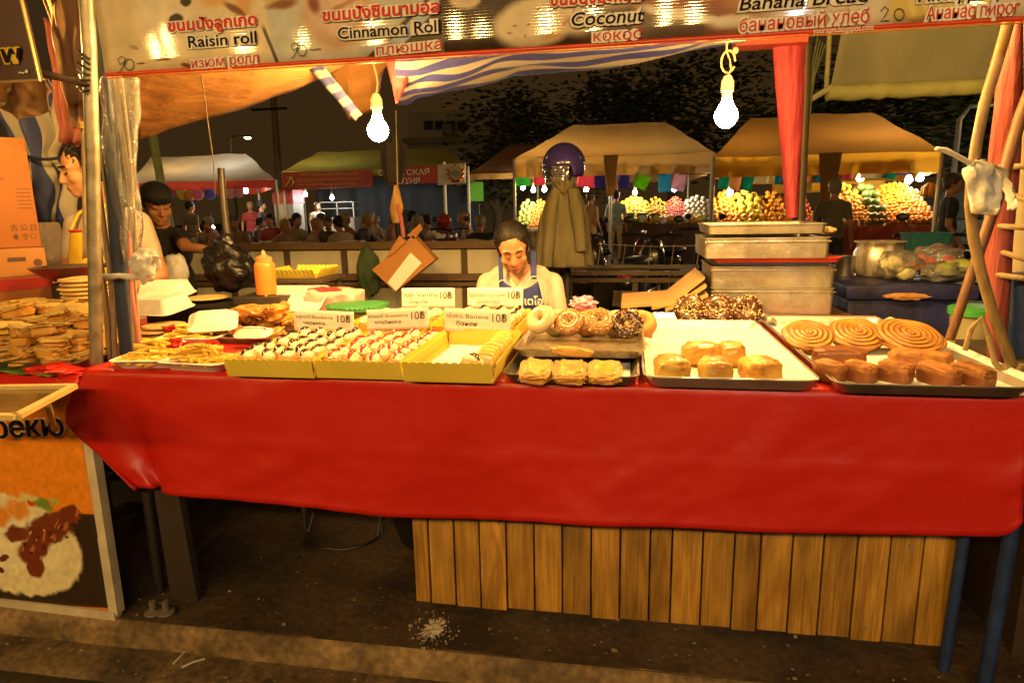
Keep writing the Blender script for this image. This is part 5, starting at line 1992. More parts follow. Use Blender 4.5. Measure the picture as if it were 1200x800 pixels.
def head_prims(c, R, s=1.0):
    def P(x, y, z): return Vector(c) + R @ Vector((x * s, y * s, z * s))
    def r(*a): return tuple(v * s for v in a)
    L = [('e', P(0, .012, .03), r(.074, .090, .086), R), ('e', P(0, -.028, -.035), r(.060, .062, .076), R), ('e', P(0, -.062, -.088), r(.026, .024, .020), R),
         ('c', P(0, -.088, .008), P(0, -.102, -.030), .007 * s, .0125 * s), ('e', P(.011, -.090, -.034), r(.009, .010, .008), R), ('e', P(-.011, -.090, -.034), r(.009, .010, .008), R),
         ('e', P(0, -.084, -.060), r(.024, .012, .006), R), ('e', P(0, -.082, -.070), r(.020, .012, .006), R), ('c', P(-.045, -.066, .024), P(.045, -.066, .024), .013 * s, .013 * s), ('e', P(0, -.074, .02), r(.022, .012, .02), R)]
    for k in (-1, 1):
        L += [('e', P(.038 * k, -.055, -.028), r(.026, .026, .026), R), ('e', P(.074 * k, .012, -.012), r(.008, .017, .028), R), ('e', P(.029 * k, -.071, .004), r(.015, .012, .008), R)]
    return L, P


def face_parts(root, P, s=1.0, lids=True):
    for k in (-1, 1):
        q = MB()
        q.tube([P(.013 * k, -.085, .028), P(.028 * k, -.086, .033), P(.046 * k, -.074, .028)], [.003 * s, .0042 * s, .002 * s], 6)
        q.build('eyebrow', HAIRM, root)
        q = MB()
        q.tube([P(.016 * k, -.083, .002), P(.029 * k, -.0855, -.002), P(.043 * k, -.076, .003)], [.0018 * s, .003 * s, .0016 * s], 6)
        q.build('eyelid', M('dark_lashes', (.03, .014, .01), .5), root)


def hair_mesh(root, P, R, s=1.0, bun=True, strands=0, seed=0, mat=HAIRM, amp=.05):
    q = MB()
    q.blob(P(0, .026, .046), (.081 * s, .092 * s, .083 * s), amp, 6, 4, rot=R, seed=seed)
    q.blob(P(0, .055, .005), (.072 * s, .055 * s, .075 * s), amp, 5, 3, rot=R, seed=seed)
    for k in (-1, 1):
        q.blob(P(.068 * k, .006, .018), (.014 * s, .03 * s, .04 * s), amp, 5, 3, rot=R)
    if bun: q.blob(P(0, .125, .03), .038 * s, .15, 5, 3)
    if strands:        # combed locks from the hairline back to the knot
        rs = random.Random(seed + 1)
        for k in range(strands):
            a = PI * (k + rs.random()) / strands
            e0 = rs.uniform(-.02, .012)
            st_ = Vector((.083 * math.cos(a), -.062 * math.sin(a) ** 1.2 + .01, .030 + .078 * math.sin(a) ** .8 + e0))
            en = Vector((.03 * math.cos(a) * rs.uniform(.3, 1), .118, .03 + rs.uniform(-.03, .03)))
            pts = []
            for j in range(8):
                f = j / 7
                d = st_.lerp(en, f) - Vector((0, .026, .035))
                rr = Vector((d.x / .0835, d.y / .0945, d.z / .0865))
                L_ = max(.01, rr.length)
                tgt = 1.02 + .02 * math.sin(f * PI) + rs.uniform(-.008, .008)
                d = Vector((d.x / L_ * tgt, d.y / L_ * tgt, d.z / L_ * tgt)) if L_ < tgt * 1.3 else d
                pts.append(P(*(Vector((0, .026, .035)) + d)))
            q.tube(pts, [.0012] + [.0034] * 6 + [.0012], 5)
    q.build('hair', mat, root)


def ap(px, py, Y): return at(px, py, Y)


# --- woman in a white T-shirt and blue apron, looking down behind the counter
wr = thing('person', 'woman with tied black hair in white T-shirt and blue apron, looking down', 'person', (at(608, 360, 3.3).x, 3.3, 0))
hc = at(601, 291, 3.20)
Rh = Matrix.Rotation(math.radians(-6), 3, 'Y') @ Matrix.Rotation(math.radians(9), 3, 'Z') @ Matrix.Rotation(math.radians(30), 3, 'X')
hp, HP = head_prims(hc, Rh, 1.0)
tx = at(609, 345, 3.3).x
zs = at(609, 317, 3.3).z            # shoulder height
chest = Vector((tx, 3.31, zs - .22))
PR = hp + [('c', (tx - .005, 3.305, zs + .0), hc + Vector((.004, .05, -.05)), .058, .052),
           ('e', (tx, 3.31, zs - .12), (.165, .105, .15)), ('e', (tx, 3.30, zs - .30), (.16, .115, .20)), ('e', (tx, 3.29, zs - .5), (.185, .14, .16)),
           ('c', (tx - .10, 3.31, zs - .03), (tx + .10, 3.31, zs - .03), .058, .058)]
for k in (-1, 1):
    sh = Vector((tx + k * .165, 3.31, zs - .065))
    el = Vector((tx + k * .225, 3.24, zs - .33))
    wrist = Vector((tx + k * .09, 3.04, zs - .30))
    PR += [('c', sh, sh.lerp(el, .6), .058, .052), ('c', sh.lerp(el, .6), el, .05, .040), ('c', el, wrist, .038, .026)]
    # hand: palm, four fingers and a thumb, curled
    hd = (wrist - el).normalized()
    palm = wrist + hd * .045
    PR += [('e', palm, (.036, .040, .016))]
    for f in range(4):
        ba = palm + Vector((k * .022 - k * .015 * f, -.035, 0))
        PR += [('c', ba, ba + Vector((-.004 * k, -.026 - .004 * (f in (1, 2)), -.010)), .0085, .008), ('c', ba + Vector((-.004 * k, -.026, -.010)), ba + Vector((-.006 * k, -.036, -.030)), .008, .007)]
    PR += [('c', palm + Vector((-k * .03, .0, .004)), palm + Vector((-k * .046, -.036, -.006)), .010, .008)]
def wz(p):
    d = p - hc
    l = Rh.transposed() @ d
    if abs(l.x) < .017 and -.073 < l.z < -.057 and l.y < -.084: return 2
    if p.z > zs + .012 + .25 * abs(p.x - tx) * 0 and (p - Vector((tx, 3.3, zs))).xy.length < .095: return 0
    if l.length < .14 and p.z > zs - .015 and p.y < 3.28: return 0
    # V neck
    if p.y < 3.30 and abs(p.x - tx) < (p.z - (zs - .075)) * .75: return 0
    if abs(p.x - tx) > .10 and p.y < 3.20 and p.z < zs - .2: return 0
    return 1
body_mesh('body', PR, .0065, wz, [SKIN, SHIRT, LIP], wr, 5)
face_parts(wr, HP)
hair_mesh(wr, HP, Rh, 1.0, True, amp=.04, strands=90)
PIPE = M('white_piping', (.70, .66, .6), .6)
ap_root = None
def strap_pts(pts, Y): return [at(x, y, Y) for x, y in pts]
q = MB()
q.sheet(lambda u, v: at(583.5 + 4 * u + 2.5 * v + (2 * u - 1) * 1.0 * v, 297 + 42 * v, 3.225 - .055 * math.sin(PI * .5 * v)), 4, 14)
q.sheet(lambda u, v: at(621 + 7.0 * u + 1.0 * v, 293 + 34 * v, 3.225 - .055 * math.sin(PI * .5 * v)), 4, 14)
q.sheet(lambda u, v: at(585 + 52 * u + (1 - u) * (4 - 7 * v ** .6) - u * (6 - 8 * v ** .6) * 1, 329 + 45 * v + 10 * (math.sin(PI * u)) * (1 - v), 3.168 - .03 * math.sin(PI * u)), 24, 20)
wa = q.build('apron', NAVY, wr, solid=.004, angle=80)
q = MB()
q.tube([at(x, y, 3.158) for x, y in ((584, 331), (588, 328), (592, 329), (596, 334))], .0028, 6)
q.tube([at(x, y, 3.152) for x, y in ((613, 338), (619, 329), (624, 324), (629, 324), (632, 332), (637, 352))], .0028, 6)
q.build('piping', PIPE, wa)
text('เตโอ', wa, 'lettering', PIPE, at(614, 357, 3.130), .052, off=.001)

# --- man in a yellow apron at the left
mr = thing('person', 'man with dark hair in grey T-shirt and yellow apron behind the steel pole', 'person', (at(125, 300, 3.05).x, 3.05, 0))
hc2 = at(99, 199, 2.98)
Rm = Matrix.Rotation(math.radians(-36), 3, 'Z') @ Matrix.Rotation(math.radians(14), 3, 'X')
hp, HP2 = head_prims(hc2, Rm, 1.13)
bx_ = at(124, 260, 3.05).x
zs2 = at(124, 246, 3.05).z
Rt = Matrix.Rotation(math.radians(-4), 3, 'Z')
def TM(x, y, z): return Vector((bx_, 3.06, 0)) + Rt @ Vector((x, y, 0)) + Vector((0, 0, z))
PR = hp + [('c', TM(-.03, .01, zs2 - .01), hc2 + Vector((.01, .03, -.07)), .062, .058),
           ('e', TM(0, 0, zs2 - .14), (.20, .12, .17), Rt), ('e', TM(0, -.01, zs2 - .36), (.18, .125, .22), Rt), ('e', TM(0, 0, zs2 - .58), (.175, .13, .17), Rt),
           ('c', TM(-.13, .01, zs2 - .05), TM(.13, .01, zs2 - .05), .065, .065),
           ('c', TM(-.09, 0, zs2 - .62), TM(-.09, 0, .45), .085, .055), ('c', TM(.09, 0, zs2 - .62), TM(.09, 0, .45), .085, .055),
           ('c', TM(-.09, 0, .45), TM(-.09, .02, .07), .054, .038), ('c', TM(.09, 0, .45), TM(.09, .02, .07), .054, .038), ('e', TM(-.09, -.04, .04), (.045, .11, .035), Rt), ('e', TM(.09, -.04, .04), (.045, .11, .035), Rt)]
for k, el, wrist in ((-1, TM(-.27, -.03, zs2 - .34), TM(-.16, -.24, zs2 - .40)), (1, TM(.27, .02, zs2 - .34), TM(.15, -.22, zs2 - .42))):
    sh = TM(k * .19, .0, zs2 - .07)
    PR += [('c', sh, sh.lerp(el, .55), .066, .056), ('c', sh.lerp(el, .55), el, .052, .042), ('c', el, wrist, .042, .029)]
    hd = (wrist - el).normalized()
    sd = hd.cross(Vector((0, 0, 1))).normalized()
    palm = wrist + hd * .05
    PR += [('e', palm, (.038, .042, .018))]
    for f in range(4):
        ba = palm + hd * .035 + sd * (.027 - .018 * f)
        ln = .030 + .006 * (f in (1, 2))
        PR += [('c', ba, ba + hd * ln + Vector((0, 0, -.008)), .0095, .0085), ('c', ba + hd * ln + Vector((0, 0, -.008)), ba + hd * (ln + .012) + Vector((0, 0, -.03)), .0085, .0075)]
    PR += [('c', palm + sd * k * -.03, palm + sd * k * -.05 + hd * .04, .011, .009)]
def mz(p):
    l = Rm.transposed() @ (p - hc2) / 1.13
    if abs(l.x) < .017 and -.073 < l.z < -.057 and l.y < -.084: return 2
    if p.z > zs2 + .02: return 0
    if l.length < .15 and p.z > zs2 - .02: return 0
    d = Rt.transposed() @ (p - Vector((bx_, 3.06, 0)))
    if p.z < zs2 - .24 and (abs(d.x) > .205 or d.y < -.145): return 0
    if p.z < zs2 - .60: return 3
    return 1
body_mesh('body', PR, .0075, mz, [SKIN, SHIRT2, LIP, DENIM], mr, 5)
face_parts(mr, HP2, 1.13)
hair_mesh(mr, HP2, Rm, 1.13, False, seed=3, amp=.16, strands=60)
q = MB()
def bib(u, v):
    x = -.105 + .21 * u
    w_ = .6 + .4 * min(1, v * 2.2)
    p = TM(x * w_ * 1.15 - .01, -.135 - .045 * math.cos((u - .5) * PI * .8), zs2 - .10 - .42 * v)
    return p
q.sheet(bib, 20, 24)
for k in (0, 1):
    a = bib(k, 0)
    q.tube([a, TM(-.075 + .13 * k, -.10, zs2 - .02), TM(-.055 + .09 * k, -.02, zs2 + .035)], [.009, .009, .008], 6, flat=.5)
ma = q.build('apron', YELLOW_AP, mr, solid=.004, angle=80)
q = MB()
q.tube([bib(u / 8, 0) + Vector((0, -.003, 0)) for u in range(9)], .007, 6)
q.build('red_trim', M('red_trim', (.5, .04, .02), .6), ma)
a, b = bib(.0, .50), bib(1, .50)
text('Valrhona', ma, 'lettering', NAVY, a + Vector((0, -.052, -.01)) + (b - a) * .03, .075, xdir=(b - a), off=.001, fit=(b - a).length * .94)

# --- helper in a black cap reaching over a black bag
cr = thing('person', 'person in black cap and black T-shirt leaning over the black bag', 'person', (at(190, 280, 3.75).x, 3.75, 0))
hc3 = at(184, 240, 3.68)
Rc = Matrix.Rotation(math.radians(52), 3, 'Z') @ Matrix.Rotation(math.radians(18), 3, 'X')
hp, HP3 = head_prims(hc3, Rc, 1.05)
cx_, zs3 = at(192, 270, 3.75).x, at(192, 268, 3.75).z
PR = hp + [('c', (cx_ - .03, 3.76, zs3 - .02), hc3 + Vector((-.01, .03, -.05)), .058, .052), ('e', (cx_ - .02, 3.78, zs3 - .14), (.17, .12, .16)), ('e', (cx_ - .03, 3.80, zs3 - .36), (.165, .12, .22)), ('e', (cx_ - .03, 3.82, zs3 - .58), (.17, .14, .16)),
           ('c', (cx_ - .12, 3.77, zs3 - .05), (cx_ + .10, 3.75, zs3 - .05), .06, .06)]
for k in (-1, 1): PR += [('c', (cx_ - .03 + .09 * k, 3.82, zs3 - .62), (cx_ - .03 + .1 * k, 3.80, .42), .085, .055), ('c', (cx_ - .03 + .1 * k, 3.80, .42), (cx_ - .03 + .1 * k, 3.83, .05), .05, .036), ('e', (cx_ - .03 + .1 * k, 3.78, .035), (.045, .11, .035))]
hands = []
for sh, el, wrist in ((Vector((cx_ + .14, 3.72, zs3 - .07)), at(218, 290, 3.58), at(240, 292, 3.48)), (Vector((cx_ - .17, 3.78, zs3 - .08)), Vector((cx_ - .20, 3.60, zs3 - .30)), Vector((cx_ - .02, 3.45, zs3 - .34)))):
    PR += [('c', sh, sh.lerp(el, .5), .058, .050), ('c', sh.lerp(el, .5), el, .045, .036), ('c', el, wrist, .034, .025)]
    hd = (wrist - el).normalized()
    sd = hd.cross(Vector((0, 0, 1))).normalized()
    palm = wrist + hd * .045
    PR += [('e', palm, (.032, .032, .017))]
    for f in range(4):
        ba = palm + hd * .03 + sd * (.024 - .016 * f)
        ln = .028 + .005 * (f in (1, 2))
        PR += [('c', ba, ba + hd * ln + Vector((0, 0, -.006)), .0085, .0078), ('c', ba + hd * ln + Vector((0, 0, -.006)), ba + hd * (ln + .014) + Vector((0, 0, -.024)), .0078, .007)]
    PR += [('c', palm + sd * .03, palm + sd * .045 + hd * .034, .010, .008)]
    hands.append((sh, el))
def cz(p):
    l = Rc.transposed() @ (p - hc3) / 1.05
    if abs(l.x) < .017 and -.073 < l.z < -.057 and l.y < -.084: return 2
    if p.z > zs3 + .015 or (l.length < .14 and p.z > zs3 - .02): return 0
    for sh, el in hands:
        t_ = (p - sh).dot(el - sh) / (el - sh).length_squared
        dd = (p - sh.lerp(el, max(0, min(1.6, t_)))).length
        if t_ > .62 and p.y < 3.66 and (p - el).length < .26 and p.y < 3.64: return 0
    if p.z < zs3 - .5: return 3
    return 1
body_mesh('body', PR, .0075, cz, [SKIN2, BLKSHIRT, LIP, SHIRT], cr, 5)
face_parts(cr, HP3, 1.05)
hair_mesh(cr, HP3, Rc, 1.05, False, seed=6)
q = MB()
q.blob(HP3(0, .012, .062), (.092, .108, .072), .02, 4, 4, rot=Rc)
q.blob(HP3(0, -.085, .050), (.060, .06, .010), 0, 4, 3, rot=Rc)
q.build('cap', M('black_cap_cloth', (.010, .009, .010), .8, bump=.2, bs=60), cr)
bgk = thing('black_bag', 'bulky black plastic bag under the reaching arm, beside the steel stand', 'bag', at(268, 345, 3.35))
p = at(268, 312, 3.35)
q = MB()
q.blob(p, (.145, .10, .135), .35, 2.2, 4, seed=8)
q.build('pouch', M('black_bag_film', (.012, .011, .010), .3, bump=.7, bs=14), bgk)
q = MB()
q.blob(p + Vector((.0, 0, .12)), (.045, .035, .06), .4, 3, 3, seed=4)
q.build('knot', M('black_bag_knot', (.012, .011, .010), .3), bgk)
q = MB()
q.tube([at(268, 290, 3.42), at(262, 240, 3.42), at(259, 197, 3.42)], .020, 12)
q.build('steel_tube', M('dull_steel', (.12, .10, .075), .4, .7), label='upright dull steel tube rising behind the black bag', cat='tube')
q = MB()
q.boxab((-2.95, 3.2, .0), (-1.9, 3.62, .80), .01)
q.build('side_cabinet', M('dark_cabinet', (.035, .025, .02), .6), label='dark low cabinet under the black bag behind the fries', cat='cabinet')
q = MB()
q.blob(at(205, 318, 3.3), (.075, .06, .10), .3, 2, 3, seed=12)
q.build('white_sack', WHITEPLAS, label='pale plastic sack standing beside the person in the black cap', cat='sack')

# ================================================================== the neighbouring stall at the left
LT = .85
lt = thing('side_table', 'red covered table of the neighbouring grill stall at the left', 'table', (-2.5, 2.5, 0))
q = MB()
q.boxab((-3.4, 1.9, LT - .03), (-1.86, 3.2, LT - .004))
q.build('tabletop', TABLEWOOD, lt)
for x, y in ((-3.3, 2.0), (-1.92, 2.0), (-3.3, 3.1), (-1.92, 3.1)):
    q = MB()
    q.boxab((x - .02, y - .02, 0), (x + .02, y + .02, LT - .03))
    q.build('leg', DARKIRON, lt)
def lcloth(u, v):
    x = -3.4 + 1.56 * u
    s = v * 1.7
    if s < 1.3: return Vector((x, 3.2 - s, LT + .004 * smooth_noise(x * 6, s * 6)))
    d = s - 1.3
    e = math.exp(-((u - 1) / .06) ** 2)
    return Vector((x - .04 * e * d, 1.895 - .025 * abs(smooth_noise(x * 3, d * 2)) - .01 * math.sin(x * 13) * d * 3 - .05 * e * d, LT - d))
uv_sheet('red_tablecloth', lcloth, 90, 60, RED, solid=.002, label='red vinyl cloth on the neighbouring grill stall table at the left', cat='tablecloth')
q = MB()
for k in range(5):
    q.blob((-1.90 - .03 * k, 1.93 - .012 * (k % 2), LT + .005 + .008 * (k % 3)), (.05, .05, .012), .4, 4, 3, seed=k, rot=Matrix.Rotation(k, 3, 'Z'))
q.build('cloth_corner', RED, label='crumpled red cloth corner tucked between the two tables', cat='cloth')

# tray of golden stacked toast cups
q = tray_mb(-2.62, -1.90, 1.93, 2.42, LT + .004, .024, r=.05)
q.build('baking_tray', M('dark_steel_tray', (.42, .40, .34), .3, .9), label='large steel tray piled with golden toast pieces at the left edge', cat='tray')
LEAF = M('banana_leaf', (.10, .17, .03), .4, vs=8)
q = MB()
q.sheet(lambda u, v: Vector((-2.62 + .70 * u, 1.865 + .16 * v - .02 * math.sin(u * 7), LT + .0015 + .008 * (math.sin(u * 12) ** 2) * (1 - v))), 40, 6)
q.build('banana_leaf', LEAF, label='green banana leaf under the tray of golden toast', cat='leaf', solid=.002)
TOAST = M('golden_toast', (.70, .38, .06), .5, vs=16, col2=(.46, .19, .025), contrast=.4, bump=.3, bs=45, rand=.14)
TOASTIN = M('toast_crumb', (.74, .50, .14), .7, vs=30, rand=.1)
tt = thing('toast_piece', 'golden toast piece stacked on the steel tray at the left edge', 'toast', (0, 0, 0), 'golden toast pieces stacked on the steel tray')
q = MB()
q.blob((0, 0, .017), (.044, .040, .018), .22, 3, 3, seed=2, sq=.42)
q.build('crust', TOAST, tt, angle=60)
q = MB()
q.blob((.004, 0, .033), (.053, .047, .006), .35, 3, 4, seed=5, sq=.5, rot=Matrix.Rotation(.12, 3, 'Y'))
q.build('crumb', TOASTIN, tt)
rs = random.Random(9)
first = True
for i in range(6):
    for j in range(5):
        px = 20 + 22 * i + 3 * j - 20 * (j > 2)
        x = -2.50 + i * .098 + .02 * (j % 2) + rs.uniform(-.012, .012)
        y = 1.985 + j * .085 + rs.uniform(-.01, .01)
        n_ = 1 + (j >= 0) + (rs.random() < .8) + (j > 1)
        n_ = min(n_ + 1, 5)
        if i > 4 and j > 2: continue
        for k in range(n_):
            loc = (x + rs.uniform(-.008, .008), y + rs.uniform(-.008, .008), LT + .010 + k * .037)
            rot = (rs.uniform(-.18, .18), rs.uniform(-.18, .18), rs.uniform(0, 6.28))
            if first:
                tt.location, tt.rotation_euler = loc, rot
                first = False
            else: dup(tt, loc, rot, rs.uniform(.9, 1.08))
# wok
p = at(72, 320, 2.62)
wk = thing('wok', 'shallow steel wok held out over the golden toast, left of the steel pole', 'wok', (p.x, 2.62, p.z - .05))
q = MB()
q.lathe([(0, -.05), (.06, -.045), (.12, -.012), (.155, .02), (.158, .022), (.150, .020), (.115, -.008), (.06, -.040), (0, -.045)], (p.x + .04, 2.62, p.z + .01), 32)
q.build('bowl', STEEL, wk)
q = MB()
q.tube([(p.x + .18, 2.64, p.z + .03), (p.x + .34, 2.70, p.z + .05)], .011, 8)
q.build('handle', DARKIRON, wk)
q = MB()
q.lathe([(.085, 0), (.09, 0), (.075, p.z - .045 - LT), (.07, p.z - .045 - LT)], (p.x + .04, 2.62, LT), 20)
q.build('wok_ring', DARKIRON, label='dark ring stand under the steel wok', cat='stand')
# cardboard boxes
CB2 = M('orange_cardboard', (.34, .12, .028), .8, vs=4, col2=(.28, .095, .02), contrast=.2)
CB3 = M('tan_cardboard', (.40, .18, .05), .8, vs=4, col2=(.33, .14, .035), contrast=.2)
def cbox(label, px0, px1, pyt, pyb, Y, d, mat, rz=.97, marks=None):
    a, b = at(px0, pyb, Y), at(px1, pyt, Y)
    t = thing('cardboard_box', label, 'cardboard box', (b.x, Y, a.z), rz=rz)
    q = MB()
    q.boxab((a.x, Y, a.z), (b.x, Y + d, b.z), .006)
    q.build('carton', mat, t)
    if marks: marks(t, a, b, Y)
    return t
BINK = M('brown_print', (.10, .04, .02), .7)
def m1(t, a, b, Y):
    q = MB()
    for z0, x0, w_ in ((.62, .30, .5), (.585, .55, .2)):
        q.boxab((a.x + (b.x - a.x) * x0, Y - .001, a.z + (b.z - a.z) * z0), (a.x + (b.x - a.x) * (x0 + w_), Y, a.z + (b.z - a.z) * (z0 + .01)))
    for k in range(6):
        z0 = .36 + .035 * k
        q.boxab((b.x - .07, Y - .001, a.z + (b.z - a.z) * z0), (b.x - .012, Y, a.z + (b.z - a.z) * (z0 + .006)))
    q.build('printed_lines', BINK, t)
    for k in range(3):
        text('吉公日'[k], t, 'printed_mark', BINK, (b.x - .115 + .038 * k, Y - .0012, a.z + (b.z - a.z) * .16), .034)
        text('♦☂☐'[k], t, 'printed_mark', BINK, (b.x - .115 + .038 * k, Y - .0012, a.z + (b.z - a.z) * .08), .030)
cbox('tall brown cardboard carton, topmost of the stack at the left edge', -60, 29, 162, 290, 2.80, .4, CB2, marks=m1)
def m2(t, a, b, Y):
    q = MB()
    q.boxab((b.x - .15, Y - .001, a.z + .07), (b.x - .08, Y, a.z + .09))
    q.lathe([(0, 0), (.018, 0), (.018, .001), (0, .001)], (b.x - .035, Y - .0005, a.z + .06), 16, rot=Matrix.Rotation(PI / 2, 3, 'X'))
    q.build('printed_mark', BINK, t)
cbox('tan cardboard carton with printed marks below the tall one', -60, 52, 290, 322, 2.74, .42, CB3, marks=m2)
def m3(t, a, b, Y):
    q = MB()
    q.boxab((a.x, Y - .002, a.z + (b.z - a.z) * .62), (b.x + .001, Y - .0005, b.z - .003))
    q.build('red_band', M('red_print', (.50, .03, .015), .7), t)
    for k in range(3): text('⍑☔♨'[k], t, 'printed_mark', BINK, (b.x - .17 + .06 * k, Y - .0015, a.z + .012), .034)
cbox('brown cardboard carton with a red band at the bottom of the stack', -60, 60, 323, 356, 2.70, .46, CB2, marks=m3)
q = MB()
b_ = at(60, 356, 2.70)
q.boxab((-3.4, 2.68, LT + .001), (b_.x + .01, 3.18, b_.z - .001), .004)
q.build('crate_base', M('dark_crate_wood', (.05, .03, .018), .8), label='dark wooden crate under the stack of cartons', cat='crate')
# sack with red print
sk_ = thing('printed_sack', 'pale sack with red print behind the cardboard cartons', 'sack', at(47, 320, 3.75))
p = at(47, 282, 3.75)
q = MB()
q.blob(p, (.13, .08, .17), .12, 2.5, 4, seed=14, sq=.6)
q.build('bag', M('woven_sack', (.62, .46, .36), .7, bump=.3, bs=60), sk_)
text('GO', sk_, 'red_print', RINK, p + Vector((-.03, -.098, .0)), .07, xdir=(.2, 0, 1), zdir=(-1, 0, .2), off=.003)

# orange sign board with grilled ribs
sg = thing('sign_board', 'orange sign board with white frame showing grilled ribs and black Cyrillic letters', 'sign', at(60, 705, 1.82))
s0, s1, s2, s3 = at(-140, 676, 1.82), at(131, 718, 1.80), at(86, 452, 1.86), at(-140, 452, 1.88)
TLs, TRs, BRs, BLs = Vector(s3), Vector(s2), Vector(s1), Vector(s0)
BLs.z = BRs.z = .02
org = sg.location
sm = []
xd_ = (BRs - BLs).normalized()
def sl(px, py):
    p_ = at(px, py, 1.81)
    return p_.x - org.x, p_.z - org.z
def sk2(shape, px, py, rx, rz, ang, col, soft=.2):
    x, z = sl(px, py)
    k = 1.85 / F
    sm.append((shape, x, z, rx * k, rz * k, ang, col, soft))
sk2('box', 20, 655, 170, 72, 3, (.035, .02, .012), .03)
sk2('e', 10, 640, 125, 78, -8, (.70, .62, .36), .06); sk2('e', 4, 632, 100, 58, -8, (.76, .70, .46), .3)
sk2('e', 12, 600, 26, 18, -10, (.70, .28, .04), .4); sk2('e', -10, 608, 26, 20, 0, (.66, .24, .03), .4); sk2('e', 28, 588, 22, 8, -10, (.62, .55, .2), .5)
sk2('e', 30, 594, 9, 7, 0, (.55, .05, .02), .4); sk2('e', 44, 594, 20, 9, -14, (.16, .24, .04), .4); sk2('e', 58, 590, 10, 6, 0, (.4, .45, .12), .5)
for (x, y, rx, rz, an) in ((52, 622, 48, 26, 22), (78, 606, 22, 15, 15), (36, 645, 34, 20, 28), (40, 665, 18, 18, 0), (14, 628, 22, 14, 15)): sk2('e', x, y, rx, rz, an, (.16, .035, .012), .22)
for k in range(11): sk2('e', 22 + k * 6.5 + (k % 2) * 5, 650 - k * 4.6 + (k % 3) * 6 - 6, 9, 2.2, 62, (.42, .13, .05), .6)
for k in range(9): sk2('e', 26 + k * 7, 640 - k * 3 + (k % 2) * 12, 5, 2.5, 30, (.06, .012, .006), .6)
for k in range(6): sk2('e', 30 + k * 9, 628 - k * 2 + (k % 2) * 10, 4, 1.6, 50, (.66, .38, .2), .7)
sk2('e', 2, 655, 12, 6, 20, (.12, .03, .012), .3); sk2('e', -2, 668, 9, 5, 10, (.10, .025, .01), .3)
sk2('box', 40, 720, 160, 14, 4, (.62, .20, .02), .05)
q = MB()
def sgp(u, v):
    return BLs.lerp(BRs, u).lerp(TLs.lerp(TRs, u), v) + Vector((0, -.004 * math.sin(PI * v) * math.sin(u * 7), 0))
q.sheet(sgp, 30, 30)
q.build('printed_panel', print_mat('ribs_print', (.74, .24, .015), sm, rough=.4, distort=.020, ns=30), sg, solid=.004, angle=80)
SFR = M('white_frame', (.62, .54, .36), .6, vs=10, bump=.2, bs=30)
q = MB()
def bar(a, b, w_, d_):
    q.tube([a, b], w_, 4, flat=1)
for a, b, w_ in ((BRs + Vector((.012, .005, -.005)), TRs + Vector((.02, .012, 0)), .017), (BLs + Vector((0, .0, -.012)), BRs + Vector((.02, .0, -.012)), .020)):
    d = (b - a)
    n1 = Vector((0, -1, 0))
    sd = d.cross(n1).normalized() * w_
    q.prism([a - sd + Vector((0, -.012, 0)), b - sd + Vector((0, -.012, 0)), b + sd + Vector((0, -.012, 0)), a + sd + Vector((0, -.012, 0))], (0, .035, 0))
q.build('frame', SFR, sg, smooth=False)
a, b = at(-9, 513, 1.80), at(76, 510, 1.80)
yy = 1.805
a.y = b.y = yy
w4 = (b - a).length
s_ = .108
xdd = b - a
for body, m_, off_, dy in (('рекю', WINK, 0, 0), ('рекю', DINK, .0008, -.006)):
    text(body, sg, 'lettering' if dy else 'lettering_outline', m_, a + Vector((0, dy, 0)), s_, xdir=xdd, off=off_, rim=0 if dy else .0045, fit=w4)
# glass topped shelf folded out over the sign
fs_ = thing('glass_shelf', 'small glass shelf with a pale frame folded out above the orange sign', 'shelf', atz(40, 470, .86))
zz = .865
P0, P1, P2, P3 = atz(-40, 452, zz), atz(86, 450, zz), atz(19, 485, zz), atz(-120, 485, zz)
q = MB()
for a, b in ((P0, P1), (P1, P2), (P2, P3)):
    d = (b - a).normalized()
    sd = Vector((-d.y, d.x, 0)) * .012
    q.prism([a - sd, b - sd, b + sd, a + sd], (0, 0, -.014))
q.build('frame', M('pale_wood_frame', (.66, .48, .18), .5), fs_, smooth=False)
q = MB()
q.prism([P0 + Vector((0, -.01, -.012)), P1 + Vector((-.02, -.005, -.012)), P2 + Vector((0, .01, -.012)), P3 + Vector((0, .01, -.012))], (0, 0, -.003))
q.build('glass_pane', M('brown_glass', (.14, .10, .035), .08, vs=3, col2=(.08, .05, .02)), fs_, smooth=False)
q = MB()
q.tube([atz(56, 474, .84), at(64, 503, 1.80)], .009, 8)
q.build('strut', M('pale_strut', (.60, .40, .15), .5), fs_)

# ================================================================== things hanging behind the table
jr = thing('hanging_jacket', 'olive jacket hanging from a post under the purple helmet', 'jacket', at(662, 330, 4.2))
JK = M('olive_cloth', (.115, .095, .045), .8, vs=5, col2=(.085, .07, .03), bump=.4, bs=10, stretch=(3, 3, .7))
ctop = at(661, 212, 4.2)
def jack(u, v):
    a = 2 * PI * u
    w_ = .055 + .075 * min(1, v * 2.2) ** .7 + .04 * v
    f = 1 + (.05 + .11 * v) * math.sin(a * 7 + 2 * math.sin(v * 3)) + .05 * smooth_noise(math.cos(a) * 2, math.sin(a) * 2, v * 2)
    z = ctop.z - .53 * v - (.05 * abs(math.cos(a)) ** 3 * (v < .12) * v * 8)
    return Vector((ctop.x - .01 * v + w_ * f * math.cos(a), 4.2 + .085 * f * math.sin(a), z))
q = MB()
q.sheet(jack, 72, 40, close_u=True)
q.build('body', JK, jr, solid=.004, angle=80)
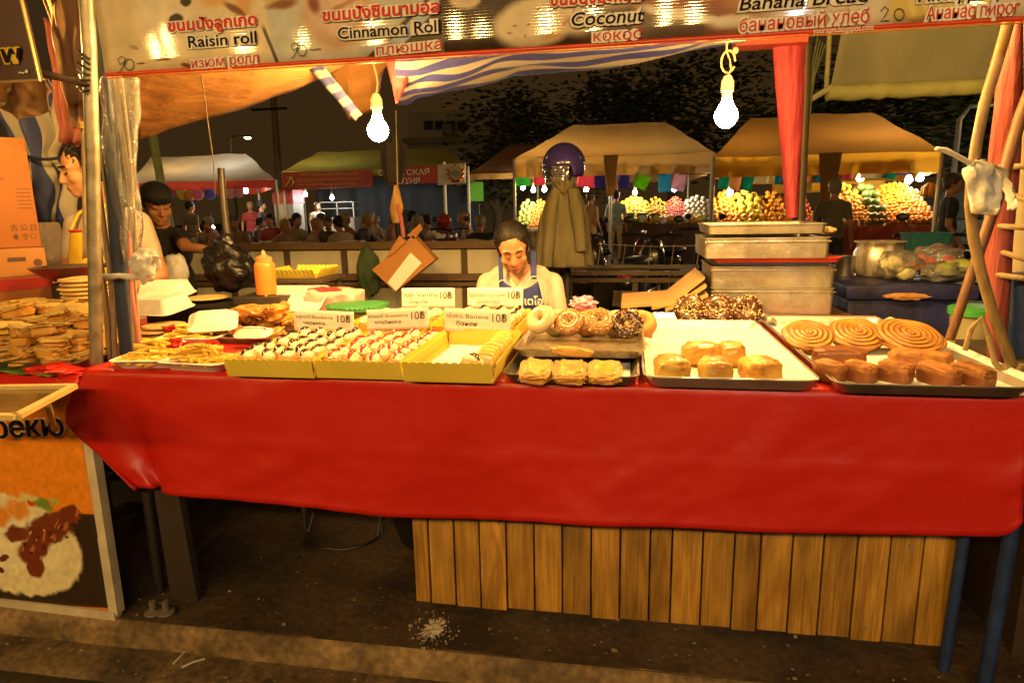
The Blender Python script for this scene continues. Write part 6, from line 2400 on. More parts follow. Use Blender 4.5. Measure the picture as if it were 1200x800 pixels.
for k, (pts) in enumerate((((652, 222), (647, 250), (644, 285), (642, 312)), ((672, 222), (677, 250), (680, 275), (681, 294)))):
    q = MB()
    q.tube([at(x, y, 4.12) for x, y in pts], [.035, .042, .042, .038], 12)
    for v in q.bm.verts: v.co.x += .012 * smooth_noise(v.co.x * 9, v.co.z * 14, k); v.co.y += .012 * smooth_noise(v.co.z * 12, v.co.x * 9)
    q.build('sleeve', JK, jr, angle=80)
q = MB()
q.tube([at(660, 214, 4.2) + Vector((-.045, -.05, 0)), at(660, 226, 4.1), at(663, 214, 4.2) + Vector((.05, -.05, 0))], .016, 8)
q.build('collar', JK, jr)
hm = thing('motorbike_helmet', 'dark purple open helmet with clear visor hung above the olive jacket', 'helmet', at(660, 214, 4.1))
hcn = at(661, 194, 4.1)
q = MB()
def hel(u, v):
    a = 2 * PI * u
    t_ = v * PI * .66
    r_ = .128
    z = r_ * math.cos(t_)
    cut = 0
    if math.cos(a - 1.1 * PI * 1.25) > .55 and v > .72: cut = .05 * (v - .72) / .28
    return hcn + Vector((r_ * .97 * math.sin(t_) * math.cos(a), r_ * math.sin(t_) * math.sin(a), z + cut))
q.sheet(hel, 40, 24, close_u=True)
q.build('shell', M('purple_gloss', (.03, .02, .13), .15, coat=.8), hm, solid=.012, angle=80)
q = MB()
q.sheet(lambda u, v: hcn + Vector((.140 * math.sin(1.85 + .25 * v) * math.cos(PI * (1.08 + .52 * u)), .140 * math.sin(1.85 + .25 * v) * math.sin(PI * (1.08 + .52 * u)), -.01 - .085 * v)), 20, 8)
q.build('visor', film('visor_film', gloss=.08, body=.06, bs=3, rough=.05), hm)
q = MB()
q.tube([Vector((hcn.x, 4.32, 0)), Vector((hcn.x, 4.32, hcn.z + .1))], .022, 10)
q.tube([Vector((hcn.x, 4.32, hcn.z + .02)), Vector((hcn.x, 4.12, hcn.z + .07))], .008, 8)
q.build('garment_post', DARKIRON, label='dark post behind the olive jacket and the helmet', cat='post')

# cardboard carton slung on the rail, with bag and pink strip
cbp = thing('hanging_carton', 'tilted brown cardboard carton with a paper label hung over the white wall', 'cardboard box', at(472, 345, 4.4))
def qd(pts, Y, dy, mat, name, par, **k):
    q = MB()
    q.prism([at(x, y, Y) for x, y in pts], (0, dy, 0))
    return q.build(name, mat, par, smooth=False, **k)
qd([(436, 316), (484, 276), (510, 304), (463, 342)], 4.3, .09, CB3, 'carton', cbp)
qd([(454, 331), (481, 296), (494, 308), (464, 341)], 4.296, .003, PAPER, 'paper_label', cbp)
qd([(452, 302), (468, 276), (476, 283), (462, 296)], 4.28, .01, CB3, 'open_flap', cbp)
qd([(477, 276), (492, 262), (495, 268), (486, 280)], 4.3, .01, CB3, 'open_flap', cbp)
fb = thing('hanging_bag', 'narrow tan cloth bag with a pink strip hanging above the tilted carton', 'bag', at(465, 275, 4.35))
q = MB()
def bagf(u, v):
    a = 2 * PI * u
    c = at(464 + 1.5 * v, 217 + 44 * v, 4.35)
    w_ = .012 + .035 * min(1, v * 1.6) * (1 - .5 * max(0, v - .6) / .4)
    return c + Vector((w_ * math.cos(a) * (1 + .15 * math.sin(3 * a + v * 5)), .03 * math.sin(a), 0))
q.sheet(bagf, 20, 20, close_u=True)
q.build('pouch', M('tan_canvas_bag', (.48, .27, .09), .8, bump=.4, bs=14), fb)
q = MB()
q.tube([at(466, 240, 4.33), at(470, 255, 4.33), at(473, 278, 4.33)], .014, 8)
q.build('strip', M('rose_strip', (.50, .13, .12), .7), fb)
q = MB()
q.tube([at(464, 130, 4.6), at(465, 180, 4.5), at(466, 222, 4.38)], .004, 6)
q.build('string', CORD, fb)
# folded dark parasol by the left bulb
um = thing('folded_parasol', 'folded dark parasol behind the bulb, above the tan hanging bag', 'parasol', at(461, 260, 5.6))
q = MB()
def par(u, v):
    a = 2 * PI * u
    c = at(461, 168 + 46 * v, 5.6)
    w_ = .09 + .02 * math.sin(v * 3) - .03 * v
    w_ *= 1 + .12 * math.sin(a * 6)
    return c + Vector((w_ * math.cos(a), w_ * math.sin(a), 0))
q.sheet(par, 48, 20, close_u=True)
q.build('canopy', M('dark_parasol', (.06, .045, .03), .8), um)
q = MB()
q.tube([Vector((at(461, 168, 5.6).x, 5.6, 0)), at(461, 160, 5.6)], .02, 10)
q.build('pole', DARKIRON, um)
q = MB()
p = at(432, 318, 4.5)
q.blob(p, (.085, .06, .19), .2, 2, 4, seed=6)
q.build('green_sack', M('dark_green_cloth', (.035, .06, .02), .8, bump=.4, bs=12), label='dark green cloth sack hanging on the white wall left of the tilted carton', cat='sack')

# low white wall with rails behind the stall
lw = thing('low_wall', 'low white panelled wall with brown rails behind the stall', 'wall', (-2.6, 5, 0))
WP = M('white_panel', (.60, .56, .42), .7, vs=3, col2=(.50, .45, .31), contrast=.3, stretch=(4, 1, .4))
w0, w1 = -5.2, -.75
zt_ = 1.10
PW = []
edges = [158, 268, 330, 402, 408, 470, 525, 532, 590]
n = 9
for k in range(n):
    x0, x1 = w0 + (w1 - w0) * k / n, w0 + (w1 - w0) * (k + 1) / n
    q = MB()
    q.boxab((x0 + .022, 5.0, .10), (x1 - .022, 5.03, zt_ - .01))
    q.build('panel', WP, lw)
    q = MB()
    q.boxab((x1 - .024, 4.985, 0), (x1 + .024, 5.05, zt_ - .011))
    q.build('post', M('dark_post_wood', (.10, .06, .03), .7), lw)
RAILM = M('rail_wood', (.15, .085, .04), .6, vs=6, stretch=(1, 5, 5))
for z0, z1, y0 in ((zt_ - .01, zt_ + .045, 4.95), (.845, .895, 4.93), (.80, .83, 4.94)):
    q = MB()
    q.boxab((w0, y0, z0), (w1, y0 + .05, z1))
    q.build('rail', RAILM, lw)
# dark frame table at the right of the woman
ft_ = thing('steel_rack', 'dark steel frame table behind the woman, under the jacket', 'frame', (.1, 4.8, 0))
q = MB()
a, b = at(664, 320, 4.8), at(828, 322, 4.8)
for z, y in ((a.z, 4.8), (a.z, 5.3), (a.z - .05, 4.8)): q.boxab((a.x, y - .02, z - .015), (b.x, y + .02, z + .015))
for x in (a.x + .02, (a.x + b.x) / 2, b.x - .02):
    q.boxab((x - .02, 4.785, 0), (x + .02, 4.815, a.z - .07))
q.boxab((a.x, 4.83, a.z - .02), ((a.x * .4 + b.x * .6), 5.28, a.z - .005))
q.build('frame', M('brown_steel', (.085, .06, .03), .4, .5), ft_)
# wire fence
wf = thing('wire_fence', 'thin wire fence with slanting wires behind the donuts', 'fence', (.3, 5.4, 0))
WIRE = M('wire', (.40, .36, .28), .5, .5)
q = MB()
for y in (286, 328): q.tube([at(700, y, 5.4), at(770, y + 3, 5.4), at(845, y + 1, 5.4)], .004, 6)
q.build('line_wire', WIRE, wf)
for x in (704, 733, 763, 790, 820):
    q = MB()
    q.tube([at(x, 286, 5.4), at(x - 6, 330, 5.4), at(x - 7, 360, 5.4)], .0045, 6)
    q.build('upright_wire', WIRE, wf)

# ================================================================== the night market behind
def fabric(name, col, trans=.5):
    """tent cloth that lets lamp light through"""
    m = M(name, col, .85, vs=2.5, col2=tuple(c * .8 for c in col), contrast=.2, bump=.2, bs=5)
    nt = m.node_tree
    b = nt.nodes['Principled BSDF']
    out = nt.nodes['Material Output']
    t = nt.nodes.new('ShaderNodeBsdfTranslucent')
    nt.links.new(b.inputs['Base Color'].links[0].from_socket, t.inputs['Color'])
    mx = nt.nodes.new('ShaderNodeMixShader')
    mx.inputs[0].default_value = trans
    nt.links.new(b.outputs[0], mx.inputs[1])
    nt.links.new(t.outputs[0], mx.inputs[2])
    nt.links.new(mx.outputs[0], out.inputs['Surface'])
    return m


TPOST = M('tent_post', (.42, .38, .28), .45, .6)


def tent(name, label, e0, e1, Y, depth, ridge_l, ridge_r, mat_roof, mat_val, vdrop, posts=True, mid_post=False):
    """hip roofed market tent: front eave from e0 to e1 (photo points at depth Y), ridge points at mid depth"""
    a, b = at(*e0, Y), at(*e1, Y)
    ze = (a.z + b.z) / 2
    ym = Y + depth / 2
    r0, r1 = at(*ridge_l, ym), at(*ridge_r, ym)
    zr = (r0.z + r1.z) / 2
    t = thing(name, label, 'tent', ((a.x + b.x) / 2, ym, 0))
    mid = (a.x + b.x) / 2
    dv = Vector((mid / Y * depth, depth, 0))      # the tents stand skewed along the lane
    A, B_ = Vector((a.x, Y, ze)), Vector((b.x, Y, ze))
    C_, D = B_ + dv, A + dv
    R0, R1 = Vector((r0.x, ym, zr)), Vector((r1.x, ym, zr))
    q = MB()
    def face(p, q_, r_, s_, nu=14, nv=10):
        def fn(u, v):
            x = p.lerp(q_, u).lerp(s_.lerp(r_, u), v)
            x.z -= .07 * math.sin(PI * u) * math.sin(PI * v) + .045 * smooth_noise(x.x * 1.4, x.y * 1.4, x.z)
            return x
        q.sheet(fn, nu, nv)
    face(A, B_, R1, R0)
    face(D, C_, R1, R0)
    face(A, D, R0.lerp(R0, 0), R0)
    face(B_, C_, R1, R1)
    bmesh.ops.remove_doubles(q.bm, verts=q.bm.verts[:], dist=.001)
    q.build('roof', mat_roof, t, angle=50)
    if vdrop:
        q = MB()
        for p, s in ((A, B_), (B_, C_), (C_, D), (D, A)):
            q.sheet(lambda u, v: p.lerp(s, u) + Vector((0, 0, -vdrop * v)) + Vector((.02 * math.sin(u * 26), .02 * math.sin(u * 31 + 1), 0)) * v, 24, 4)
        q.build('valance', mat_val, t, angle=60)
    if posts:
        ps = [A, B_, C_, D] + ([A.lerp(B_, .5)] if mid_post else [])
        for p in ps:
            q = MB()
            q.tube([(p.x, p.y + .03, -.11), (p.x, p.y + .03, p.z)], .035, 8)
            q.build('post', TPOST, t)
    return t, A, B_, ze


TANR = fabric('tan_tent_roof', (.40, .23, .06), .45)
BROWNR = fabric('brown_tent_roof', (.36, .19, .045), .45)
ORV = fabric('orange_valance', (.62, .34, .03), .6)
WHITER = fabric('white_tent_roof', (.62, .52, .36), .4)
REDV = fabric('red_valance', (.55, .06, .03), .4)
YELR = fabric('yellow_tent_roof', (.42, .33, .05), .35)
tC, cA, cB, zC = tent('market_tent', 'tan hip roofed tent over the central fruit stall behind the jacket', (602, 183), (838, 183), 15.5, 5, (672, 146), (779, 144), TANR, TANR, .42, mid_post=False)
tR, rA, rB, zR = tent('market_tent', 'largest brown tent with orange valance over the right fruit stall', (836, 190), (1106, 171), 10.8, 4.2, (880, 138), (1022, 132), BROWNR, ORV, .30)
tL, lA, lB, zL = tent('market_tent', 'white tent with red valance and lanterns at the far left', (150, 214), (322, 212), 13, 4, (176, 184), (288, 181), WHITER, REDV, .16)
tM, mA, mB, zM = tent('market_tent', 'yellow tent with two red signs behind the left bulb', (330, 201), (548, 196), 17, 5, (372, 178), (520, 174), YELR, YELR, .10)
tS, sA, sB, zS = tent('market_tent', 'orange peaked tent corner between the yellow tent and the tan tent', (548, 205), (660, 200), 17.5, 5, (598, 170), (640, 168), fabric('faded_orange_roof', (.40, .20, .07), .35), TANR, .15)
# mid posts wrapped in cloth
for tt_, px, Y, lab in ((tC, 716, 15.45, 0), (tR, 972, 10.75, 0)):
    q = MB()
    top_ = at(px, 183 if tt_ is tC else 181, Y)
    q.tube([(top_.x, Y, -.11), (top_.x, Y, top_.z)], .035, 8)
    q.build('post', TPOST, tt_)
    q = MB()
    q.sheet(lambda u, v: Vector((top_.x + (.16 - .09 * v) * (2 * u - 1), Y - .05 - .03 * math.sin(PI * u), top_.z + .02 - .9 * v)), 8, 8)
    q.build('tied_curtain', TANR if tt_ is tC else BROWNR, tt_, solid=.006)

# signs on the yellow tent
def sign(name, label, pts, Y, mat, cat='sign'):
    t = thing(name, label, cat, at(*pts[3], Y))
    q = MB()
    q.prism([at(x, y, Y) for x, y in pts], (0, .03, 0))
    q.build('panel', mat, t, smooth=False)
    return t
SRED = M('red_sign', (.42, .05, .025), .5, vs=3)
YINK = M('yellow_lettering', (.75, .52, .15), .5)
s1 = sign('red_sign', 'red sign of the yellow tent with a hammer and sickle and cursive yellow lines', [(331, 202), (436, 199), (436, 219), (331, 223)], 16.9, SRED)
q = MB()
for j, (x0, x1) in enumerate(((352, 420), (350, 424), (350, 420))):
    y = 205 + j * 6
    pts = [at(x0 + (x1 - x0) * k / 60, y - .008 * (k) + 1.4 * math.sin(k * 1.7 + j) * (1 if k % 7 else .2) - .02 * k, 16.86) for k in range(61)]
    q.tube(pts, .012, 4)
q.build('cursive_lines', YINK, s1)
q = MB()
c = at(339, 213, 16.86)
q.tube([c + Vector((.12 * math.cos(a), 0, .12 * math.sin(a))) for a in [k * PI / 10 - 2.0 for k in range(15)]], [.006 + .016 * math.sin(PI * k / 14) for k in range(15)], 6)
q.tube([c + Vector((-.12, -.01, -.13)), c + Vector((.06, -.01, .08))], .014, 6)
q.box(c + Vector((.055, -.01, .09)), (.11, .03, .045), rot=Matrix.Rotation(-.75, 3, 'Y'))
q.build('hammer_and_sickle', YINK, s1)
s2 = sign('red_sign', 'red sign reading in white Cyrillic capitals, left of the emblem board', [(455, 196), (516, 194), (518, 214), (455, 217)], 16.9, SRED)
a, b = at(462, 206, 16.87), at(503, 205, 16.87)
text('СОВЕТСКАЯ', s2, 'lettering', WINK, at(443, 206, 16.87), .20, xdir=(b - a), off=.004, fit=(at(503, 206, 16.87) - at(443, 206, 16.87)).length, ext=.004)
text('КУХНЯ', s2, 'lettering', WINK, at(463, 215.5, 16.87), .20, xdir=(b - a), off=.004, fit=(at(492, 206, 16.87) - at(463, 206, 16.87)).length, ext=.004)
s3 = sign('emblem_board', 'white board with a round red and gold wreath emblem, between two tents', [(513, 193), (545, 191), (545, 215), (513, 217)], 16.4, M('white_board', (.66, .6, .45), .6))
q = MB()
c = at(534, 203, 16.36)
for s_ in (-1, 1):
    q.mi = 0
    q.tube([c + Vector((s_ * .185 * math.cos(a), 0, .185 * math.sin(a))) for a in [-1.35 + k * 2.5 / 12 for k in range(13)]], [.02 + .022 * math.sin(PI * k / 12) for k in range(13)], 8)
q.build('wheat_wreath', YINK, s3)
q = MB()
for k in range(4):
    for s_ in (-1, 1):
        a = -1.2 + .5 * k
        q.box(c + Vector((s_ * .19 * math.cos(a), -.03, .19 * math.sin(a))), (.10, .03, .045), rot=Matrix.Rotation(-s_ * (a + .6), 3, 'Y'))
q.box(c + Vector((0, -.03, -.20)), (.20, .03, .06))
q.build('red_ribbons', SRED, s3)
q = MB()
q.blob(c + Vector((0, -.01, .0)), (.085, .02, .085), sub=2)
q.build('globe', M('globe_green', (.22, .34, .22), .5), s3)
q = MB()
for k in range(5):
    a = PI / 2 + k * 2 * PI * 2 / 5
    a2 = PI / 2 + (k + 1) * 2 * PI * 2 / 5
    q.tube([c + Vector((.03 * math.cos(a), -.03, .19 + .03 * math.sin(a))), c + Vector((.03 * math.cos(a2), -.03, .19 + .03 * math.sin(a2)))], .008, 4)
q.build('star', SRED, s3)
q = MB()
pa = at(520, 190, 16.5)
q.tube([(pa.x, 16.5, -.1), (pa.x, 16.5, pa.z)], .04, 8)
q.build('sign_post', M('pale_post', (.55, .48, .32), .6), label='pale post with a leaning white strip beside the emblem board', cat='post')
# blue back sheet and cook's counter in the yellow tent
q = MB()
a, b = at(372, 245, 21), at(560, 243, 21)
q.sheet(lambda u, v: Vector((a.x + (b.x - a.x) * u, 21 + .06 * math.sin(u * 40), -.1 + 2.5 * v)), 60, 6)
q.build('back_sheet', M('blue_sheet', (.014, .022, .034), .7, vs=2), label='blue back sheet hanging across the rear of the yellow tent', cat='sheet', solid=.01)
q = MB()
a, b = at(551, 236, 20), at(566, 213, 20)
q.boxab((a.x, 20, a.z), (b.x, 20.03, b.z))
q.build('green_poster', M('green_poster', (.16, .55, .05), .6), label='bright green poster below the orange peaked tent', cat='poster')
kc = thing('food_counter', 'glass fronted steel food counter in the yellow tent', 'counter', (at(395, 255, 17.5).x, 17.5, 0))
a, b = at(375, 255, 17.5), at(414, 236, 17.5)
q = MB()
q.boxab((a.x, 17.5, -.1), (b.x, 18.1, a.z), .02)
q.build('cabinet', M('grey_steel', (.45, .42, .36), .35, .7), kc)
q = MB()
for z in (a.z + .25, b.z): q.boxab((a.x, 17.5, z - .02), (b.x, 18.1, z))
for x in (a.x, b.x - .03, (a.x + b.x) / 2): q.boxab((x, 17.5, a.z), (x + .03, 17.53, b.z))
q.build('glass_frame', M('pale_steel', (.6, .58, .5), .3, .6), kc)
rs_ = thing('red_cabinet', 'red and white drinks cabinet at the left of the yellow tent', 'cabinet', (at(330, 250, 17.2).x, 17.2, 0))
a, b = at(322, 250, 17.2), at(342, 222, 17.2)
q = MB()
q.boxab((a.x, 17.2, -.1), (b.x, 17.8, a.z + .25))
q.build('body', M('cream_body', (.6, .5, .36), .5), rs_)
q = MB()
q.boxab((a.x - .02, 17.18, a.z + .25), (b.x + .02, 17.82, b.z))
q.build('header', M('red_header', (.60, .06, .03), .5), rs_)

# far building with windows
bd = thing('concrete_building', 'grey concrete building with a window row far behind the emblem board', 'building', at(540, 190, 38))
q = MB()
a, b = at(480, 200, 38), at(600, 122, 38)
q.boxab((a.x, 38, -.1), (b.x, 44, b.z - .2))
q.build('wall', M('grey_plaster', (.66, .58, .42), .85, vs=.6, col2=(.5, .43, .3)), bd)
for k in range(4):
    pa, pb = at(497 + k * 13, 153, 38), at(508 + k * 13, 141, 38)
    q = MB()
    q.boxab((pa.x, 37.93, pa.z), (pb.x, 37.985, pb.z))
    w_ = q.build('window', M('window_frame', (.24, .22, .16), .5), bd)
    q = MB()
    q.boxab((pa.x + .06, 37.90, pa.z + .06), (pb.x - .06, 37.925, pb.z - .06))
    q.build('pane', M('dark_pane', (.02, .022, .024), .1), w_)
q = MB()
pa, pb = at(474, 170, 38), at(575, 157, 38)
q.boxab((pa.x, 37.6, pa.z), (pb.x, 37.98, pa.z + .35))
q.build('ledge', M('pale_ledge', (.38, .34, .24), .8), bd)
q = MB()
pa, pb = at(523, 168, 38), at(534, 155, 38)
q.boxab((pa.x, 37.2, pa.z + .36), (pb.x, 37.59, pb.z + .36), .04)
q.build('cooling_unit', M('dirty_unit', (.30, .28, .2), .6), bd)

# trees: tapered trunk, limbs, thousands of leaf faces in clumps
LEAFM = M('night_leaves', (.055, .075, .020), .6, vs=4, col2=(.03, .045, .012))
BARK = M('tree_bark', (.12, .08, .045), .9, vs=8, bump=.5, bs=12)
def tree(label, base, h, cr, n, seed, squash=.8):
    rs = random.Random(seed)
    t = thing('tree', label, 'tree', base)
    b = Vector(base)
    q = MB()
    q.tube([b, b + Vector((.1, 0, h * .35)), b + Vector((-.05, .1, h * .7)), b + Vector((0, 0, h * .95))], [.22, .17, .10, .04], 10)
    cl_ = []
    for k in range(9):
        a = k * 2.4 + rs.random()
        s_ = b + Vector((0, 0, h * rs.uniform(.35, .7)))
        e = b + Vector((cr * .75 * math.cos(a), cr * .75 * math.sin(a), h * rs.uniform(.55, 1.0)))
        q.tube([s_, s_.lerp(e, .5) + Vector((0, 0, .2)), e], [.08, .05, .02], 6)
        cl_.append(e)
    q.build('trunk', BARK, t)
    cl_ += [b + Vector((rs.gauss(0, cr * .45), rs.gauss(0, cr * .45), h * rs.uniform(.6, 1.1))) for _ in range(26)]
    q = MB()
    for k in range(n):
        c = rs.choice(cl_)
        d = Vector((rs.gauss(0, 1), rs.gauss(0, 1), rs.gauss(0, squash))) * cr * .20
        s_ = rs.uniform(.10, .20)
        R_ = Matrix.Rotation(rs.uniform(0, 6.3), 3, 'Z') @ Matrix.Rotation(rs.uniform(-1.2, 1.2), 3, 'X')
        p0 = c + d
        vs = [q.bm.verts.new(p0 + R_ @ Vector(v)) for v in ((-s_, 0, 0), (0, -s_ * .45, .02), (s_, 0, 0), (0, s_ * .45, .02))]
        q.bm.faces.new(vs)
    q.build('crown', LEAFM, t, smooth=False)
tree('dark leafy tree behind the tan tent, right of the concrete building', (-2.4, 26, -.1), 5.2, 3.2, 5000, 2)
tree('dark tree rising behind the tan tent, close to the right bulb', (1.6, 27, -.1), 5.6, 3.0, 4000, 3)
tree('small dark leafy tree beside the white emblem board', (at(580, 200, 22).x, 22, -.1), 3.2, 1.1, 1200, 5)
tree('leafy tree lit green at the right edge, behind the bent bamboo pole', (9.0, 19, -.1), 4.6, 2.6, 4500, 7)
tree('dark tree beyond the far right tent', (6.0, 21, -.1), 4.8, 2.4, 3000, 9)

# street lamps
def street_lamp(label, head, strength, ground=True, col=(1, .62, .25)):
    t = thing('street_lamp', label, 'street lamp', (head[0] - .9, head[1], -.1))
    q = MB()
    q.tube([(head[0] - .9, head[1], -.1), (head[0] - .9, head[1], head[2] - .15), (head[0] - .75, head[1], head[2] + .08), (head[0], head[1], head[2] + .12)], [.07, .05, .04, .035], 8)
    q.build('pole', M('lamp_pole', (.2, .17, .12), .6), t)
    q = MB()
    q.boxab((head[0] - .15, head[1] - .14, head[2] + .03), (head[0] + .25, head[1] + .14, head[2] + .13), .03)
    q.build('housing', M('lamp_housing', (.3, .27, .2), .5), t)
    q = MB()
    q.blob((head[0] + .05, head[1], head[2] + .01), (.16, .11, .05), sub=2)
    q.build('lamp_glass', glow('street_glow', col, strength), t)
h_ = at(289, 162, 30)
street_lamp('distant lit street lamp in the dark sky above the white tent', tuple(h_), 90)
h_ = at(1189, 128, 14)
street_lamp('lit street lamp behind the brown stick at the right edge', tuple(h_), 260, col=(1, .8, .4))
street_lamp('added tall street lamp out of view on the left, lighting the tents', (-11.0, 9.5, 6.4), 600)  # added outside the view to brighten the market and tent roofs
street_lamp('added tall street lamp out of view on the right, lighting the fruit tents', (8.4, 8.4, 6.0), 360)  # second added lamp, also unseen, lights the lot from the right
# utility pole
up_ = thing('utility_pole', 'dark utility pole behind the yellow tent, under the tan canopy', 'pole', (at(324, 200, 24).x, 24, -.1))
q = MB()
q.tube([(at(324, 200, 24).x, 24, -.1), (at(320, 100, 24).x, 24, at(320, 80, 24).z)], [.16, .11], 8)
q.build('shaft', M('pole_concrete', (.26, .19, .11), .8), up_)
q = MB()
for z in (.4, .9): q.boxab((up_.location.x - .7, 23.8, at(320, 100, 24).z - z), (up_.location.x + .7, 23.9, at(320, 100, 24).z - z + .08))
q.build('cross_arm', DARKIRON, up_)
q = MB()
gp0, gp1 = at(179, 158, 9), at(190, 222, 9)
q.tube([gp1 - Vector((0, 0, gp1.z + .1)) + Vector((.2, 0, 0)), gp1, gp0], .06, 8)
q.build('green_post', M('pale_green_post', (.34, .38, .12), .6), label='pale green post standing in front of the white tent', cat='post')

# bulbs in the far stalls
def far_bulb(px, py, Y, label, k=1, col=(1, .68, .28), r=.055, group=None):
    p = at(px, py, Y)
    make_bulb('market_bulb', label, tuple(p), FAR_L * k, col, cord=.35, r=r, group=group)
COOL = (.85, .95, 1.0)
far_bulb(613, 220, 16.6, 'lit bulb behind the green flag of the tan tent', group='bulbs of the central fruit stall')
far_bulb(625, 223, 17.2, 'white bulb between the green flag and the helmet', 1, COOL, group='bulbs of the central fruit stall')
far_bulb(638, 222, 16.4, 'warm bulb just left of the helmet visor', group='bulbs of the central fruit stall')
far_bulb(687, 222, 16.6, 'warm bulb below the pink flag right of the helmet', group='bulbs of the central fruit stall')
far_bulb(744, 226, 16.8, 'warm bulb left of the lime flag over the fruit', group='bulbs of the central fruit stall')
far_bulb(790, 222, 16.8, 'white bulb below the pale pink flag', .8, COOL, group='bulbs of the central fruit stall')
far_bulb(855, 226, 12.0, 'warm bulb under the right bare bulb, over piled mangoes', group='bulbs of the right fruit stall')
far_bulb(1008, 209, 12.2, 'warm bulb over the mangoes right of the pink wrapped post', group='bulbs of the right fruit stall')
far_bulb(1065, 211, 12.0, 'warm bulb left of the hanging bananas', group='bulbs of the right fruit stall')
far_bulb(1078, 209, 12.6, 'white bulb nearest the hanging bananas', .8, COOL, group='bulbs of the right fruit stall')
far_bulb(358, 228, 18.6, 'warm bulb over the cook in the yellow tent', .8, group='bulbs of the yellow tent')
far_bulb(389, 232, 18.4, 'white bulb over the glass fronted counter', 1.0, COOL, group='bulbs of the yellow tent')
far_bulb(219, 229, 14.5, 'warm bulb among the lanterns of the white tent', 1, group='bulbs of the white tent')
far_bulb(288, 224, 14.6, 'white bulb at the right end of the lanterns', .9, COOL, group='bulbs of the white tent')
far_bulb(249, 267, 13.6, 'low warm bulb over the food of the white tent', .4, group='bulbs of the white tent', r=.045)
# string of little lights at the far left
q = MB()
sl_ = [at(24 + k * 6.5, 198 - k * 3.4, 9) for k in range(5)]
ls = thing('light_string', 'string of small white lights between the carton and the striped curtain', 'light string', sl_[0])
q.tube(sl_, .008, 5)
q.build('wire', BLACK, ls)
for p in sl_:
    q = MB()
    q.blob(p, .05, sub=2)
    q.build('bulb_glass', glow('little_light', (1, .85, .6), 9), ls)

# coloured flags under the tents
FL = {}
def flagmat(n, c):
    if n not in FL: FL[n] = fabric('flag_' + n, c, .5)
    return FL[n]
cols = {'green': (.10, .50, .16), 'pink': (.70, .16, .26), 'navy': (.07, .07, .36), 'lime': (.22, .55, .03), 'sky blue': (.06, .36, .52), 'pale pink': (.68, .45, .50), 'teal': (.02, .42, .38), 'peach': (.68, .42, .24), 'white': (.66, .62, .5), 'violet': (.30, .25, .60), 'olive': (.35, .40, .05)}
def flag(px, py, w_, h_, ang, Y, colr, label, grp):
    p = at(px, py, Y)
    k = Y * 1.02 / F
    R_ = Matrix.Rotation(-math.radians(ang), 3, 'Y')
    q = MB()
    q.sheet(lambda u, v: p + R_ @ Vector(((u - .5) * w_ * k, .06 * math.sin(u * 5 + v * 2 + px), (.5 - v) * h_ * k)), 6, 6)
    return q.build('bunting_flag', flagmat(colr, cols[colr]), label=label, cat='flag', group=grp, solid=.006, angle=80)
gC, gR = 'bunting flags of the tan tent', 'bunting flags of the brown tent'
for px, py, w_, h_, an, c_ in ((612, 210, 17, 16, 3, 'green'), (632, 209, 12, 15, 0, 'pink'), (687, 211, 20, 16, -6, 'pink'), (703, 211, 12, 17, 0, 'navy'), (731, 212, 13, 17, 4, 'navy'), (752, 213, 15, 15, -26, 'lime'), (779, 214, 14, 20, 3, 'sky blue'), (796, 213, 15, 19, -16, 'pale pink')):
    flag(px, py, w_, h_, an, 15.9, c_, f'{c_} flag hanging under the tan tent', gC if c_ in ('navy', 'pink') else None)
for i, (px, py, w_, h_, an, c_) in enumerate(((849, 212, 11, 18, -4, 'teal'), (863, 212, 13, 20, -8, 'peach'), (876, 212, 13, 20, -14, 'teal'), (892, 207, 15, 14, 0, 'white'), (913, 208, 10, 14, -8, 'sky blue'), (921, 208, 8, 14, -4, 'pink'), (949, 207, 10, 14, 0, 'peach'), (959, 206, 11, 14, -6, 'sky blue'), (982, 206, 11, 13, 6, 'olive'), (994, 203, 13, 14, -8, 'pink'), (1025, 202, 27, 12, 2, 'white'), (1042, 202, 13, 13, -18, 'teal'), (1059, 199, 17, 10, 0, 'violet'))):
    flag(px, py, w_, h_, an, 11.2, c_, f'{c_} flag hanging under the brown tent', gR if c_ in ('teal', 'peach', 'sky blue', 'pink', 'white') else None)
q = MB()
q.tube([at(604, 202, 15.9), at(660, 203, 15.9), at(720, 204, 15.9), at(838, 204, 15.9)], .01, 5)
q.build('flag_string', BLACK, label='string carrying the flags under the tan tent', cat='string')
q = MB()
q.tube([at(842, 203, 11.2), at(900, 201, 11.2), at(960, 199, 11.2), at(1100, 193, 11.2)], .008, 5)
q.build('flag_string', BLACK, label='string carrying the flags under the brown tent', cat='string')
# inner yellow strip and hanging tag in the right tent
q = MB()
a, b = at(905, 216, 13.6), at(1038, 211, 13.6)
q.sheet(lambda u, v: a.lerp(b, u) + Vector((0, .03 * math.sin(u * 20), -.18 * v)), 24, 3)
q.build('yellow_pelmet', ORV, label='yellow cloth strip across the rear of the brown tent', cat='cloth', solid=.01)
q = MB()
p = at(947, 218, 11.5)
q.box(p, (.11, .01, .16))
q.build('yellow_tag', M('yellow_tag_card', (.62, .55, .06), .6), label='small yellow tag hanging right of the pink wrapped post', cat='tag')
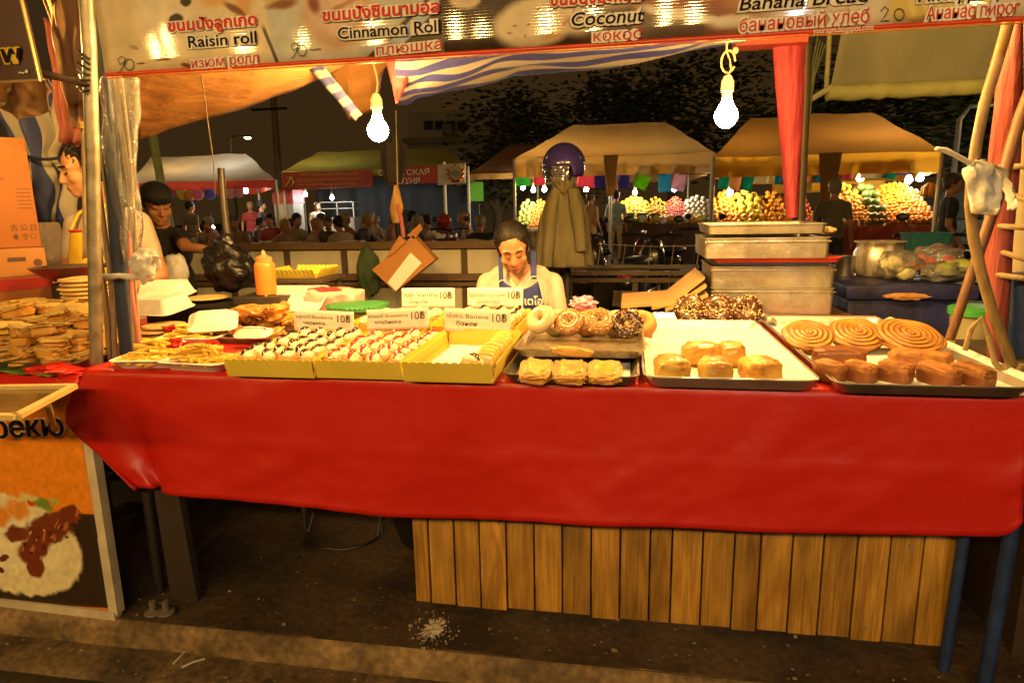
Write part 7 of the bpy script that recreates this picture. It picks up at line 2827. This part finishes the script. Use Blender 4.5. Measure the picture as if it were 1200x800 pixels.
# lanterns of the white tent
for i, (px, py, c_, n_) in enumerate(((197, 228, (.12, .14, .55), 'blue'), (213, 227, (.62, .55, .12), 'yellow'), (222, 229, (.6, .3, .15), 'orange'), (232, 228, (.70, .30, .36), 'pink'), (246, 227, (.18, .2, .55), 'blue'), (270, 226, (.72, .45, .45), 'pink'), (280, 225, (.7, .4, .4), 'pink'))):
    p = at(px, py, 13.2)
    q = MB()
    q.blob(p, (.11, .11, .125), .04, 3, 3, seed=i)
    q.build('paper_lantern', fabric('lantern_' + n_ + str(i), c_, .5), label=f'{n_} paper lantern under the white tent', cat='lantern', group='paper lanterns of the white tent')

# ---- fruit stalls
def fm(n, c, c2): return M(n, c, .42, vs=10, col2=c2, contrast=.3, rand=.18)
FRU = {'mango': fm('mango_skin', (.70, .36, .03), (.56, .22, .012)), 'orange': fm('orange_skin', (.68, .26, .02), (.6, .2, .012)), 'melon': fm('melon_rind', (.40, .42, .10), (.22, .30, .05)), 'apple': fm('apple_skin', (.52, .10, .03), (.40, .04, .015)), 'pomelo': fm('pomelo_skin', (.56, .44, .06), (.40, .34, .04)), 'coconut': fm('peeled_coconut', (.52, .42, .26), (.40, .30, .16)), 'watermelon': fm('watermelon_rind', (.06, .13, .03), (.03, .07, .015))}
SHAPE0 = {'mango': (.085, .055, .06), 'orange': (.062, .062, .06), 'melon': (.10, .09, .09), 'apple': (.056, .056, .052), 'pomelo': (.10, .10, .10), 'coconut': (.095, .095, .09), 'watermelon': (.15, .12, .12)}
SHAPE = {k: tuple(.62 * c for c in v) for k, v in SHAPE0.items()}
TPL, CNT = {}, {}
def fruit(kind, loc, where, scale=1.0):
    key = (kind, where)
    if CNT.get(kind, 0) >= 295: return
    CNT[kind] = CNT.get(kind, 0) + 1
    rot = (random.uniform(-.3, .3), random.uniform(-.3, .3), random.uniform(0, 6.3))
    if key not in TPL:
        q = MB()
        q.blob((0, 0, 0), SHAPE[kind], .05, 2, 3, seed=len(TPL))
        if kind in ('orange', 'apple', 'mango'): q.tube([(0, 0, SHAPE[kind][2] * .95), (.004, 0, SHAPE[kind][2] * 1.15)], .006, 5)
        o = q.build(kind, FRU[kind], loc=(0, 0, 0), label=f'{kind} in the fruit pile {where}', cat='fruit', group=f'{kind} pile {where}')
        o.location, o.rotation_euler = loc, rot
        TPL[key] = o
    else:
        dup(TPL[key], loc, rot, scale)
def stall(label, x0, x1, Y, z0, rise, depth, sections, cloth, where, nrow):
    """a fruit table, its cloth front, and tiers of fruit rising to the rear"""
    t = thing('fruit_stall', label, 'fruit stall', ((x0 + x1) / 2, Y + depth / 2, -.11))
    q = MB()
    q.sheet(lambda u, v: Vector((x0 + (x1 - x0) * u, Y + .03 * math.sin(u * 40) * (1 - v) + .02 * smooth_noise(u * 20, v * 3), -.10 + (z0 + .10) * v)), 70, 8)
    q.build('cloth_front', cloth, t, solid=.006)
    q = MB()
    q.prism([(x0, Y + .02, z0), (x0, Y + depth, z0 + rise), (x0, Y + depth, z0 + rise - .06), (x0, Y + .02, z0 - .06)], (x1 - x0, 0, 0))
    q.build('sloping_top', M('stall_board', (.2, .12, .06), .8), t)
    for x in (x0 + .05, x1 - .05):
        q = MB()
        q.boxab((x - .04, Y + depth - .1, -.1), (x + .04, Y + depth - .02, z0 + rise - .06))
        q.build('leg', TPOST, t)
    for s0_, s1_, kind in sections:
        r_ = SHAPE[kind][0]
        xs0, xs1 = x0 + (x1 - x0) * s0_, x0 + (x1 - x0) * s1_
        n = max(2, int((xs1 - xs0) / (r_ * 1.75)))
        m_ = max(2, int(depth / (r_ * 1.8)))
        for j in range(m_):
            f = (j + .5) / m_
            for i in range(n):
                hump = .12 * math.sin(PI * (i + .5) / n)
                fruit(kind, (xs0 + (xs1 - xs0) * (i + .5 + .3 * (j % 2) - .15) / n + U(-.012, .012), Y + .04 + depth * f, z0 + rise * f + SHAPE[kind][2] * .85 + hump * f * 1.4 + U(-.01, .015)), where)
MAR = M('maroon_cloth', (.16, .03, .015), .8, vs=3)
DKC = M('dark_brown_cloth', (.07, .03, .018), .8, vs=3)
xa, xb = at(726, 255, 16.3).x, at(836, 255, 16.3).x
stall('pomelo and bagged fruit stall under the tan tent, right of the blue shirted man', xa, xb, 16.3, .98, .42, .9, [(0, .30, 'pomelo'), (.30, .52, 'mango'), (.52, .72, 'apple'), (.72, 1, 'coconut')], DKC, 'right of the blue shirted man', 5)
xa, xb = at(604, 255, 16.6).x, at(650, 255, 16.6).x
stall('short fruit stall under the tan tent, left of the olive jacket', xa, xb, 16.6, .90, .50, .9, [(0, .35, 'melon'), (.35, .75, 'orange'), (.75, 1, 'apple')], M('patterned_cloth', (.20, .15, .09), .8, vs=3, col2=(.06, .04, .02), contrast=.9), 'left of the olive jacket', 5)
xa, xb = at(840, 262, 11.6).x, at(958, 262, 11.6).x
stall('fruit stall behind the metal boxes with mango rows under the brown tent', xa, xb, 11.6, 1.0, .42, .85, [(0, .25, 'orange'), (.25, .50, 'pomelo'), (.5, .75, 'mango'), (.75, 1, 'apple')], MAR, 'behind the metal boxes', 5)
q0 = len(TPL)
xa, xb = at(984, 266, 11.6).x, at(1102, 262, 11.6).x
stall('mango and orange stall between the two shoppers under the brown tent', xa, xb, 11.6, 1.0, .50, .95, [(0, .35, 'mango'), (.35, .50, 'watermelon'), (.50, 1, 'orange')], M('red_brown_cloth', (.28, .045, .02), .8, vs=3), 'between the two shoppers', 5)
# front row of mangoes on the two right stalls
for X0_, X1_, w in ((at(842, 262, 11.45).x, at(956, 262, 11.45).x, 'behind the metal boxes'), (xa, xb, 'between the two shoppers')):
    for k in range(15):
        for j in range(2): fruit('mango', (X0_ + (X1_ - X0_) * (k + .5) / 15, 11.63 + .07 * j, 1.09 + .10 * j), w, .8)
# hanging bananas and grapes
bn = thing('banana_bunch', 'yellow banana bunch hanging under the right corner of the brown tent', 'bananas', at(1090, 222, 11.3))
p = at(1090, 216, 11.3)
for k in range(7):
    a = k * .9
    q = MB()
    q.tube([p + Vector((.02 * math.cos(a), .02 * math.sin(a), .02)), p + Vector((.08 * math.cos(a), .08 * math.sin(a), -.05)), p + Vector((.09 * math.cos(a), .09 * math.sin(a), -.14)), p + Vector((.06 * math.cos(a), .06 * math.sin(a), -.20))], [.014, .030, .030, .010], 8)
    q.build('banana', FRU['mango'], bn)
bn2 = copy_tree(bn)
bn2.location = at(720, 216, 16)
bn2['label'] = 'banana bunch hanging in the middle of the tan tent'
# bags of fruit on the central stall
for k in range(9):
    p = at(752 + k * 8.5, 256 + 2 * (k % 2), 16.15)
    q = MB()
    q.blob(p, (.10, .08, .09), .3, 3, 3, seed=k)
    q.build('fruit_bag', [WHITEPLAS, FRU['mango'], FRU['pomelo']][k % 3], label='bag of fruit along the front of the central fruit stall', cat='bag', group='bags of fruit on the central stall')
for k in range(3):
    a, b = at(731 + k * 15, 258, 16.2), at(743 + k * 15, 250, 16.2)
    q = tray_mb(a.x, b.x, 16.1, 16.35, a.z, b.z - a.z, slope=.02, r=.03)
    q.build('green_crate', M('green_crate_plastic', (.05, .14, .04), .5), label='small green crate at the front of the central fruit stall', cat='crate', group='green crates of the central stall')

# ================================================================== shoppers and diners
def figure(kind):
    """template figure at the origin, facing -Y, with hair as its child"""
    t = thing('person', 'person', 'person', (0, 0, 0))
    R_ = Matrix.Rotation(math.radians(4), 3, 'X')
    if kind == 'stand':
        hc_ = Vector((0, -.02, 1.53))
        L, P = head_prims(hc_, R_, 1.0)
        PR = L + [('c', (0, .0, 1.36), hc_ + Vector((0, .015, -.06)), .055, .052), ('e', (0, 0, 1.24), (.175, .105, .17)), ('e', (0, 0, 1.02), (.15, .105, .18)), ('e', (0, .01, .88), (.165, .125, .13)), ('c', (-.11, 0, 1.33), (.11, 0, 1.33), .055, .055)]
        for k in (-1, 1):
            PR += [('c', (.085 * k, 0, .84), (.095 * k, -.02, .47), .082, .055), ('c', (.095 * k, -.02, .47), (.10 * k, .02, .07), .052, .036), ('e', (.10 * k, -.045, .035), (.042, .11, .035))]
            sh, el, wr_ = Vector((.175 * k, 0, 1.31)), Vector((.235 * k, .03, 1.04)), Vector((.225 * k, -.10, .84))
            PR += [('c', sh, el, .052, .040), ('c', el, wr_, .038, .026), ('e', wr_ + Vector((0, -.02, -.05)), (.018, .032, .045))]
            for f in range(4): PR.append(('c', wr_ + Vector((0, -.045 + .018 * f, -.085)), wr_ + Vector((-.008 * k, -.048 + .018 * f, -.125)), .0105, .0095))
            PR.append(('c', wr_ + Vector((-.01 * k, -.05, -.04)), wr_ + Vector((-.02 * k, -.075, -.08)), .012, .01))
        def z_(p):
            if p.z > 1.375: return 0
            if abs(p.x) > .185 and p.z < 1.12: return 0
            if p.z < .88: return 2 if p.z > .10 else 3
            return 1
    else:
        hc_ = Vector((0, -.10, 1.14))
        L, P = head_prims(hc_, Matrix.Rotation(math.radians(12), 3, 'X'), 1.0)
        PR = L + [('c', (0, -.03, .98), hc_ + Vector((0, .015, -.06)), .055, .052), ('e', (0, -.01, .86), (.175, .105, .17)), ('e', (0, .02, .66), (.155, .115, .18)), ('e', (0, .03, .50), (.175, .14, .12)), ('c', (-.11, -.02, .95), (.11, -.02, .95), .055, .055)]
        for k in (-1, 1):
            PR += [('c', (.09 * k, 0, .49), (.11 * k, -.40, .50), .082, .056), ('c', (.11 * k, -.40, .50), (.11 * k, -.36, .07), .052, .036), ('e', (.11 * k, -.42, .035), (.042, .11, .035))]
            sh, el, wr_ = Vector((.175 * k, -.02, .92)), Vector((.23 * k, -.12, .68)), Vector((.10 * k, -.34, .74))
            PR += [('c', sh, el, .052, .040), ('c', el, wr_, .038, .026), ('e', wr_ + Vector((-.02 * k, -.05, 0)), (.032, .042, .018))]
            for f in range(4): PR.append(('c', wr_ + Vector((-.04 * k + .018 * f * k, -.085, 0)), wr_ + Vector((-.045 * k + .018 * f * k, -.125, -.015)), .0105, .0095))
            PR.append(('c', wr_ + Vector((-.045 * k, -.03, .0)), wr_ + Vector((-.065 * k, -.065, .005)), .012, .01))
        def z_(p):
            if p.z > 1.0: return 0
            if p.z < .56 and p.y < -.02 or p.z < .5: return 2 if p.z > .10 else 3
            if p.y < -.16: return 0
            return 1
    b_ = body_mesh('body', PR, .016, z_, [SKIN2, SHIRT, DENIM, BLACK], t, 3)
    hair_mesh(t, P, R_ if kind == 'stand' else Matrix.Rotation(math.radians(12), 3, 'X'), 1.04, False, seed=2, amp=.1)
    return t
FIG = {'stand': figure('stand'), 'sit': figure('sit')}
GZ = .045
USED = {}
HAIRS = [HAIRM, M('brown_hair', (.06, .03, .012), .6), M('fair_hair', (.28, .17, .07), .6), M('grey_hair', (.22, .19, .15), .6), HAIRM]
def cloth_m(c): return M('figure_cloth', c, .8, vs=5, bump=.3, bs=9)
def place(kind, loc, rz, label, shirt, trousers=(.03, .03, .04), s=1.0, group=None, lean=0):
    if kind not in USED:
        o = FIG[kind]
        USED[kind] = 1
    else:
        o = copy_tree(FIG[kind])
    o.location, o.rotation_euler, o.scale = loc, (lean, 0, rz), (s, s, s)
    o['label'] = label
    if group: o['group'] = group
    elif 'group' in o: del o['group']
    b_ = [c for c in o.children if c.name.startswith('body')][0]
    hr = [c for c in o.children if c.name.startswith('hair')][0]
    hr.material_slots[0].link = 'OBJECT'
    hr.material_slots[0].material = HAIRS[random.randrange(5)]
    for i, m in ((1, cloth_m(shirt)), (2, cloth_m(trousers))):
        b_.material_slots[i].link = 'OBJECT'
        b_.material_slots[i].material = m
    return o
def foot(px, py_head, Y): return Vector((at(px, py_head, Y).x, Y, GZ))
place('stand', foot(722, 232, 16), 2.9, 'person in blue shirt and pale trousers standing before the central fruit stall', (.16, .24, .30), (.4, .32, .2), 1.03)
place('stand', foot(692, 234, 14.5), 2.4, 'person in tan top standing just right of the olive jacket', (.42, .24, .11), (.42, .30, .16), 1.0)
place('stand', foot(978, 230, 9.6), 2.6, 'person in olive shirt seen from behind, left of the steel pot', (.14, .12, .06), (.03, .025, .02), .99)
place('stand', foot(1115, 216, 9.0), 1.35, 'person in black T-shirt in side view, reaching at the right end of the fruit', (.02, .018, .018), (.34, .27, .2), 1.0, lean=0)
place('stand', foot(1000, 222, 13.2), .2, 'fruit seller facing out behind the mangoes of the brown tent', (.05, .03, .03), s=1.0)
place('stand', foot(222, 240, 13.2), 2.8, 'shopper in dark olive top before the white tent', (.13, .10, .05), s=.99)
place('stand', foot(371, 240, 18.5), .6, 'cook in white beside the glass fronted counter', (.66, .60, .48), s=.98)
place('stand', foot(305, 232, 15.5), 1.9, 'dark clothed person at the right post of the white tent', (.06, .02, .02), s=1.0)
place('stand', foot(292, 232, 16.5), .4, 'person in red standing deep behind the white tent', (.30, .03, .025), s=1.0)
place('stand', foot(470, 236, 19), .2, 'person in black at the rear of the yellow tent', (.02, .02, .02), s=1.0)
gs = 'diners seated behind the low wall'
seat = [(330, 10.5, 1.2, (.28, .15, .10)), (347, 12.0, -1.4, (.40, .30, .2)), (365, 10.4, 2.2, (.30, .22, .12)), (385, 11.5, .4, (.10, .07, .05)), (400, 10.2, -2.2, (.38, .30, .2)), (425, 11.2, 1.5, (.05, .04, .04)), (444, 12.9, -.6, (.50, .22, .12)), (456, 11.5, 1.9, (.44, .20, .13)), (505, 12.3, -1.7, (.48, .40, .3)), (520, 14.7, .3, (.2, .05, .04)), (541, 13.4, 2.0, (.10, .09, .12)), (560, 10.2, 2.9, (.015, .013, .013)), (275, 11.5, .6, (.26, .14, .09)), (300, 13.4, 1.9, (.08, .05, .05)), (250, 12.6, -1.0, (.40, .15, .09)), (485, 10.6, 2.5, (.08, .06, .05))]
CHW = M('white_plastic_chair', (.66, .60, .48), .45)
def chair_t():
    t = thing('plastic_chair', 'white plastic chair among the diners behind the low wall', 'chair', (0, 0, 0), 'white plastic chairs behind the low wall')
    q = MB()
    q.boxab((-.22, -.22, .415), (.22, .22, .445), .012)
    q.build('seat', CHW, t)
    q = MB()
    for k in range(4): q.boxab((-.19 + .105 * k, .20, .446), (-.12 + .105 * k, .225, .84), .004)
    q.sheet(lambda u, v: Vector((-.24 + .48 * u, .205 + .03 * math.sin(PI * u), .78 + .09 * v + .02 * math.sin(PI * u))), 10, 2)
    q.build('backrest', CHW, t)
    for sx in (-1, 1):
        for sy in (-1, 1):
            q = MB()
            q.tube([(.19 * sx, .19 * sy, .43), (.23 * sx, .23 * sy, 0)], .018, 6)
            q.build('leg', CHW, t)
        q = MB()
        q.tube([(.23 * sx, .20, .66), (.25 * sx, -.05, .65), (.23 * sx, -.20, .44)], .015, 6)
        q.build('armrest', CHW, t)
    return t
CH = chair_t()
firstc = True
desc = ['rust brown', 'tan', 'brown', 'dark', 'beige', 'black', 'orange', 'salmon', 'cream', 'maroon', 'dark grey', 'plain black', 'russet', 'dark wine', 'brick red', 'dark brown']
for i, (px, Y, rz, c_) in enumerate(seat):
    x = at(px, 265, Y).x
    place('sit', (x, Y, GZ), rz, f'seated diner in {desc[i]} top behind the low wall', c_, s=U(.97, 1.05))
    if firstc:
        CH.location, CH.rotation_euler = (x, Y + .02, GZ), (0, 0, rz)
        firstc = False
    else: dup(CH, (x, Y + .02, GZ), (0, 0, rz))
for px, Y, rz in ((338, 9.6, .8), (380, 9.3, 2.6), (410, 9.4, 1.0), (300, 9.9, 2.1), (470, 9.8, .2), (590, 9.5, 1.0), (350, 10.2, -.6), (440, 10.2, 1.8)):
    dup(CH, (at(px, 270, Y).x, Y, GZ), (0, 0, rz))
TT = None
for px, Y in ((355, 11.0), (412, 11.2), (470, 12.0), (535, 12.4), (290, 12.3)):
    x = at(px, 268, Y).x
    if TT is None:
        TT = thing('dining_table', 'small dining table with plates among the diners behind the low wall', 'table', (0, 0, 0), 'dining tables behind the low wall')
        q = MB()
        q.lathe([(0, .70), (.42, .70), (.43, .715), (.42, .73), (0, .73)], (0, 0, 0), 24)
        q.build('tabletop', M('table_laminate', (.42, .34, .22), .4), TT)
        for k in range(4):
            a = PI / 4 + k * PI / 2
            q = MB()
            q.tube([(.30 * math.cos(a), .30 * math.sin(a), .70), (.34 * math.cos(a), .34 * math.sin(a), 0)], .02, 6)
            q.build('leg', DARKIRON, TT)
        TT.location = (x, Y, GZ)
    else: dup(TT, (x, Y, GZ))
    for k in range(2):
        q = MB()
        q.lathe([(0, 0), (.07, 0), (.11, .02), (.112, .024), (.07, .008), (0, .006)], (x + U(-.2, .2), Y + U(-.2, .2), GZ + .731), 16)
        q.build('plate', FOAM, label='white plate on a dining table behind the low wall', cat='plate', group='plates on the dining tables')

more = [(345, 11.5, 1.0, (.34, .24, .14), 'ochre'), (372, 12.2, 2.4, (.10, .08, .10), 'charcoal'), (410, 11.2, -.8, (.36, .10, .06), 'coral'), (433, 12.6, .6, (.5, .44, .34), 'off white'), (478, 12.0, 1.7, (.12, .14, .20), 'slate'), (498, 13.0, -1.9, (.40, .26, .12), 'camel'), (318, 12.8, .2, (.30, .05, .04), 'crimson'), (262, 11.4, 2.0, (.06, .05, .05), 'sooty'), (548, 12.5, -1.2, (.42, .32, .24), 'pale tan'), (240, 12.6, .9, (.25, .2, .12), 'khaki')]
for px, Y, rz, c_, nm in more:
    x = at(px, 262, Y).x
    place('sit', (x, Y, GZ), rz, f'seated diner in {nm} top in the rear rows behind the low wall', c_, s=U(.98, 1.06))
    dup(CH, (x, Y + .02, GZ), (0, 0, rz))
# ================================================================== scooters and pickup
SCM = M('dark_gloss', (.02, .018, .018), .22, coat=.6)
TYRE = M('tyre_rubber', (.015, .014, .013), .8)
def scooter(label, loc, rz, colr, plate=True):
    t = thing('motor_scooter', label, 'scooter', (0, 0, 0))
    pm = M('scooter_paint', colr, .22, coat=.7)
    for y in (-.62, .60):
        RX = Matrix.Rotation(PI / 2, 3, 'Y')
        q = MB()
        q.lathe([(.20, -.04), (.27, -.035), (.285, 0), (.27, .035), (.20, .04)], (0, y, .285), 24, rot=RX)
        w_ = q.build('wheel', TYRE, t)
        q = MB()
        q.lathe([(0, -.035), (.19, -.03), (.2, 0), (.19, .03), (0, .035)], (0, y, .285), 16, rot=RX)
        q.build('rim', STEEL, w_)
    q = MB()
    q.blob((0, .42, .60), (.14, .38, .16), .05, 2, 3, sq=.8)
    q.blob((0, .0, .40), (.10, .40, .10), .05, 2, 3, sq=.7)
    q.blob((0, -.42, .70), (.14, .10, .26), .05, 2, 3, sq=.8)
    q.build('body', pm, t)
    q = MB()
    q.blob((0, .34, .78), (.13, .36, .06), .04, 2, 3, sq=.8)
    q.build('seat', BLACK, t)
    q = MB()
    q.tube([(0, -.62, .29), (0, -.50, .75), (0, -.42, 1.0)], .03, 8)
    q.blob((0, -.60, .50), (.07, .18, .05), 0, 2, 3)
    q.build('front_fork', DARKIRON, t)
    q = MB()
    q.tube([(-.33, -.30, 1.02), (-.16, -.40, 1.03), (0, -.43, 1.0), (.16, -.40, 1.03), (.33, -.30, 1.02)], .017, 8)
    q.build('handlebar', BLACK, t)
    for s_ in (-1, 1):
        q = MB()
        q.tube([(s_ * .2, -.38, 1.03), (s_ * .27, -.40, 1.16)], .007, 6)
        q.blob((s_ * .28, -.40, 1.19), (.06, .015, .04), sub=2)
        q.build('mirror', BLACK, t)
    q = MB()
    q.blob((0, -.50, .90), (.09, .06, .08), sub=3)
    q.build('headlight', STEEL, t)
    q = MB()
    q.blob((0, .80, .66), (.09, .03, .04), sub=2)
    q.build('tail_light', M('tail_red', (.45, .02, .02), .2, coat=.6), t)
    if plate:
        q = MB()
        q.box((0, .86, .47), (.20, .008, .15), rot=Matrix.Rotation(.25, 3, 'X'))
        q.build('number_plate', M('pale_plate', (.66, .58, .38), .5), t)
    t.location, t.rotation_euler = loc, (0, 0, rz)
    return t
def gx(px, py, Y): return (at(px, py, Y).x, Y, GZ)
scooter('dark scooter seen from behind with a pale number plate, beyond the wire fence', gx(755, 300, 7.2), PI - .25, (.02, .018, .02))
scooter('dark red scooter parked side on beyond the wire fence', gx(715, 300, 8.4), 1.2, (.12, .015, .012))
scooter('black scooter behind the metal boxes near the fruit stall', gx(800, 300, 8.8), PI - .8, (.015, .015, .018))
scooter('dark scooter parked behind the jacket', gx(660, 300, 7.8), 2.2, (.05, .03, .02), plate=False)
scooter('red scooter standing among the diners near the emblem post', gx(522, 270, 11.2), .5, (.30, .02, .015))
scooter('dark scooter under the teal basket, behind the steel pot', gx(1085, 320, 6.4), PI - .5, (.02, .02, .022))
scooter('black scooter at the right edge behind the bent bamboo pole', gx(1140, 320, 7.6), 1.1, (.02, .02, .02))
tb_ = at(1086, 286, 6.0)
q = tray_mb(tb_.x - .17, tb_.x + .17, 5.9, 6.15, tb_.z - .10, .19, slope=.04, r=.04)
q.build('teal_basket', M('teal_mesh', (.04, .22, .20), .5, vs=30), label='teal wire basket on the scooter behind the steel pot', cat='basket')
hb = MB()
hb.blob(at(520, 259, 11.0), (.13, .14, .12), sub=3)
hb.build('red_helmet', M('red_gloss', (.40, .03, .015), .15, coat=.8), label='glossy red helmet on the scooter among the diners', cat='helmet')
pk_ = thing('pickup_truck', 'grey pickup truck parked behind the person in black T-shirt', 'pickup', (at(1135, 240, 17).x, 17, GZ))
px_ = pk_.location.x
q = MB()
q.boxab((px_ - 2.2, 17, .35), (px_ + 2.4, 18.7, .95), .10)
q.build('body', M('truck_paint', (.16, .19, .20), .25, coat=.6), pk_)
q = MB()
q.prism([(px_ - .9, 17.08, .96), (px_ + 1.3, 17.08, .96), (px_ + .9, 17.2, 1.58), (px_ - .5, 17.2, 1.58)], (0, 1.45, 0))
q.build('cab', M('truck_cab', (.10, .12, .13), .15, coat=.8), pk_)
for x in (px_ - 1.5, px_ + 1.6):
    q = MB()
    q.lathe([(.2, -.1), (.34, -.1), (.36, 0), (.34, .1), (.2, .1), (0, .08)], (x, 17.0, .25), 20, rot=Matrix.Rotation(PI / 2, 3, 'X'))
    q.build('wheel', TYRE, pk_)
